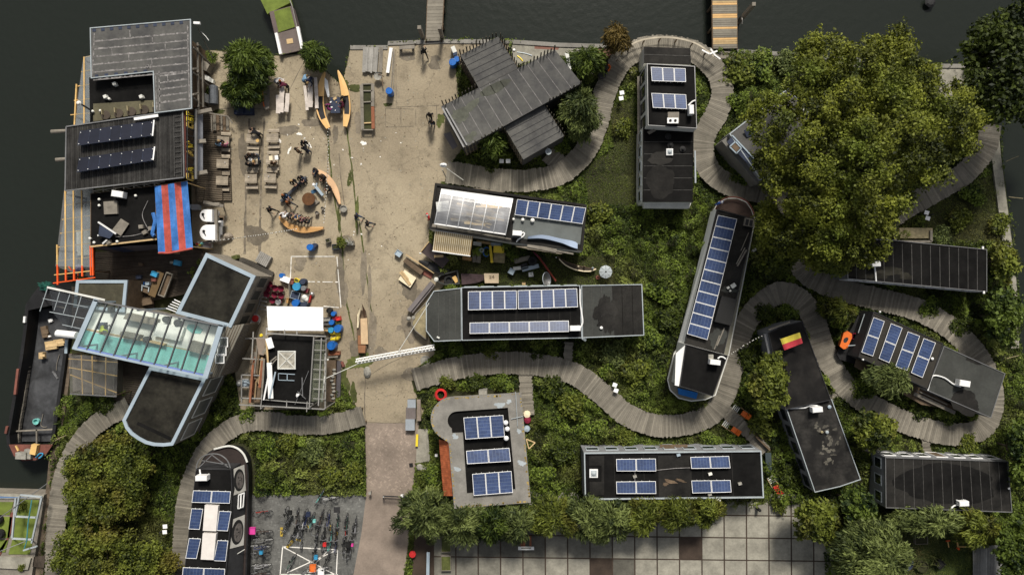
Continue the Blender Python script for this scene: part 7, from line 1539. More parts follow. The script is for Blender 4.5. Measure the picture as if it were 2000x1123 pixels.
# festoon lights
def festoon(label,pts,z,n):
    t=thing('festoon_lights',label,'string lights',P(*pts[0],z));l=smooth_line(pts,3);b=MB();m_=len(l);zz=lambda f: z-.5*math.sin(math.pi*f)
    b.tube([P(*l[i],zz(i/m_)) for i in range(0,m_,3)],.012,4);b.build('cable',M['rubber'],t);b=MB()
    for k in range(n): f_=(k+.5)/n;p=P(*l[int(f_*(m_-1))],zz(f_));b.lathe((p.x+random.uniform(-.05,.05),p.y,p.z-.1),[(.02,0),(.055,.04),(.03,.1),(.02,.11)],6)
    b.build('bulbs',M['lampw'],t)
festoon('white string lights hanging down the yard over the canoe circle',[(641,252),(640,310),(638,360),(634,410),(633,440)],3.4,34);festoon('white string lights from the kitchen yard to the lower canoe',[(415,471),(450,467),(500,460),(545,453),(582,447)],3.2,36);festoon('short string lights from the slanting boat to the flag boat',[(1419,698),(1440,684),(1465,668),(1492,655)],3.2,16)
# planter cluster in the yard
for (x,y,w_,d_,a,lab) in ((655,482,.6,.45,.1,'dark planter box with shrubs at the yard centre'),(683,476,.7,.4,.2,'grey planter full of sticks at the yard centre'),(640,470,.4,.35,.3,'small planter by the lower canoe tip')): crate(x,y,w_,d_,.45,'darkblue' if w_==.6 else 'greywood',a,lab,'planter','planter','soil')
for k in range(1): 
    b=MB();[b.cyl(P(683+random.uniform(-7,7),476+random.uniform(-4,4),.3),P(683+random.uniform(-9,9),474+random.uniform(-9,6),1.1),.02,.012,5) for _ in range(26)];tag(b.build('stick_bundle',M['whitewall']),'bundle of pale sticks standing in the grey planter','sticks')
for (x,y,a,lab) in ((514,506,-.5,'pale grey pallet at the studio corner of the yard'),): b=MB();q=P(x,y,.5);[b.box((q.x+.16*k*math.cos(a),q.y+.16*k*math.sin(a),.5),(.14,1.0,.04),a,t=random.uniform(.4,.8)) for k in range(-3,4)];b.box((q.x,q.y,.25),(1.1,.9,.44),a);tag(b.build('table_box',mat('silver_wood',(.25,.24,.22))),lab,'pallet')
hd=thing('curved_bench','curved row of log seats with a pale rail beside the studio','bench',P(500,525,0));l=smooth_line([(476,510),(500,520),(530,536)],6);b=MB();[b.lathe(P(*p,0),[(.3,0),(.3,.4),(.02,.42)],8) for p in l];b.build('log',mat('dark_log',(.05,.045,.038),var=.4),hd);b=MB();l=smooth_line([(466,513),(488,526),(512,536),(532,541)],5);[b.beam(P(*p,.6),P(*q,.6),.08,.06) for p,q in zip(l[:-1],l[1:])];b.build('rail',M['cream'],hd)
b=MB();b.box(P(461,503,.4),(.5,.35,.7),.3);tag(b.build('green_box',M['moss']),'small mossy box at the studio roof corner','box')
ss_=thing('slatted_bench','grey slatted bench along the studio wall','bench',P(512,560,0))
for k in range(4): b=MB();b.beam(P(503+5*k,546+2*k,.5),P(486+5*k,590+2*k,.5),.16,.05,t=random.uniform(.4,.8));b.build('slat',M['greywood'],ss_)
b=MB();b.beam(P(508,552,.4),P(508,552.6,0),.5,.1);b.beam(P(494,588,.4),P(494,588.6,0),.5,.1);b.build('leg',M['wood'],ss_)
lz=thing('metal_rack','dark metal rack with bars beside the maroon chairs','rack',P(512,600,0));bars(lz,'bar','greymetal',[((505,578+8*k),.9,(522,582+8*k),.9) for k in range(4)]+[((512,575),.9,(500,612),.9)],.06);bars(lz,'leg','greymetal',[((512,576),.9,(512,576.5),0),((501,611),.9,(501,611.5),0)],.06)
# studio terrace
for (x,y,L_,w_,m_,lab) in ((305,555,2.6,.62,'palewood','long ochre trestle table on the studio deck'),(324,556,2.4,.6,'greywood','grey framed sofa bench on the studio deck')):
    t=thing('table' if w_>.61 else 'sofa_bench',lab,'table' if w_>.61 else 'bench',P(x,y,.5));b=MB();b.box(P(x,y,1.2 if w_>.61 else .95),(w_,L_*.85,.06),-.36);b.build('tabletop' if w_>.61 else 'seat',mat('ochre_board',(.13,.085,.04),var=.2) if w_>.61 else M['wood'],t)
    for s in (-.8,.8): b=MB();c=P(x,y,0);b.box((c.x+s*.36,c.y+s*.9,.85 if w_>.61 else .72),(w_*.8,.08,.66 if w_>.61 else .42),-.36);b.build('leg',M['wood'],t)
    if w_<.61:
        b=MB();c=P(x,y,1.1)
        for (dx,dy,sx,sy) in ((.27,0,.08,2.0),(-.27,0,.06,2.0),(0,1.02,.6,.08),(0,-1.02,.6,.08)): b.box((c.x+dx*.94-dy*-.35,c.y+dy*.94+dx*-.35,1.12),(sx,sy,.2),-.36)
        b.build('frame',M['greywood'],t)
for (x,y,s,m_,lab) in ((315,536,.5,'lightblue','blue tray with odds and ends on the ochre table'),(314,547,.34,'rust','faded red cloth on the ochre table'),(351,514,.55,'lightblue','blue bin on the dark studio deck'),(340,513,.25,'stone','small pale pot beside the blue bin'),(282,553,.35,'blue','bright blue bucket by the grey trolley'),(293,554,.3,'bluegrey','pale grey box by the grey trolley'),(276,541,.4,'darkblue','dark toolbox on the studio deck'),(280,517,.35,'wood','brown pot on the studio deck'),(292,588,.8,'wood','brown sack by the glasshouse edge')):
    crate(x,y,s*1.1,s*.8,.3,m_,random.uniform(-.4,.2),lab).location.z += 1.23 if y in (536,547) else .5
tr=thing('trolley','grey trolley frame on the studio deck','trolley',P(284,565,.5));bars(tr,'frame','trim',[((278,556),1.2,(277,568),1.2),((291,560),1.2,(290,570),1.2),((278,558),1.2,(291,561),1.2)],.08);b=MB();b.box(P(284,564,.9),(.55,.5,.3));b.build('tray',M['wood'],tr)
for k in range(5):
    pass
rr=thing('towel_rack','five white rods sticking out from the studio roof edge','rods',P(330,600,3));bars(rr,'rod','canvas',[((326+3.7*(4-k)-k*.3,602-4.2*(4-k)),3.6,(344+2.2*(4-k),609-4.6*(4-k)),3.9) for k in range(5)],.06)
# dark clutter under the orange beams
t=thing('bicycle_trailer','folding chairs and a violet bundle under the orange beams','furniture',P(160,528,.5));b=MB();b.lathe(P(158,524,.6),[(.3,0),(.35,.3),(.1,.6),(.02,.6)],8);b.build('bundle',mat('violet_cloth',(.3,.27,.42),var=.3,scale=3),t);bars(t,'chair_frame','redbeam',[((134,520),1,(140,528),1),((153,530),.9,(152,545),.9)],.08);t['label']='violet cloth bundle with red frames under the orange beams'
for a in PEOPLE: person(*a)
person(1402,398,200,'stand','blue','blue','grey','person in blue overalls with a pale cap at the slanting boat deck',1.6,cap='white')
person(206,637,200,'lean','hivis','black','brown','person in a yellow safety vest working inside the glasshouse',3.0)
person(838,424,110,'stand','red','grey','grey','person in a red top standing at the workshop boat gangway')
# ================================================================ BICYCLES
def bike_proto():
    t=thing('bicycle','x','bicycle',(0,0,0))
    for y in (.55,-.55):
        b=MB();n=20
        for k in range(n):
            a0,a1=2*math.pi*k/n,2*math.pi*(k+1)/n;b.cyl((0,y+.33*math.cos(a0),.34+.33*math.sin(a0)),(0,y+.33*math.cos(a1),.34+.33*math.sin(a1)),.022,.022,5,cap=False)
        wl=b.build('wheel',M['rubber'],t);b=MB()
        for k in range(8): a0=math.pi*k/8;b.cyl((0,y-.31*math.cos(a0),.34-.31*math.sin(a0)),(0,y+.31*math.cos(a0),.34+.31*math.sin(a0)),.004,.004,4)
        b.cyl((-.05,y,.34),(.05,y,.34),.03,.03,8);b.build('spokes',M['steel'],wl)
    b=MB();BB,ST,HT,HB_=(0,-.08,.30),(0,-.22,.86),(0,.38,.92),(0,.42,.72)
    for p,q,r in ((BB,ST,.02),(ST,HT,.02),(BB,HB_,.022),(HT,HB_,.022),(HB_,(0,.55,.34),.017),(BB,(.04,-.55,.34),.014),(BB,(-.04,-.55,.34),.014),(ST,(.04,-.55,.34),.012),(ST,(-.04,-.55,.34),.012)): b.cyl(p,q,r,r,6)
    b.build('frame',M['black'],t)
    b=MB();b.cyl(ST,(0,-.25,.97),.014,.014,6);b.box((0,-.33,.99),(.19,.14,.05));b.box((0,-.21,.99),(.09,.15,.045));b.build('saddle',M['rubber'],t)
    b=MB();b.cyl(HT,(0,.34,1.08),.015,.015,6);b.tube([(-.30,.14,1.06),(-.27,.30,1.08),(0,.36,1.09),(.27,.30,1.08),(.30,.14,1.06)],.017,6);b.build('handlebar',M['steel'],t)
    b=MB();b.box((0,-.62,.76),(.13,.36,.025));b.cyl((.05,-.75,.75),(.03,-.56,.36),.008,.008,5);b.cyl((-.05,-.75,.75),(-.03,-.56,.36),.008,.008,5)
    for y in (.55,-.55):
        for k in range(6): a0,a1=R(20+24*k),R(44+24*k);b.beam((0,y+.365*math.cos(a0),.34+.365*math.sin(a0)),(0,y+.365*math.cos(a1),.34+.365*math.sin(a1)),.05,.012)
    b.build('carrier',M['darkwall'],t)
    b=MB();b.cyl((-.10,-.08,.30),(.10,-.08,.30),.015,.015,6);b.box((.13,-.02,.30),(.09,.06,.02));b.box((-.13,-.14,.30),(.09,.06,.02));b.build('pedals',M['darkwall'],t)
    return t
BK=bike_proto()
def cc(n,c): return mat('bike_'+n,c,rough=.35,var=.15)
COL=dict(black=cc('black',(.012,.012,.012)),navy=cc('navy',(.015,.025,.11)),teal=cc('teal',(.10,.33,.30)),grey=cc('grey',(.2,.2,.2)),red=cc('red',(.3,.03,.02)),brown=cc('brown',(.06,.03,.02)),green=cc('green',(.03,.10,.07)),white=cc('white',(.6,.6,.6)),silver=cc('silver',(.4,.4,.42)))
BIKES=[  # px, py, heading (deg, 0 = front wheel to the top of the photo), colour, label
 (566,1005,182,'black','black bicycle at the near end of the upper bicycle row'),(564,1022,150,'black','black bicycle askew below the first of the upper row'),(583,1008,174,'brown','dark brown bicycle in the upper row next to the black pair'),(580,1030,160,'black','black bicycle with broad white handlebars below the brown one'),
 (594,1016,172,'white','whitish bicycle in the upper row before the navy one'),(602,1010,178,'navy','navy bicycle in the upper row'),(613,1016,168,'teal','teal bicycle in the upper row'),(630,1010,168,'brown','brown bicycle in the upper row, past the teal one'),
 (625,1030,170,'black','black bicycle with a silver basket below the brown one'),(646,1012,180,'navy','deep navy bicycle in the upper row, in the middle'),(662,1014,178,'green','dark green bicycle in the upper row'),(680,1018,178,'green','green bicycle with pale handlebars near the road'),(676,1030,183,'red','red bicycle squeezed beside the green one near the road'),
 (696,1024,176,'silver','silver bicycle at the road end of the upper row'),(692,1038,178,'black','black bicycle close to the road, behind the silver one'),(574,1044,152,'black','black bicycle slanting in the lower row'),(589,1034,170,'silver','silver bicycle between the upper and lower rows'),(592,1050,180,'grey','grey bicycle alone below the silver one'),
 (619,1054,172,'grey','grey bicycle in the lower row'),(636,1038,180,'black','black bicycle just above the red saddle one'),(634,1056,178,'black','black bicycle with a red saddle bag in the lower row'),(649,1040,178,'teal','pale teal bicycle in the middle of the rows'),(648,1060,174,'teal','pale teal bicycle at the lower edge by the painted box'),(659,1062,178,'navy','navy bicycle at the corner of the painted box'),
 (658,1040,182,'brown','brown bicycle between teal and dark green ones'),(674,1062,178,'black','black bicycle with wide handlebars by the road, lower row'),(687,1064,180,'black','black bicycle with a pink light by the road, lower row'),(681,1074,176,'black','black bicycle at the lowest spot by the road'),
 (515,997,92,'red','dark red bicycle lying across at the top of the side row'),(516,1034,84,'brown','brown bicycle of the side row with a pink box'),(516,1049,88,'grey','grey bicycle of the side row below the pink box'),(512,1062,86,'navy','navy bicycle in the middle of the side row'),(511,1078,86,'black','black bicycle with a light blue saddle in the side row'),(513,1099,92,'silver','silver bicycle low in the side row'),(512,1116,88,'brown','brown bicycle at the bottom of the side row'),
 (573,1096,155,'green','dark bicycle standing inside the painted box'),(618,1078,170,'black','black bicycle with a light blue basket at the painted box'),(640,1090,155,'black','black bicycle slanting across the painted box'),(630,1108,100,'white','white bicycle at the bottom of the painted box'),(604,1106,130,'grey','grey bicycle beside the orange crate'),
 (628,968,150,'teal','teal bicycle against the bushes at the top of the bicycle park'),(645,969,90,'white','whitish bicycle against the bushes at the top of the bicycle park')]
for k,(x,y,h_,c,lab) in enumerate(BIKES):
    o=BK if k==0 else dup(BK);o.location=P(x,y,0);o.rotation_euler=(0,R(random.uniform(-10,10)),R(h_));o['label']=lab;o['group']='bicycles parked on the paving'
    for ch in o.children:
        if ch.name.split('.')[0]=='frame': ch.material_slots[0].link='OBJECT';ch.material_slots[0].material=COL[c]
for (x,y,s,m_,lab) in ((493,1036,.48,'pink','bright pink crate on the front of a side row bicycle'),(611,1109,.5,'orange','orange crate inside the painted box'),(627,1117,.5,'white','white crate at the bottom of the painted box'),(617,1088,.28,'lightblue','light blue basket on a bicycle at the painted box'),(634,1063,.25,'red','red saddle bag box in the lower bicycle row'),(510,1078,.26,'lightblue','light blue saddle cover in the side bicycle row'),(602,1004,.32,'navyc','navy bag on the upper row navy bicycle'),(688,1064,.15,'pink','small pink light on the bicycle by the road'),(614,1017,.2,'turq','pale turquoise box on the teal bicycle'),(566,1001,.3,'rubber','black pannier on the first upper row bicycle'),(679,1063,.35,'rubber','black basket on the wide handlebar bicycle by the road')):
    b=MB();c=P(x,y,.95);mm=M.get(m_) or CL['navy'];b.box((c.x,c.y,.80),(s,s*1.15,.05),.05);t=thing('bicycle_crate' if s>.3 else 'bicycle_basket',lab,'basket',(c.x,c.y,.75));b.build('base',mm,t);b=MB()
    for sg in (-1,1): b.box((c.x+sg*s/2,c.y,.92),(.03,s*1.15,.24),0);b.box((c.x,c.y+sg*s*.575,.92),(s-.04,.03,.24),0)
    b.box((c.x,c.y,.95),(s*.9,s,.10),0);b.build('side',mm,t)
for (x,y,a,lab) in ((550,1038,0,'upright yellow wheel stop plate on the bicycle paving'),(566,1062,-.7,'slanting yellow wheel stop plate at the painted box corner'),(583,1054,1.3,'small yellow wheel stop in the lower row'),(601,1028,.6,'yellow clip stand in the upper row'),(645,1030,0,'yellow clip stand beside the navy bicycle'),(658,1043,-.2,'yellow clip stand beside the teal bicycles')):
    t=thing('wheel_stop',lab,'wheel stop',P(x,y,0));b=MB();L_=.78 if x<570 else .42;b.box(P(x,y,.04)*1,(.24 if x<570 else .14,L_,.05),a);b.build('plate',mat('ochre_plastic',(.42,.30,.05),var=.2),t);b=MB();c=P(x,y,0)
    for s in (-.2,.2): b.box((c.x-s*math.sin(a)*L_,c.y+s*math.cos(a)*L_,.07),(.08,.1,.02),a)
    b.build('slot',M['rubber'],t)
b=MB();b.box(P(658,995,.014),(.55,.5,.01));tag(b.build('drain_cover',M['darkwall']),'square dark drain cover on the bicycle paving','drain cover')
# ================================================================ ROAD SIDE
gt=thing('gate','black folding barrier gate across the brick road','gate',P(787,969,0));b=MB();A,C=P(748,968,1.0),P(832,972,1.0);b.beam(A,C,.07);b.beam(A-Vector((0,.25,.7)),C-Vector((0,.25,.7)),.06);b.build('rail',M['darkwall'],gt);b=MB()
for k in range(22): f_=k/21;p,q=A.lerp(C,f_),(A-Vector((0,.25,.7))).lerp(C-Vector((0,.25,.7)),min(1,f_+.03));b.beam(p,q,.045)
b.build('bars',M['darkwall'],gt);b=MB();[b.beam(P(x,970,1.1),P(x,970.5,0),.1) for x in (749,786,833)];b.build('post',M['greymetal'],gt)
for (x,y,m_,lab) in ((785,968,'white','white box fixed on the middle of the black gate'),(834,961,'white','white post lamp at the gate end by the hedge'),(852,889,'white','small white marker in the bushes by the tiled lean-to'),(722,963,'stone','pale stone post at the corner of the bicycle park'),(853,889,'white','x')):
    if lab=='x': continue
    t=thing('marker_post',lab,'post',P(x,y,0));b=MB();c=P(x,y,.7);b.cyl((c.x,c.y,0),(c.x,c.y,.55),.05);b.build('post',M['greymetal'],t);b=MB();b.box((c.x,c.y,.64),(.22,.2,.2));b.build('head',M[m_],t)
for (x0,y0,x1,y1,m_,lab) in ((796,780,812,796,'bluegrey','upper pale blue slab cover by the driveway edge'),(793,796,812,818,'rust','brown slab cover between two pale blue ones'),(792,818,810,840,'bluegrey','lower pale blue slab cover by the driveway edge')):
    t=thing('container_lid',lab,'container',P(x0,y0,0));b=MB();q=[P(x0,y0,.55),P(x1,y0,.55),P(x1,y1,.55),P(x0,y1,.55)];b.slab(q,.5);b.build('container_body',M['greymetal'],t);b=MB();b.slab([v+Vector((0,0,.05)) for v in q],.045);b.build('lid',mat('pale_lid',(.28,.31,.34),var=.15) if m_=='bluegrey' else mat('brown_lid',(.14,.12,.115),var=.2),t)
b=MB();b.beam(P(818,780,.4),P(819,821,.4),.32,.3);tag(b.build('stone_beam',M['brick']),'pale pinkish beam beside the slab covers','beam')
b=MB();b.poly([P(x,y,.012) for x,y in ((816,838),(836,836),(836,900),(812,905))][::-1]);structure(b.build('concrete_strip',M['slabs']))
b=MB();b.beam(P(815,848,.2),P(814,871,.2),.2,.2);tag(b.build('yellow_kerb',M['yellow']),'yellow painted kerb bar along the concrete strip','kerb');b=MB();b.beam(P(808,962,.2),P(807,985,.2),.15,.2);tag(b.build('yellow_kerb',M['yellow']),'yellow painted bar just below the black gate','kerb')
b=MB();[b.beam(P(834,838,.1),P(838,900,.1),.18,.2)];tag(b.build('kerb_beam',M['slabs']),'long concrete kerb beside the round cornered house','kerb')
b=MB();b.box(P(803,908,.03),(.32,.35,.04),.1);tag(b.build('drain_cover',M['rubber']),'black drain cover on the brick road','drain cover')
for (x,y,s) in ((820,911,.3),(833,913,.24),(826,914,.3)): b=MB();b.lathe(P(x,y,0),[(s*.9,0),(s,.2),(s*.6,.4),(.02,.42)],8);rebase(tag(b.build('rock',M['stone']),{820: 'pale rock at the end of the concrete strip',833: 'smallest pale rock by the bushes at the concrete strip',826: 'rock between two others at the concrete strip'}[x],'rock'),P(x,y,0))
hr=thing('hose_ring','red hose coiled in a ring by the rounded house corner','hose',P(861,773,.2));b=MB()
for k in range(3): b.tube([P(861+(10.5-k)*math.cos(a),771+(11-k)*math.sin(a),.35+.05*k) for a in np.linspace(0,6.283,26)],.07,6)
b.build('coil',M['red'],hr);b=MB();b.lathe(P(852,774,.1),[(.2,0),(.25,.2),(.02,.22)],10);tag(b.build('pot',mat('dull_red_pot',(.12,.04,.035))),'dull red pot beside the coiled red hose','pot')
for (x,y,s,m_,lab) in ((1029,808,.35,'cream','cream lantern at the house side by the walkway'),(1030,819,.34,'maroon','maroon pot at the house side by the walkway'),(1029,836,.3,'bluegrey','pale blue box at the side of the rounded house')): b=MB();b.lathe(P(x,y,.3),[(s*.6,0),(s,.2),(s*.8,.4),(.02,.45)],9);tag(b.build('pot',M[m_]),lab,'pot')
fnc=thing('fence','blue grey metal fence strip at the plaza corner by the road','fence',P(835,1100,0));bars(fnc,'rail','bluegrey',[((835,1078),.9,(833,1180),.9),((838,1078),.9,(836,1180),.9)],.12);bars(fnc,'panel_bars','darkblue',[((835,1080+6*k),.9,(835,1082+6*k),.1) for k in range(14)],.06)
for (x,y,lab) in ((871,1063,'upper planting box of dark earth at the plaza edge'),(871,1100,'lower planting box of dark earth at the plaza edge')): crate(x,y,.85,1.35 if y<1080 else 1.3,.45,'greywood',.02,lab,'planter','planter','moss')
pb_=thing('picnic_bench','plaza bench with brown slats and a white end board','bench',P(1028,1055,0));b=MB();[b.beam(P(x,1046,.5),P(x,1068,.5),.18,.05) for x in (1019,1024,1036)];b.build('seat',M['redwood'],pb_);b=MB();b.beam(P(1012,1070,.55),P(1043,1070,.55),.28,.08);b.build('end_board',M['white'],pb_);b=MB();b.beam(P(1018,1070,.62),P(1037,1070,.62),.12,.02);b.build('nameplate',M['stone'],pb_);b=MB();[b.beam(P(x,y,.5),P(x,y+.4,0),.08) for x in (1019,1036) for y in (1050,1066)];b.build('leg',M['wood'],pb_)
b=MB();b.lathe(P(1478,991,0),[(.14,0),(.14,.75),(.12,.8),(.02,.82)],10);tag(b.build('bollard',M['rubber']),'short black post alone on the plaza slabs','bollard')
b=MB();b.lathe(P(806,1081,.3),[(.3,0),(.3,.15),(.02,.2)],8);tag(b.build('red_cover',M['red']),'red plastic cover in the hedge by the road','cover')
# orange chairs by the side path, red chair, meter boxes
def lounge(x,y,a,m_,lab):
    t=thing('garden_chair',lab,'chair',P(x,y,0),'garden chairs with slatted foot rests');c=P(x,y,0);u=Vector((math.cos(a),math.sin(a),0));v=Vector((-u.y,u.x,0));b=MB();top_=[c+u*.2+v*.24+Vector((0,0,.45)),c+u*.2-v*.24+Vector((0,0,.45)),c-u*.28-v*.22+Vector((0,0,.45)),c-u*.28+v*.22+Vector((0,0,.45))];b.slab(top_[::-1],.06);b.build('seat',M[m_],t)
    b=MB();b.slab([c+u*.22+v*.26+Vector((0,0,.5)),c+u*.22-v*.26+Vector((0,0,.5)),c+u*.38-v*.24+Vector((0,0,.95)),c+u*.38+v*.24+Vector((0,0,.95))],.04);b.build('backrest',M[m_],t)
    b=MB();[b.beam(c-u*(.62+.16*k)+v*.26+Vector((0,0,.3)),c-u*(.62+.16*k)-v*.26+Vector((0,0,.3)),.08,.03) for k in range(4)];b.build('foot_slats',M['whitewall'],t);b=MB();[b.beam(c+u*.35+v*s+Vector((0,0,.28)),c-u*1.15+v*s+Vector((0,0,.28)),.035) for s in (-.3,.3)];[b.beam(c+u*k+v*s+Vector((0,0,.3)),c+u*k+v*s,.04) for k in (.3,-1.1) for s in (-.3,.3)];b.build('frame',M['palewood'],t)
lounge(1451,807,R(-35),'orange','orange chair on the upper side of the side path');lounge(1432,838,R(-35),'orange','orange chair on the lower side of the side path');lounge(1514,951,R(-60),'red','red chair at the end wall of the low houseboat')
b=MB();b.beam(P(1500,884,.5),P(1502,925,.5),.5,.1);tag(b.build('side_step',mat('dark_teal_step',(.04,.055,.06),var=.2)),'dark teal step along the end wall of the low houseboat','step');b=MB();b.beam(P(1476,852,.6),P(1503,878,.6),.14,.3);tag(b.build('handrail',M['wood']),'weathered handrail board beside the side path','handrail')
MET=[(1214,187,.3,'pair of white boards in the grass beside the upper boardwalk'),(986,315,.0,'pair of white boards under the palisade hall eaves'),(1811,421,-.5,'pair of white boards near the plane tree and canal'),(322,1033,.15,'pair of white boards in the willow thicket near the portrait boat'),(1202,757,-.6,'pair of white boards below the long houseboat')]
for (x,y,a,lab) in MET:
    t=thing('signboard',lab,'sign',P(x,y,0));
    for k,s in enumerate((-.24,.24)): b=MB();c=P(x,y,.9);hz=x==986;b.box((c.x+(s*1.2 if hz else s*.4*math.sin(a)),c.y+(0 if hz else s),.9),(.38,.34,.03),a*.6);b.build('panel',M['canvas'],t)
    b=MB();c=P(x,y,0);b.beam((c.x,c.y,.88),(c.x,c.y,0),.08);b.build('post',M['darkwall'],t)
for (x,y,w_,d_,a,lab) in ((1472,489,.4,.2,-.6,'white box in the bushes by the inner boardwalk loop'),(1206,752,.5,.3,0,'x')):
    if lab != 'x': b=MB();b.box(P(x,y,.8),(w_,d_,.3),a+1.2);tag(b.build('box',M['whitewall']),lab,'box')
tr=thing('refuse_bins','pair of black bins with orange netting beside the boardwalk','bins',P(1176,140,0));b=MB();b.tube([P(*p,.5) for p in smooth_line([(1161,132),(1168,128),(1178,126),(1192,130),(1186,142)],4)],.09,5);tag(b.build('orange_net',M['orange']),'orange netting draped behind the black bins','netting')
bpy.data.objects.remove(tr)
for (x,y,lab) in ((1178,131,'upper round black bin beside the boardwalk'),(1176,147,'lower round black bin beside the boardwalk')): t=thing('rubbish_bin',lab,'bin',P(x,y,0));b=MB();b.lathe(P(x,y,0),[(.28,0),(.34,.9),(.30,.9),(.26,.2)],14);b.build('bin_body',M['rubber'],t);b=MB();b.lathe(P(x,y,.88),[(.34,0),(.37,.02),(.37,.06),(.33,.08)],14);b.build('rim',M['darkwall'],t)
# ================================================================ YARD BETWEEN THE TWO BOATS
b=MB();b.slab([P(x,y,z_) for x,y,z_ in ((838,473,1.0),(878,508,1.0),(864,524,.9),(822,492,.9))],.06);o=b.build('tarred_sheet',mat('brown_felt',(.055,.042,.042),var=.2));tag(o,'dark brown felt board sloping under the striped awning','board')
b=MB();b.beam(P(838,472,1.05),P(821,493,1.0),.07);tag(b.build('batten',M['palewood']),'pale batten along the brown felt board','batten');b=MB();b.lathe(P(821,495,.9),[(.05,0),(.1,.08),(.02,.16)],8);tag(b.build('lamp_globe',M['lampw']),'small white globe at the corner of the brown felt board','lamp');b=MB();b.beam(P(848,501,1.1),P(866,500,1.1),.22,.05);tag(b.build('saw_offcut',M['palewood']),'pale offcut lying on the brown felt board','offcut')
crate(778,495,.55,.5,.5,'bluegrey',-.6,'pale blue grey box standing on the yard beside the old rail');
t=thing('sawn_pallet','fresh plywood panel with orange planks lying on the yard','panel',P(796,545,0));b=MB();b.slab([P(x,y,.3) for x,y in ((790,527),(813,543),(801,562),(778,546))],.2);b.build('base',M['cream'],t);b=MB();b.beam(P(782,531,.36),P(801,556,.36),.26,.06);b.beam(P(784,529,.40),P(797,545,.40),.14,.06);b.build('plank',M['palewood'],t)
t=thing('timber_edge','old timber edging and rusty strip beside the yard','edging',P(812,520,0));b=MB();b.beam(P(790,508,.3),P(825,533,.3),.4,.3);b.beam(P(790,511,.32),P(822,535,.32),.14,.36);b.build('beam',M['wood'],t);b=MB();b.beam(P(793,497,.4),P(848,534,.4),.07,.3);b.build('batten',M['palewood'],t);b=MB();b.slab([P(x,y,.1) for x,y in ((825,526),(846,536),(842,545),(822,534))],.08);b.build('rusty_strip',M['rust'],t)
b=MB();b.beam(P(844,552,.5),P(799,607,.5),.36,.4,t=.55);b.beam(P(848,556,.35),P(805,610,.35),.2,.35);tag(b.build('ramp_wall',mat('mauve_wood',(.15,.135,.135),var=.2)),'long grey timber wall slanting to the bow of the houseboat','wall')
canoe('canoe','black canoe lying between the felt board and the old boat',[(818,509),(840,518),(862,528),(880,530)],pw(.3),pw(.35),.4,.3,M['hull'],(),(.3,.8))
ob=thing('old_boat','open old boat full of junk beside the workshop boat','boat',P(878,545,0));t_=[P(x,y,.7) for x,y in ((850,546),(860,536),(894,527),(898,555),(870,557),(858,553))];ii=inset(t_,.12);b=MB()
for i in range(6): j=(i+1) % 6;b.poly([t_[i],ii[i],ii[j],t_[j]]);b.poly([t_[i],t_[j],t_[j]-Vector((0,0,.7)),t_[i]-Vector((0,0,.7))]);b.poly([ii[i],ii[i]-Vector((0,0,.5)),ii[j]-Vector((0,0,.5)),ii[j]])
b.build('hull',M['greenroof'],ob);b=MB();b.poly([p-Vector((0,0,.48)) for p in ii]);b.build('floor',M['deckdark'],ob);b=MB();b.lathe(P(877,547,.2),[(.3,0),(.42,.1),(.42,.3),(.25,.3),(.22,.1)],14);tag(b.build('tyre',M['rubber']),'black tyre lying in the old open boat','tyre');b=MB();b.beam(P(886,540,.5),P(893,551,.5),.35,.1);tag(b.build('plank',M['beam']),'ochre board in the old open boat','plank')
b=MB();b.lathe(P(852,546,.7),[(.22,0),(.18,.12),(.02,.18)],7);tag(b.build('prow_cap',M['whitewall']),'white rag on the bow of the old open boat','rag')
b=MB();b.slab([P(x,y,.5) for x,y in ((900,534),(922,535),(945,536),(948,546),(930,553),(902,556))],.5);tag(b.build('tarpaulin',mat('plum_tarp',(.055,.036,.038),var=.35,scale=2)),'plum brown tarpaulin over a heap next to the old boat','tarpaulin')
t=thing('work_table','pale plywood table top marked 24 beside the plum tarpaulin','table',P(960,544,0));b=MB();b.slab([P(x,y,.8) for x,y in ((945,534),(974,534),(974,553),(947,553))],.06);b.build('tabletop',mat('pale_top',(.50,.40,.28),var=.15,scale=2),t);b=MB()
for pts in (((955,540),(958,539),(959,541),(956,544),(960,544)),((964,544),(964,538),(961,542),(966,542))): [b.beam(P(*p,.815),P(*q,.815),.05,.012) for p,q in zip(pts[:-1],pts[1:])]
b.build('painted_number',M['wood'],t);b=MB();[b.beam(P(x,y,.75),P(x,y+.3,0),.08) for x in (949,971) for y in (537,550)];b.build('leg',M['wood'],t)
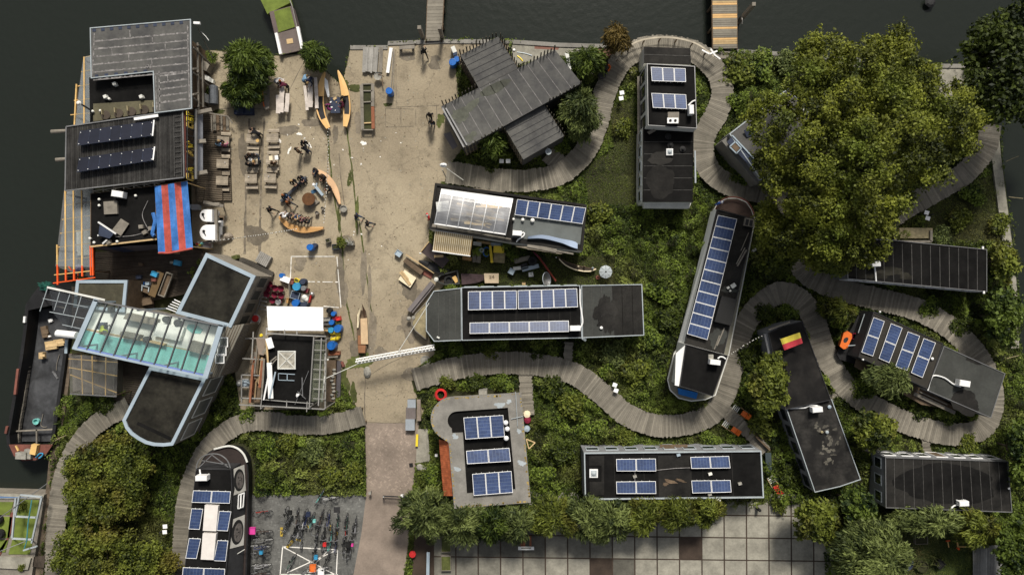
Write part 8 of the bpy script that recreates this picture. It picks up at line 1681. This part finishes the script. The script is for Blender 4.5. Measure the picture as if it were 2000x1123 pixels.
for (x,y,w_,d_,h,m_,a,lab) in ((974,487,.9,.6,.9,'yellow',-.05,'yellow tarped crate below the workshop boat'),(975,503,1.0,.9,.5,'straw',-.1,'basket of straw below the yellow crate'),(959,496,.2,1.5,1.0,'yellow',.1,'tall narrow yellow frame beside the yellow crate'),(940,490,.5,.4,.5,'bluegrey',-.1,'pale grey bucket box in the clutter below the awning'),(935,503,.35,.9,.5,'greywood',-.1,'grey slatted rack in the clutter below the awning'),(926,503,.3,.8,.6,'greywood',.1,'narrow grey shelf in the clutter below the awning'),(912,505,.8,.3,.5,'tan',-.15,'tan tray in the clutter below the awning'),
    (999,530,.5,.5,.5,'bluegrey',-.5,'blue grey box on the grass among scrap'),(1010,524,.7,.3,.4,'whitewall',.1,'white frame box on the grass among scrap'),(1036,523,1.5,.35,.5,'bluegrey',.25,'long grey trough on the grass among scrap'),(1037,536,.42,.4,.2,'white',.1,'white square tray on the grass by the dish'),(1020,507,1.4,.4,.5,'greywood',.25,'grey trestle on the grass among scrap'),(1024,520,.6,.5,.5,'darkwall',.3,'black toolbox on the grass among scrap'),(1023,555,.3,.3,.3,'palewood',0,'small pale block at the houseboat wall'),(948,474,1.6,.2,.5,'palewood',-.15,'long pale board box along the workshop boat side'),(932,476,.7,.3,.9,'whitewall',-.12,'white cabinet along the workshop boat side'),(970,478,1.0,.3,.7,'bluegrey',-.12,'grey bench box along the workshop boat side')):
    crate(x,y,w_,d_,h,m_,a,lab)
for (x,y,r,m_,lab) in ((941,489,.2,'trim','pale round tub near the blue hoop'),(1040,510,.4,'rubber','black tyre on the grey trestle heap')): b=MB();b.lathe(P(x,y,.5),[(r*.8,0),(r,.1),(r*.95,.22),(r*.5,.22),(r*.45,.05)],14);tag(b.build('tub' if r<.3 else 'tyre',M[m_]),lab,'tub' if r<.3 else 'tyre')
b=MB();b.tube([P(950+6*math.cos(a),492+9*math.sin(a),.6) for a in np.linspace(.6,5.5,18)],.05,6);tag(b.build('hoop',M['blue']),'blue hoop leaning beside the yellow frame','hoop')
b=MB();b.slab([P(x,y,.5) for x,y in ((1040,490),(1053,500),(1068,520),(1086,548),(1080,540),(1060,514),(1045,497))],.2);tag(b.build('red_canoe',M['maroon']),'narrow dark red canoe half hidden in the grass','canoe');bpy.data.objects['red_canoe'].name='canoe';b=MB();b.beam(P(1052,502,.55),P(1086,549,.55),.14,.1);tag(b.build('gunwale_strip',mat('brick_red',(.20,.04,.025),var=.2)),'brick red strip along the dark red canoe','strip')
canoe('canoe','old brown canoe full of oddments on the grass',[(1088,500),(1100,513),(1120,523),(1145,528),(1165,527)],pw(.32),pw(.12),.4,.35,M['wood'],(),(.1,.95),inner='deckdark')
b=MB();l=smooth_line([(1092,506),(1105,518),(1125,527),(1150,530),(1165,525)],4);[b.beam(P(*p,.5),P(*q,.5),.09,.08) for p,q in zip(l[:-1],l[1:])];tag(b.build('canoe_rail',M['cream']),'pale rail strip bent along the old brown canoe','rail')
for (x,y,m_,s,lab) in ((1129,521,'cream',.17,'cream bottle standing in the old brown canoe'),(1141,521,'wood',.17,'brown bottle standing in the old brown canoe'),(1157,524,'trim',.2,'grey jar standing in the old brown canoe'),(1086,503,'white',.12,'white bottle at the tip of the old brown canoe')): b=MB();b.lathe(P(x,y,.45),[(s*.5,0),(s*.5,.3),(s*.2,.4),(.02,.5)],9);tag(b.build('bottle',M[m_]),lab,'bottle')
t=thing('parasol_dish','white round dish of eight petals standing on the grass','dish',P(1183,531,0));b=MB();c=P(1183,531,.9)
for k in range(8):
    a0,a1=R(45*k+2),R(45*k+43);n=4
    for r0,r1,z0_,z1_ in ((.08,.32,1.0,.98),(.32,.58,.98,.9)): b.poly([Vector((c.x+r0*math.cos(a0),c.y+r0*math.sin(a0),z0_)),Vector((c.x+r1*math.cos(a0),c.y+r1*math.sin(a0),z1_)),Vector((c.x+r1*math.cos(a1),c.y+r1*math.sin(a1),z1_)),Vector((c.x+r0*math.cos(a1),c.y+r0*math.sin(a1),z0_))],0,.4+.02*k)
b.build('petals',M['trim'],t);b=MB();b.cyl((c.x,c.y,0),(c.x,c.y,1.02),.05);b.build('stem',M['rubber'],t);b=MB();b.lathe(P(1167,542,0),[(.2,0),(.18,.25),(.08,.25),(.05,.05)],10);tag(b.build('pot',M['rust']),'rusty ring pot beside the white round dish','pot')
t=thing('satellite_dish','big grey mesh dish tilted in the grass beside the long houseboat','dish',P(1063,548,0));b=MB();c=P(1063,546,.8);n=20;ax=Vector((.75,.05,.55)).normalized();u=ax.cross(Vector((0,1,0))).normalized();v=ax.cross(u)
pr=[[c+ax*(.35*(k/4)**2-.1)+(u*math.cos(t_)+v*math.sin(t_))*.62*k/4 for t_ in np.linspace(0,6.283,n+1)[:-1]] for k in range(0,5)]
for k in range(4): [b.poly([pr[k][i],pr[k+1][i],pr[k+1][(i+1) % n],pr[k][(i+1) % n]]) for i in range(n)]
b.build('reflector',M['greymetal'],t);b=MB();b.tube(pr[4]+pr[4][:1],.03,5);b.build('rim',M['trim'],t);b=MB();b.beam(c,(c.x-.1,c.y,0),.07);b.build('stand',M['darkwall'],t)
# ================================================================ GARDEN AT THE LOWER CORNER
for (x,y,w_,d_,lab) in ((1800,1054,1.1,.75,'framed raised bed in the middle of the lawn'),(1735,1052,.9,.8,'overgrown raised bed at the lawn edge by the trees')): crate(x,y,w_,d_,.35,'greywood',.02,lab,'raised_bed','raised bed','soil')
for (x,y,r,m_,lab) in ((1764,1096,.62,'darkblue','large dark round tub on the lawn'),(1830,1097,.5,'rubber','square black tub of plants on the lawn'),(1796,1102,.5,'soil','mound of dry plants between the two lawn tubs')): t=thing('garden_tub',lab,'tub',P(x,y,0));b=MB();b.lathe(P(x,y,0),[(r*.85,0),(r,.5),(r*.9,.5),(r*.88,.4),(.02,.38)],16 if x<1800 else 4);b.build('tub_body',M[m_],t);b=MB();[b.cyl(P(x+random.gauss(0,5),y+random.gauss(0,5),.4),P(x+random.gauss(0,8),y+random.gauss(0,8),.75),.03,.015,5) for _ in range(18)];b.build('plant_stems',M['moss'],t)
t=thing('goal_frame','yellow frame of poles with orange ends on the lawn','frame',P(1880,1060,0));bars(t,'pole','beam',[((1868,1046),1.0,(1871,1068),1.0),((1871,1067),1.0,(1904,1067),1.0),((1892,1056),.6,(1893,1066),.6)],.09);bars(t,'end_cap','redbeam',[((1867,1045),1.02,(1870,1048),1.02),((1870,1069),1.02,(1873,1072),1.02)],.16);bars(t,'leg','wood',[((1871,1068),1,(1871,1068.5),0),((1903,1067),1,(1903,1067.5),0)],.06)
t=thing('mallet_stake','orange topped stake alone on the lawn','stake',P(1852,1060,0));bars(t,'stake','beam',[((1853,1068),.1,(1851,1056),1.0)],.07);bars(t,'cross_head','redbeam',[((1848,1056),1.0,(1855,1055),1.0)],.1)
dk=[(1900,1066),(1968,1064),(1976,1400),(1904,1400)]
b=MB();q=[P(x,y,.25) for x,y in dk]
for k in range(22): u0,u1=k/22+.003,(k+1)/22-.005;b.slab([q[0].lerp(q[1],u0),q[3].lerp(q[2],u0),q[3].lerp(q[2],u1),q[0].lerp(q[1],u1)][::-1],.05,0,t=random.uniform(.2,.7)+(.5 if k in (7,8,14,15,16,17) else 0))
structure(b.build('garden_deck',mat('pale_deck',(.22,.215,.205),var=.25)));b=MB();b.slab([P(x,y,.4) for x,y in ((1912,1056),(1920,1060),(1926,1068),(1918,1070))],.3);tag(b.build('box',M['bluegrey']),'pale blue box at the head of the garden deck','box')
fr=thing('raised_bed','wooden framed bed of dry plants behind the ribbed black roof','raised bed',P(1788,452,0));bars(fr,'frame_board','greywood',[((1748,440),.8,(1748,472),.8),((1748,472),.8,(1818,472),.8),((1818,472),.8,(1818,450),.8)],.2);b=MB();b.box(P(1785,456,.4),(2.9,.9,.6));b.build('dry_plants',M['straw'],fr)
for a,c,lab in (((1964,316),(1990,305),'thin dry branch over the canal near the boardwalk end'),((1970,385),(1998,388),'thin bare branch over the canal, lower down'),((1966,700),(1990,694),'short dry branch at the canal bank')): poleline('branch',lab,'branch',[P(*a,1.2),P(*c,1.0)],.03,'straw')
b=MB();b.lathe(P(1815,6,-.9),[(.2,0),(.5,.15),(.3,.25),(.02,.26)],7);tag(b.build('driftwood',M['hull']),'dark lump floating in the canal at the top edge','driftwood')
# ================================================================ PLANTING
def leaves_mesh(name,C,N,size,tint,m,parent=None,aspect=.55,off=None,D=None):
    """C centres (n,3), N unit normals, size (n,), tint (n,): one lens-shaped leaf quad each"""
    n=len(C);r=rng.normal(size=(n,3))
    if D is not None: r=np.cross(D+r*.35,N)
    t=np.cross(N,r);t /= np.linalg.norm(t,axis=1)[:,None]+1e-9;u=np.cross(N,t)
    s=size[:,None];aspect=aspect[:,None] if isinstance(aspect,np.ndarray) else aspect;V=np.empty((n,4,3));V[:,0]=C-t*s;V[:,1]=C-u*s*aspect+N*s*.12;V[:,2]=C+t*s;V[:,3]=C+u*s*aspect+N*s*.12
    if off is not None: V -= np.array(off)
    me=bpy.data.meshes.new(name);me.vertices.add(4*n);me.vertices.foreach_set('co',V.reshape(-1).astype(np.float32));me.loops.add(4*n);me.loops.foreach_set('vertex_index',np.arange(4*n,dtype=np.int32))
    me.polygons.add(n);me.polygons.foreach_set('loop_start',np.arange(0,4*n,4,dtype=np.int32));me.polygons.foreach_set('loop_total',np.full(n,4,dtype=np.int32))
    me.update(calc_edges=True);me.materials.append(m);at=me.attributes.new('tint','FLOAT','FACE');at.data.foreach_set('value',np.clip(tint,0,1).astype(np.float32))
    o=bpy.data.objects.new(name,me);sc.collection.objects.link(o)
    if parent: o.parent=parent
    return o
def clump(c,rad,n,size,flat=.75,tmu=.5,tsd=.2):
    """leaves over a lumpy blob: denser outside, facing outward and up"""
    d=rng.normal(size=(n,3));d /= np.linalg.norm(d,axis=1)[:,None];d[:,2]=np.where(d[:,2]<-.25,-d[:,2],d[:,2]);r=rad*(.15+1.25*rng.random(n)**.7)*(1+.3*np.sin(d[:,0]*5+c[0])*np.cos(d[:,1]*4+c[1]))
    C=np.array(c)+d*r[:,None]*np.array([1,1,flat]);N=d*.45+rng.normal(size=(n,3))*.75+np.array([0,0,.6]);N /= np.linalg.norm(N,axis=1)[:,None]
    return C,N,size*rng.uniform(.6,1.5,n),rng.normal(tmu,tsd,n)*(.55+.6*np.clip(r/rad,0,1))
def cat(L): return [np.concatenate(x) for x in zip(*L)]
def branches(root,base,tips,r0,m='bark',fork=.45):
    b=MB();base=Vector(base);mid=base+Vector((0,0,1))*(sum((Vector(t).z for t in tips))/len(tips)-base.z)*fork;b.cyl(base,mid,r0,r0*.7,10);lean=sum((Vector(t) for t in tips),Vector())/len(tips)
    for t in tips:
        t=Vector(t);k=mid.lerp(t,.45)+Vector((random.uniform(-.3,.3),random.uniform(-.3,.3),.3));b.cyl(mid-Vector((0,0,.1)),k,r0*.45,r0*.25,7);b.cyl(k,t,r0*.25,r0*.06,6)
    return b.build('trunk',M[m],root)
def tree(name,label,poly,zlo,zhi,nclump,crad,nleaf,lsize,leaf,trunk,r0=.35,group=None,tsd=.17):
    """crown fills the outline poly (photo pixels), domed between zlo and zhi"""
    p=np.array(poly,float);tr=P(*trunk,0);t=thing(name,label,'tree',tr,group);L=[];tips=[];k=0
    cx,cy=p.mean(0);rmax=np.max(np.linalg.norm(p-(cx,cy),axis=1));tries=0
    while k<nclump and tries<6000:
        tries += 1;x,y=rng.uniform(p[:,0].min(),p[:,0].max()),rng.uniform(p[:,1].min(),p[:,1].max())
        if not inpoly(np.array([x]),np.array([y]),p)[0]: continue
        dd=min(np.linalg.norm((x-a[0],y-a[1])) for a in p);f=min(1,math.hypot(x-cx,y-cy)/rmax)
        top=zlo+(zhi-zlo)*math.sqrt(max(0,1-f*f));z=top-rng.random()**1.6*(top-zlo)*.75+rng.normal()*.35;c=P(x,y,z);rr=crad*rng.uniform(.5,1.35)*(1 if dd>crad/SP*.9 else .55)
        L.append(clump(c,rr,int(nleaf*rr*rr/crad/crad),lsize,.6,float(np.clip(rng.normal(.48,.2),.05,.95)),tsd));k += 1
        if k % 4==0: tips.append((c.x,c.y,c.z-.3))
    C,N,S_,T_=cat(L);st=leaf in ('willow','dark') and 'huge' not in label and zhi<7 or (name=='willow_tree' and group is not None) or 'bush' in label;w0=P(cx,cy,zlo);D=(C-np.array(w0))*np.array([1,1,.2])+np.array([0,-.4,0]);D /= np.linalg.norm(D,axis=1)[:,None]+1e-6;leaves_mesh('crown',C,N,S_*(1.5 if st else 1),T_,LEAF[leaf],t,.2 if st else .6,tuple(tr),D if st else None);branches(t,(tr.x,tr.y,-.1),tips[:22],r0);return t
tree('plane_tree','huge olive green plane tree covering the bend of the boardwalk',[(1478,195),(1560,150),(1565,85),(1625,70),(1660,84),(1700,72),(1768,62),(1790,110),(1832,122),(1834,165),(1866,163),(1924,205),(1925,236),(1895,250),(1890,300),(1850,318),(1838,360),(1800,375),(1795,400),(1745,425),(1728,470),(1735,500),(1650,520),(1560,500),(1525,510),(1490,480),(1480,430),(1490,395),(1486,345),(1470,320),(1482,290),(1462,250)],5.5,13.5,600,.55,230,.10,'plane',(1630,335),.5)
tree('dark_tree','dark broad tree cut by the top corner beside the canal',[(1888,70),(1925,40),(1975,25),(2010,10),(2080,20),(2090,240),(2010,232),(1975,238),(1940,228),(1935,200),(1890,175),(1905,140),(1888,110)],4,10,110,.95,330,.15,'dark',(1868,190),.4)
tree('willow_tree','broad rounded willow filling the bend of the boardwalk by the barge',[(128,930),(150,880),(195,855),(240,850),(280,880),(290,930),(275,985),(240,1010),(190,1020),(140,1000)],1.0,3.2,240,.5,190,.10,'olive',(205,925),.2)
tree('willow_tree','low willow thicket between the two curved boardwalks at the bottom',[(112,1070),(140,1030),(200,1030),(270,1050),(340,1080),(344,1180),(90,1200)],1.0,2.8,230,.5,180,.10,'olive',(220,1100),.15)
HEDGE=[((838,1005),62,48,'first hedge willow beside the brick road','willow'),((905,1018),48,40,'hedge willow below the lower corner of the round cornered house','willow'),((960,1022),38,34,'small hedge willow under the eaves of the round cornered house','green'),((1015,1020),44,36,'hedge willow beside the plaza bench','willow'),((1080,1010),48,40,'hedge willow between plaza bench and low houseboat','olive'),((1145,1012),48,42,'hedge willow at the near end of the low houseboat','willow'),((1195,1014),42,42,'greyest hedge willow hanging over the plaza slabs','willow'),((1255,1005),42,34,'hedge willow in front of the low houseboat windows','olive'),((1320,1000),42,30,'yellowish hedge willow in front of the low houseboat','olive'),((1375,998),34,24,'last hedge willow over the bright slabs','olive')]
def blobpoly(c,rx,ry,n=13,j=.22): return [(c[0]+rx*(1+random.uniform(-j,j))*math.cos(a),c[1]+ry*(1+random.uniform(-j,j))*math.sin(a)) for a in np.linspace(0,2*math.pi,n+1)[:-1]]
for c,rx,ry,lab,lf in HEDGE: tree('willow_tree',lab,blobpoly(c,rx,ry),1.4,4.0,60,.5,190,.13,lf,(1000+(c[0]-1000)*.95,561+(c[1]-561)*.95),.1,'hedge of willows along the plaza')
TREES=[((1600,1020),44,40,2,5,50,'olive','yellow green tree over the corner of the plaza slabs'),((1668,986),36,34,2,5,46,'green','dense tree between the dark flag boat and the lawn'),((1690,1080),80,60,2.5,6.5,110,'willow','large grey green tree beside the lawn at the bottom'),((1800,1018),70,18,1.5,3.5,50,'willow','row of foliage below the ribbed black roof'),((1905,1030),50,26,1.5,3.6,44,'olive','bushy tree above the garden deck'),((1985,1080),30,70,1.5,4.5,50,'green','tree at the bottom corner beside the garden deck'),
         ((1995,880),18,70,1.5,4.5,50,'green','tree on the canal bank beside the ribbed black roof'),((1960,620),34,50,1.2,4.0,50,'green','leafy tree on the canal bank by the loop end'),((1960,510),22,40,1,3.2,26,'olive','small tree on the canal bank by the ribbed roof end'),((1502,755),36,52,2,5,66,'olive','tree overhanging the dark flag boat'),((1545,560),0,0,0,0,0,'green',''),((1710,840),44,34,1.6,4,46,'olive','tree between the inner loop and the ribbed roof boat'),
         ((1740,740),50,26,1.4,3.2,40,'willow','pale tree hanging over the side deck of the four column boat'),((1640,606),36,18,1.0,2.6,28,'olive','bushy tree at the bow of the four column boat'),((1620,560),0,0,0,0,0,'olive',''),((1520,480),40,44,2,5,50,'olive','tree below the plane tree, touching its crown'),((1620,500),50,30,2,5,50,'olive','leafy mass over the end of the ribbed black roof'),
         ((490,126),42,38,0.9,2.6,62,'green','spreading bushy tree at the top of the yard beside the gangway'),((480,180),36,28,0.7,2.2,40,'green','dense bush behind the old grey canoe'),((614,112),23,24,.8,2.4,34,'green','round bush at the slipway beside the gangway'),((1206,80),22,24,1,3,26,'autumn','reddish bush at the quay where the railing begins'),((1130,220),34,50,1.2,3.4,56,'willow','light bush between palisade hall and boardwalk'),((1140,125),34,26,1.2,3.2,36,'green','green bush between the palisade hall and the black bins'),((960,285),26,30,1,2.6,26,'green','yellowish bush in the notch of the palisade hall')]
for c,rx,ry,z0,z1,n,lf,lab in TREES:
    if n: tree('small_tree',lab,blobpoly(c,rx,ry),z0,z1,int(n*1.25),.55,180,.145,lf,(1000+(c[0]-1000)*.95,561+(c[1]-561)*.95),.11)
# ---- individual shrubs: four shared shapes, each copy with its own place and label
def shrub_proto(leaf,rad,n):
    t=thing('shrub','x','shrub',(0,0,0));L=[]
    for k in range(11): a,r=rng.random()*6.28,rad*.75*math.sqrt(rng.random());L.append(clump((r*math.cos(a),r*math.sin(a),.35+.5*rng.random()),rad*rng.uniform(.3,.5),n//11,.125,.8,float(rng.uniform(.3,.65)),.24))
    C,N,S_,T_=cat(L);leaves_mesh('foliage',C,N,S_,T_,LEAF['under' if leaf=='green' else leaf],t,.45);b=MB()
    for k in range(9): a,r=rng.random()*6.28,rad*.6*rng.random();b.cyl((.1*math.cos(a),.1*math.sin(a),-.05),(r*math.cos(a),r*math.sin(a),.7),.025,.01,5)
    b.build('stems',M['bark'],t);return t
SH={k: shrub_proto(k,1.0,1300) for k in ('green','olive','willow','dark')}
USED=set()
SHR=[(1440,140,1.9,'olive','behind the outer bend of the boardwalk'),(1490,125,1.7,'green','between the boardwalk bend and the quay'),(1540,118,1.4,'willow','on the quay beside the plane tree crown'),(1445,200,1.3,'green','beside the boardwalk and the grey houseboat bow'),(1450,340,1.2,'green','under the bow of the grey houseboat'),(1400,340,1.0,'green','x'),(1220,250,1.2,'olive','on the west side of the white houseboat, upper part'),(1225,330,1.3,'green','x'),(1200,380,1.4,'olive','x'),(1170,420,1.5,'olive','at the panel end of the workshop boat'),(1240,440,1.6,'green','x'),(1300,450,1.5,'green','x'),(1210,480,1.5,'green','x'),
       (1275,505,1.6,'dark','x'),(1320,520,1.5,'olive','x'),(1290,570,1.6,'green','at the end of the long houseboat, upper corner'),(1310,620,1.5,'dark','at the end of the long houseboat, lower corner'),(1275,660,1.4,'green','below the end corner of the long houseboat'),(1200,690,1.5,'willow','pale, below the bare stern of the long houseboat'),(1240,730,1.7,'olive','between boardwalk and slanting boat stern'),(1190,720,1.2,'green','close to the white board pair below the long houseboat'),(1280,760,1.4,'green','x'),(960,690,.9,'olive','under the middle of the long houseboat side'),(1050,690,.9,'dark','under the side of the long houseboat by the footbridge'),(895,690,.8,'green','under the bow end of the long houseboat side'),
       (875,745,1.0,'olive','above the coiled red hose'),(930,745,1.1,'dark','above the round cornered house, near the walkway'),(985,750,1.1,'green','above the round cornered house, at the footbridge'),(1075,760,1.5,'dark','beside the footbridge below the boardwalk'),(1120,790,1.7,'olive','bright, between boardwalk and low houseboat'),(1075,830,1.5,'green','x'),(1100,880,1.6,'dark','between the round cornered house and the low houseboat'),(1060,930,1.4,'green','beside the round cornered house wall, lower'),(1160,840,1.5,'green','above the skylight end of the low houseboat'),(1225,855,1.2,'olive','above the middle of the low houseboat'),(1390,860,1.1,'green','above the far end of the low houseboat'),(1440,865,1.0,'green','beside the lower orange chair'),
       (840,930,1.2,'green','beside the tiled lean-to'),(850,965,1.1,'olive','beside the gate end and the tiled lean-to'),(1470,700,1.5,'dark','inside the boardwalk loop, near the short string lights'),(1475,760,1.5,'green','inside the boardwalk loop, below the string lights'),(1490,830,1.5,'olive','beside the upper orange chair'),(1520,880,1.5,'green','x'),(1550,930,1.4,'dark','beside the red chair'),(1530,990,1.0,'olive','at the edge of the bright slabs by the red chair'),(1500,610,1.2,'dark','at the top of the inner boardwalk loop'),(1545,610,1.1,'green','above the roof edge of the dark flag boat'),(1620,600,1.3,'olive','in the fork of the two boardwalk arms'),
       (1640,800,1.2,'dark','beside the boardwalk and the mossy dark roof'),(1690,900,1.2,'dark','against the end wall of the ribbed roof boat'),(1690,760,1.3,'green','inside the loop below the orange kayak'),(1800,800,1.2,'dark','inside the loop below the bare grey stern'),(1860,815,1.1,'green','inside the loop near its lower bend'),(1880,640,1.2,'dark','outside the loop above its upper bend'),(1820,600,1.2,'green','between the ribbed black roof and the loop'),(1960,740,1.2,'olive','outside the loop at its far bend'),(1900,870,1.2,'olive','below the lower bend of the loop'),(1960,440,1.3,'olive','on the canal bank above the ribbed black roof end'),(1880,430,1.4,'olive','in the canal side meadow, upper part'),(1840,460,1.2,'willow','in the canal side meadow beside the framed bed'),(1905,380,1.4,'green','beside the far end of the upper boardwalk'),
       (520,880,1.3,'green','beside the bow of the portrait boat'),(560,870,1.3,'olive','in the thicket above the bicycle park, upper middle'),(610,880,1.5,'willow','pale one in the thicket above the bicycle park'),(665,870,1.4,'green','x'),(690,930,1.4,'olive','in the thicket beside the brick road'),(640,935,1.4,'olive','in the thicket at the upper edge of the bicycle paving'),(580,930,1.4,'green','x'),(520,940,1.2,'dark','between the portrait boat and the bicycle park'),(430,800,1.2,'dark','beside the round bow of the long studio boat'),(480,812,1.0,'green','at the foot of the lumber rack'),(300,900,1.2,'dark','x'),(320,960,1.3,'dark','x'),
       (200,790,1.1,'dark','below the see-through shed'),(160,800,.9,'green','beside the quay and the see-through shed'),(1085,245,1.2,'olive','beside the lower wing of the palisade hall'),(1100,280,1.0,'green','at the corner of the palisade hall lower wing'),(960,320,1.0,'dark','below the palisade hall by the white boards'),(920,310,.9,'dark','below the palisade hall gable'),(410,110,.7,'green','in the planter beside the cafe frame'),(404,175,.6,'green','beside the grey tarpaulin roll'),(1000,497,.8,'green','among the junk below the workshop boat'),(668,473,.7,'olive','in the planter at the yard centre'),(40,990,.7,'olive','yellow, on the turfed boat deck'),(38,1108,.5,'olive','small, on the stern deck of the turfed boat'),(1830,450,.9,'olive','x'),(1560,400,1.3,'dark','under the plane tree crown by the boardwalk'),(1700,410,1.2,'dark','x'),(1080,480,.01,'green','x')]
KIND=dict(green='green',olive='olive',willow='grey green',dark='dark')
for (x,y,r,lf,where) in SHR:
    if where=='x': continue
    pr=SH[lf];lab=(KIND[lf]+' shrub '+where) if not where.startswith(('pale','bright','yellow','small')) else where.split(' ')[0].rstrip(',')+' '+KIND[lf]+' shrub '+where.split(' ',1)[1]
    o=pr if lf not in USED else dup(pr);USED.add(lf);o['label']=lab;f_=.985;o.location=P(1000+(x-1000)*f_,561.5+(y-561.5)*f_,0);r *= .74;o.scale=(r,r,min(.9,r*.75));o.rotation_euler.z=random.random()*6.28
    if x<60: o.location.z=.5
    if where.startswith('in the planter'): o.location.z=.4
for lf in SH:
    if lf not in USED: bpy.data.objects.remove(SH[lf])
# ---- undergrowth over every unpaved place
n=1150000;X=rng.uniform(80,2010,n);Y=rng.uniform(75,1180,n);ok=inpoly(X,Y,LAND)
for q in (YARD,ROAD,PARK,[(812,1000),(1602,982),(1608,1060),(1625,1400),(790,1400)],[(1000,81),(1300,93),(1180,105),(1160,150),(1100,110),(1000,130)],[(1905,1066),(1970,1064),(1976,1400),(1905,1400)],[(172,100),(380,100),(380,640),(172,640)],[(140,560),(300,560),(300,690),(140,690)],[(120,690),(240,690),(240,770),(120,770)],[(816,836),(838,836),(838,900),(812,905)],[(1905,128),(1960,128),(1960,250),(1905,250)],[(1835,128),(1880,128),(1880,220),(1835,220)],[(290,560),(560,560),(520,700),(440,720),(330,780),(260,780)],[(792,778),(822,778),(822,842),(790,842)]):
    ok &= ~inpoly(X,Y,q)
for q in FOOT: ok &= ~inpoly(X,Y,q)
X,Y=X[ok],Y[ok]
dmin=np.full(len(X),1e9)
for pts,wd in WALKS:
    for a in smooth_line(pts,6): d=np.hypot(X-a[0],Y-a[1]);dmin=np.minimum(dmin,d-wd*.5)
s_=3*np.sin(X*.13)*np.sin(Y*.17)+2*np.sin(X*.31+Y*.23);ok=dmin>-1.5-1.3*np.clip(s_,0,4)+rng.normal(0,1.3,len(X));X,Y,dmin=X[ok],Y[ok],dmin[ok]
# lumps: every leaf belongs to the nearest of many random tussocks, which give height and hue
nt_=5200;tx,ty=rng.uniform(80,2010,nt_),rng.uniform(75,1180,nt_);th=rng.gamma(2.4,.27,nt_);tt=rng.normal(.52,.2,nt_);cell={}
SHORT=[[(985,500),(1200,500),(1200,556),(870,556),(870,535)],[(900,500),(1000,500),(1000,560),(900,560)],[(1140,330),(1250,250),(1250,400),(1150,400)],[(1192,210),(1238,190),(1240,290),(1200,310)],LAWN,[(1800,400),(1960,330),(1975,470),(1800,470)]]
best=np.full(len(X),1e9);bi=np.zeros(len(X),int)
gx,gy=(X//60).astype(int),(Y//60).astype(int);order=np.lexsort((gy,gx));tgx,tgy=(tx//60).astype(int),(ty//60).astype(int)
for cxg in range(0,35):
    for cyg in range(0,21):
        m_=np.where((gx==cxg) & (gy==cyg))[0]
        if not len(m_): continue
        c_=np.where((abs(tgx-cxg) <= 1) & (abs(tgy-cyg) <= 1))[0];D=np.hypot(X[m_][:,None]-tx[c_],Y[m_][:,None]-ty[c_]);k=D.argmin(1);bi[m_]=c_[k];best[m_]=D[np.arange(len(m_)),k]
short=np.zeros(len(X),bool)
for q in SHORT: short |= inpoly(X,Y,q)
keep=rng.random(len(X))<np.where(short,.95,.75);X,Y,best,bi,short,dmin=[a[keep] for a in (X,Y,best,bi,short,dmin)]
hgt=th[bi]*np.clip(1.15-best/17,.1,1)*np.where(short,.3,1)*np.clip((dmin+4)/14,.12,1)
for q in FOOT:    # keep plants lower right against the walls
    pass
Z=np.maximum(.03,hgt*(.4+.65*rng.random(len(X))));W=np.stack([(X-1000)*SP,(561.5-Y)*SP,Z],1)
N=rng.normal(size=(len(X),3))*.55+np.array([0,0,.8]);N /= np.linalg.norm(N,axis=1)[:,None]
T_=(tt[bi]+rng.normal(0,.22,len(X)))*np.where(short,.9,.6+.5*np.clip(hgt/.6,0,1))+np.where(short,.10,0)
bl=(rng.random(nt_)<.3)[bi];asp=np.where(bl,.13,.42);lens=np.where(bl,1.7,1)
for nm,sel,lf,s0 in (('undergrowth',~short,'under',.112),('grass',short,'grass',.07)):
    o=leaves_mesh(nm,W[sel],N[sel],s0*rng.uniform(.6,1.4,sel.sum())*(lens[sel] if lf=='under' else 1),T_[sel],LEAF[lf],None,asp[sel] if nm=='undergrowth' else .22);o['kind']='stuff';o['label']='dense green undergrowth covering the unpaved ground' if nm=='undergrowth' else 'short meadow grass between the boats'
print('undergrowth leaves',len(X),'objects',len(bpy.data.objects))
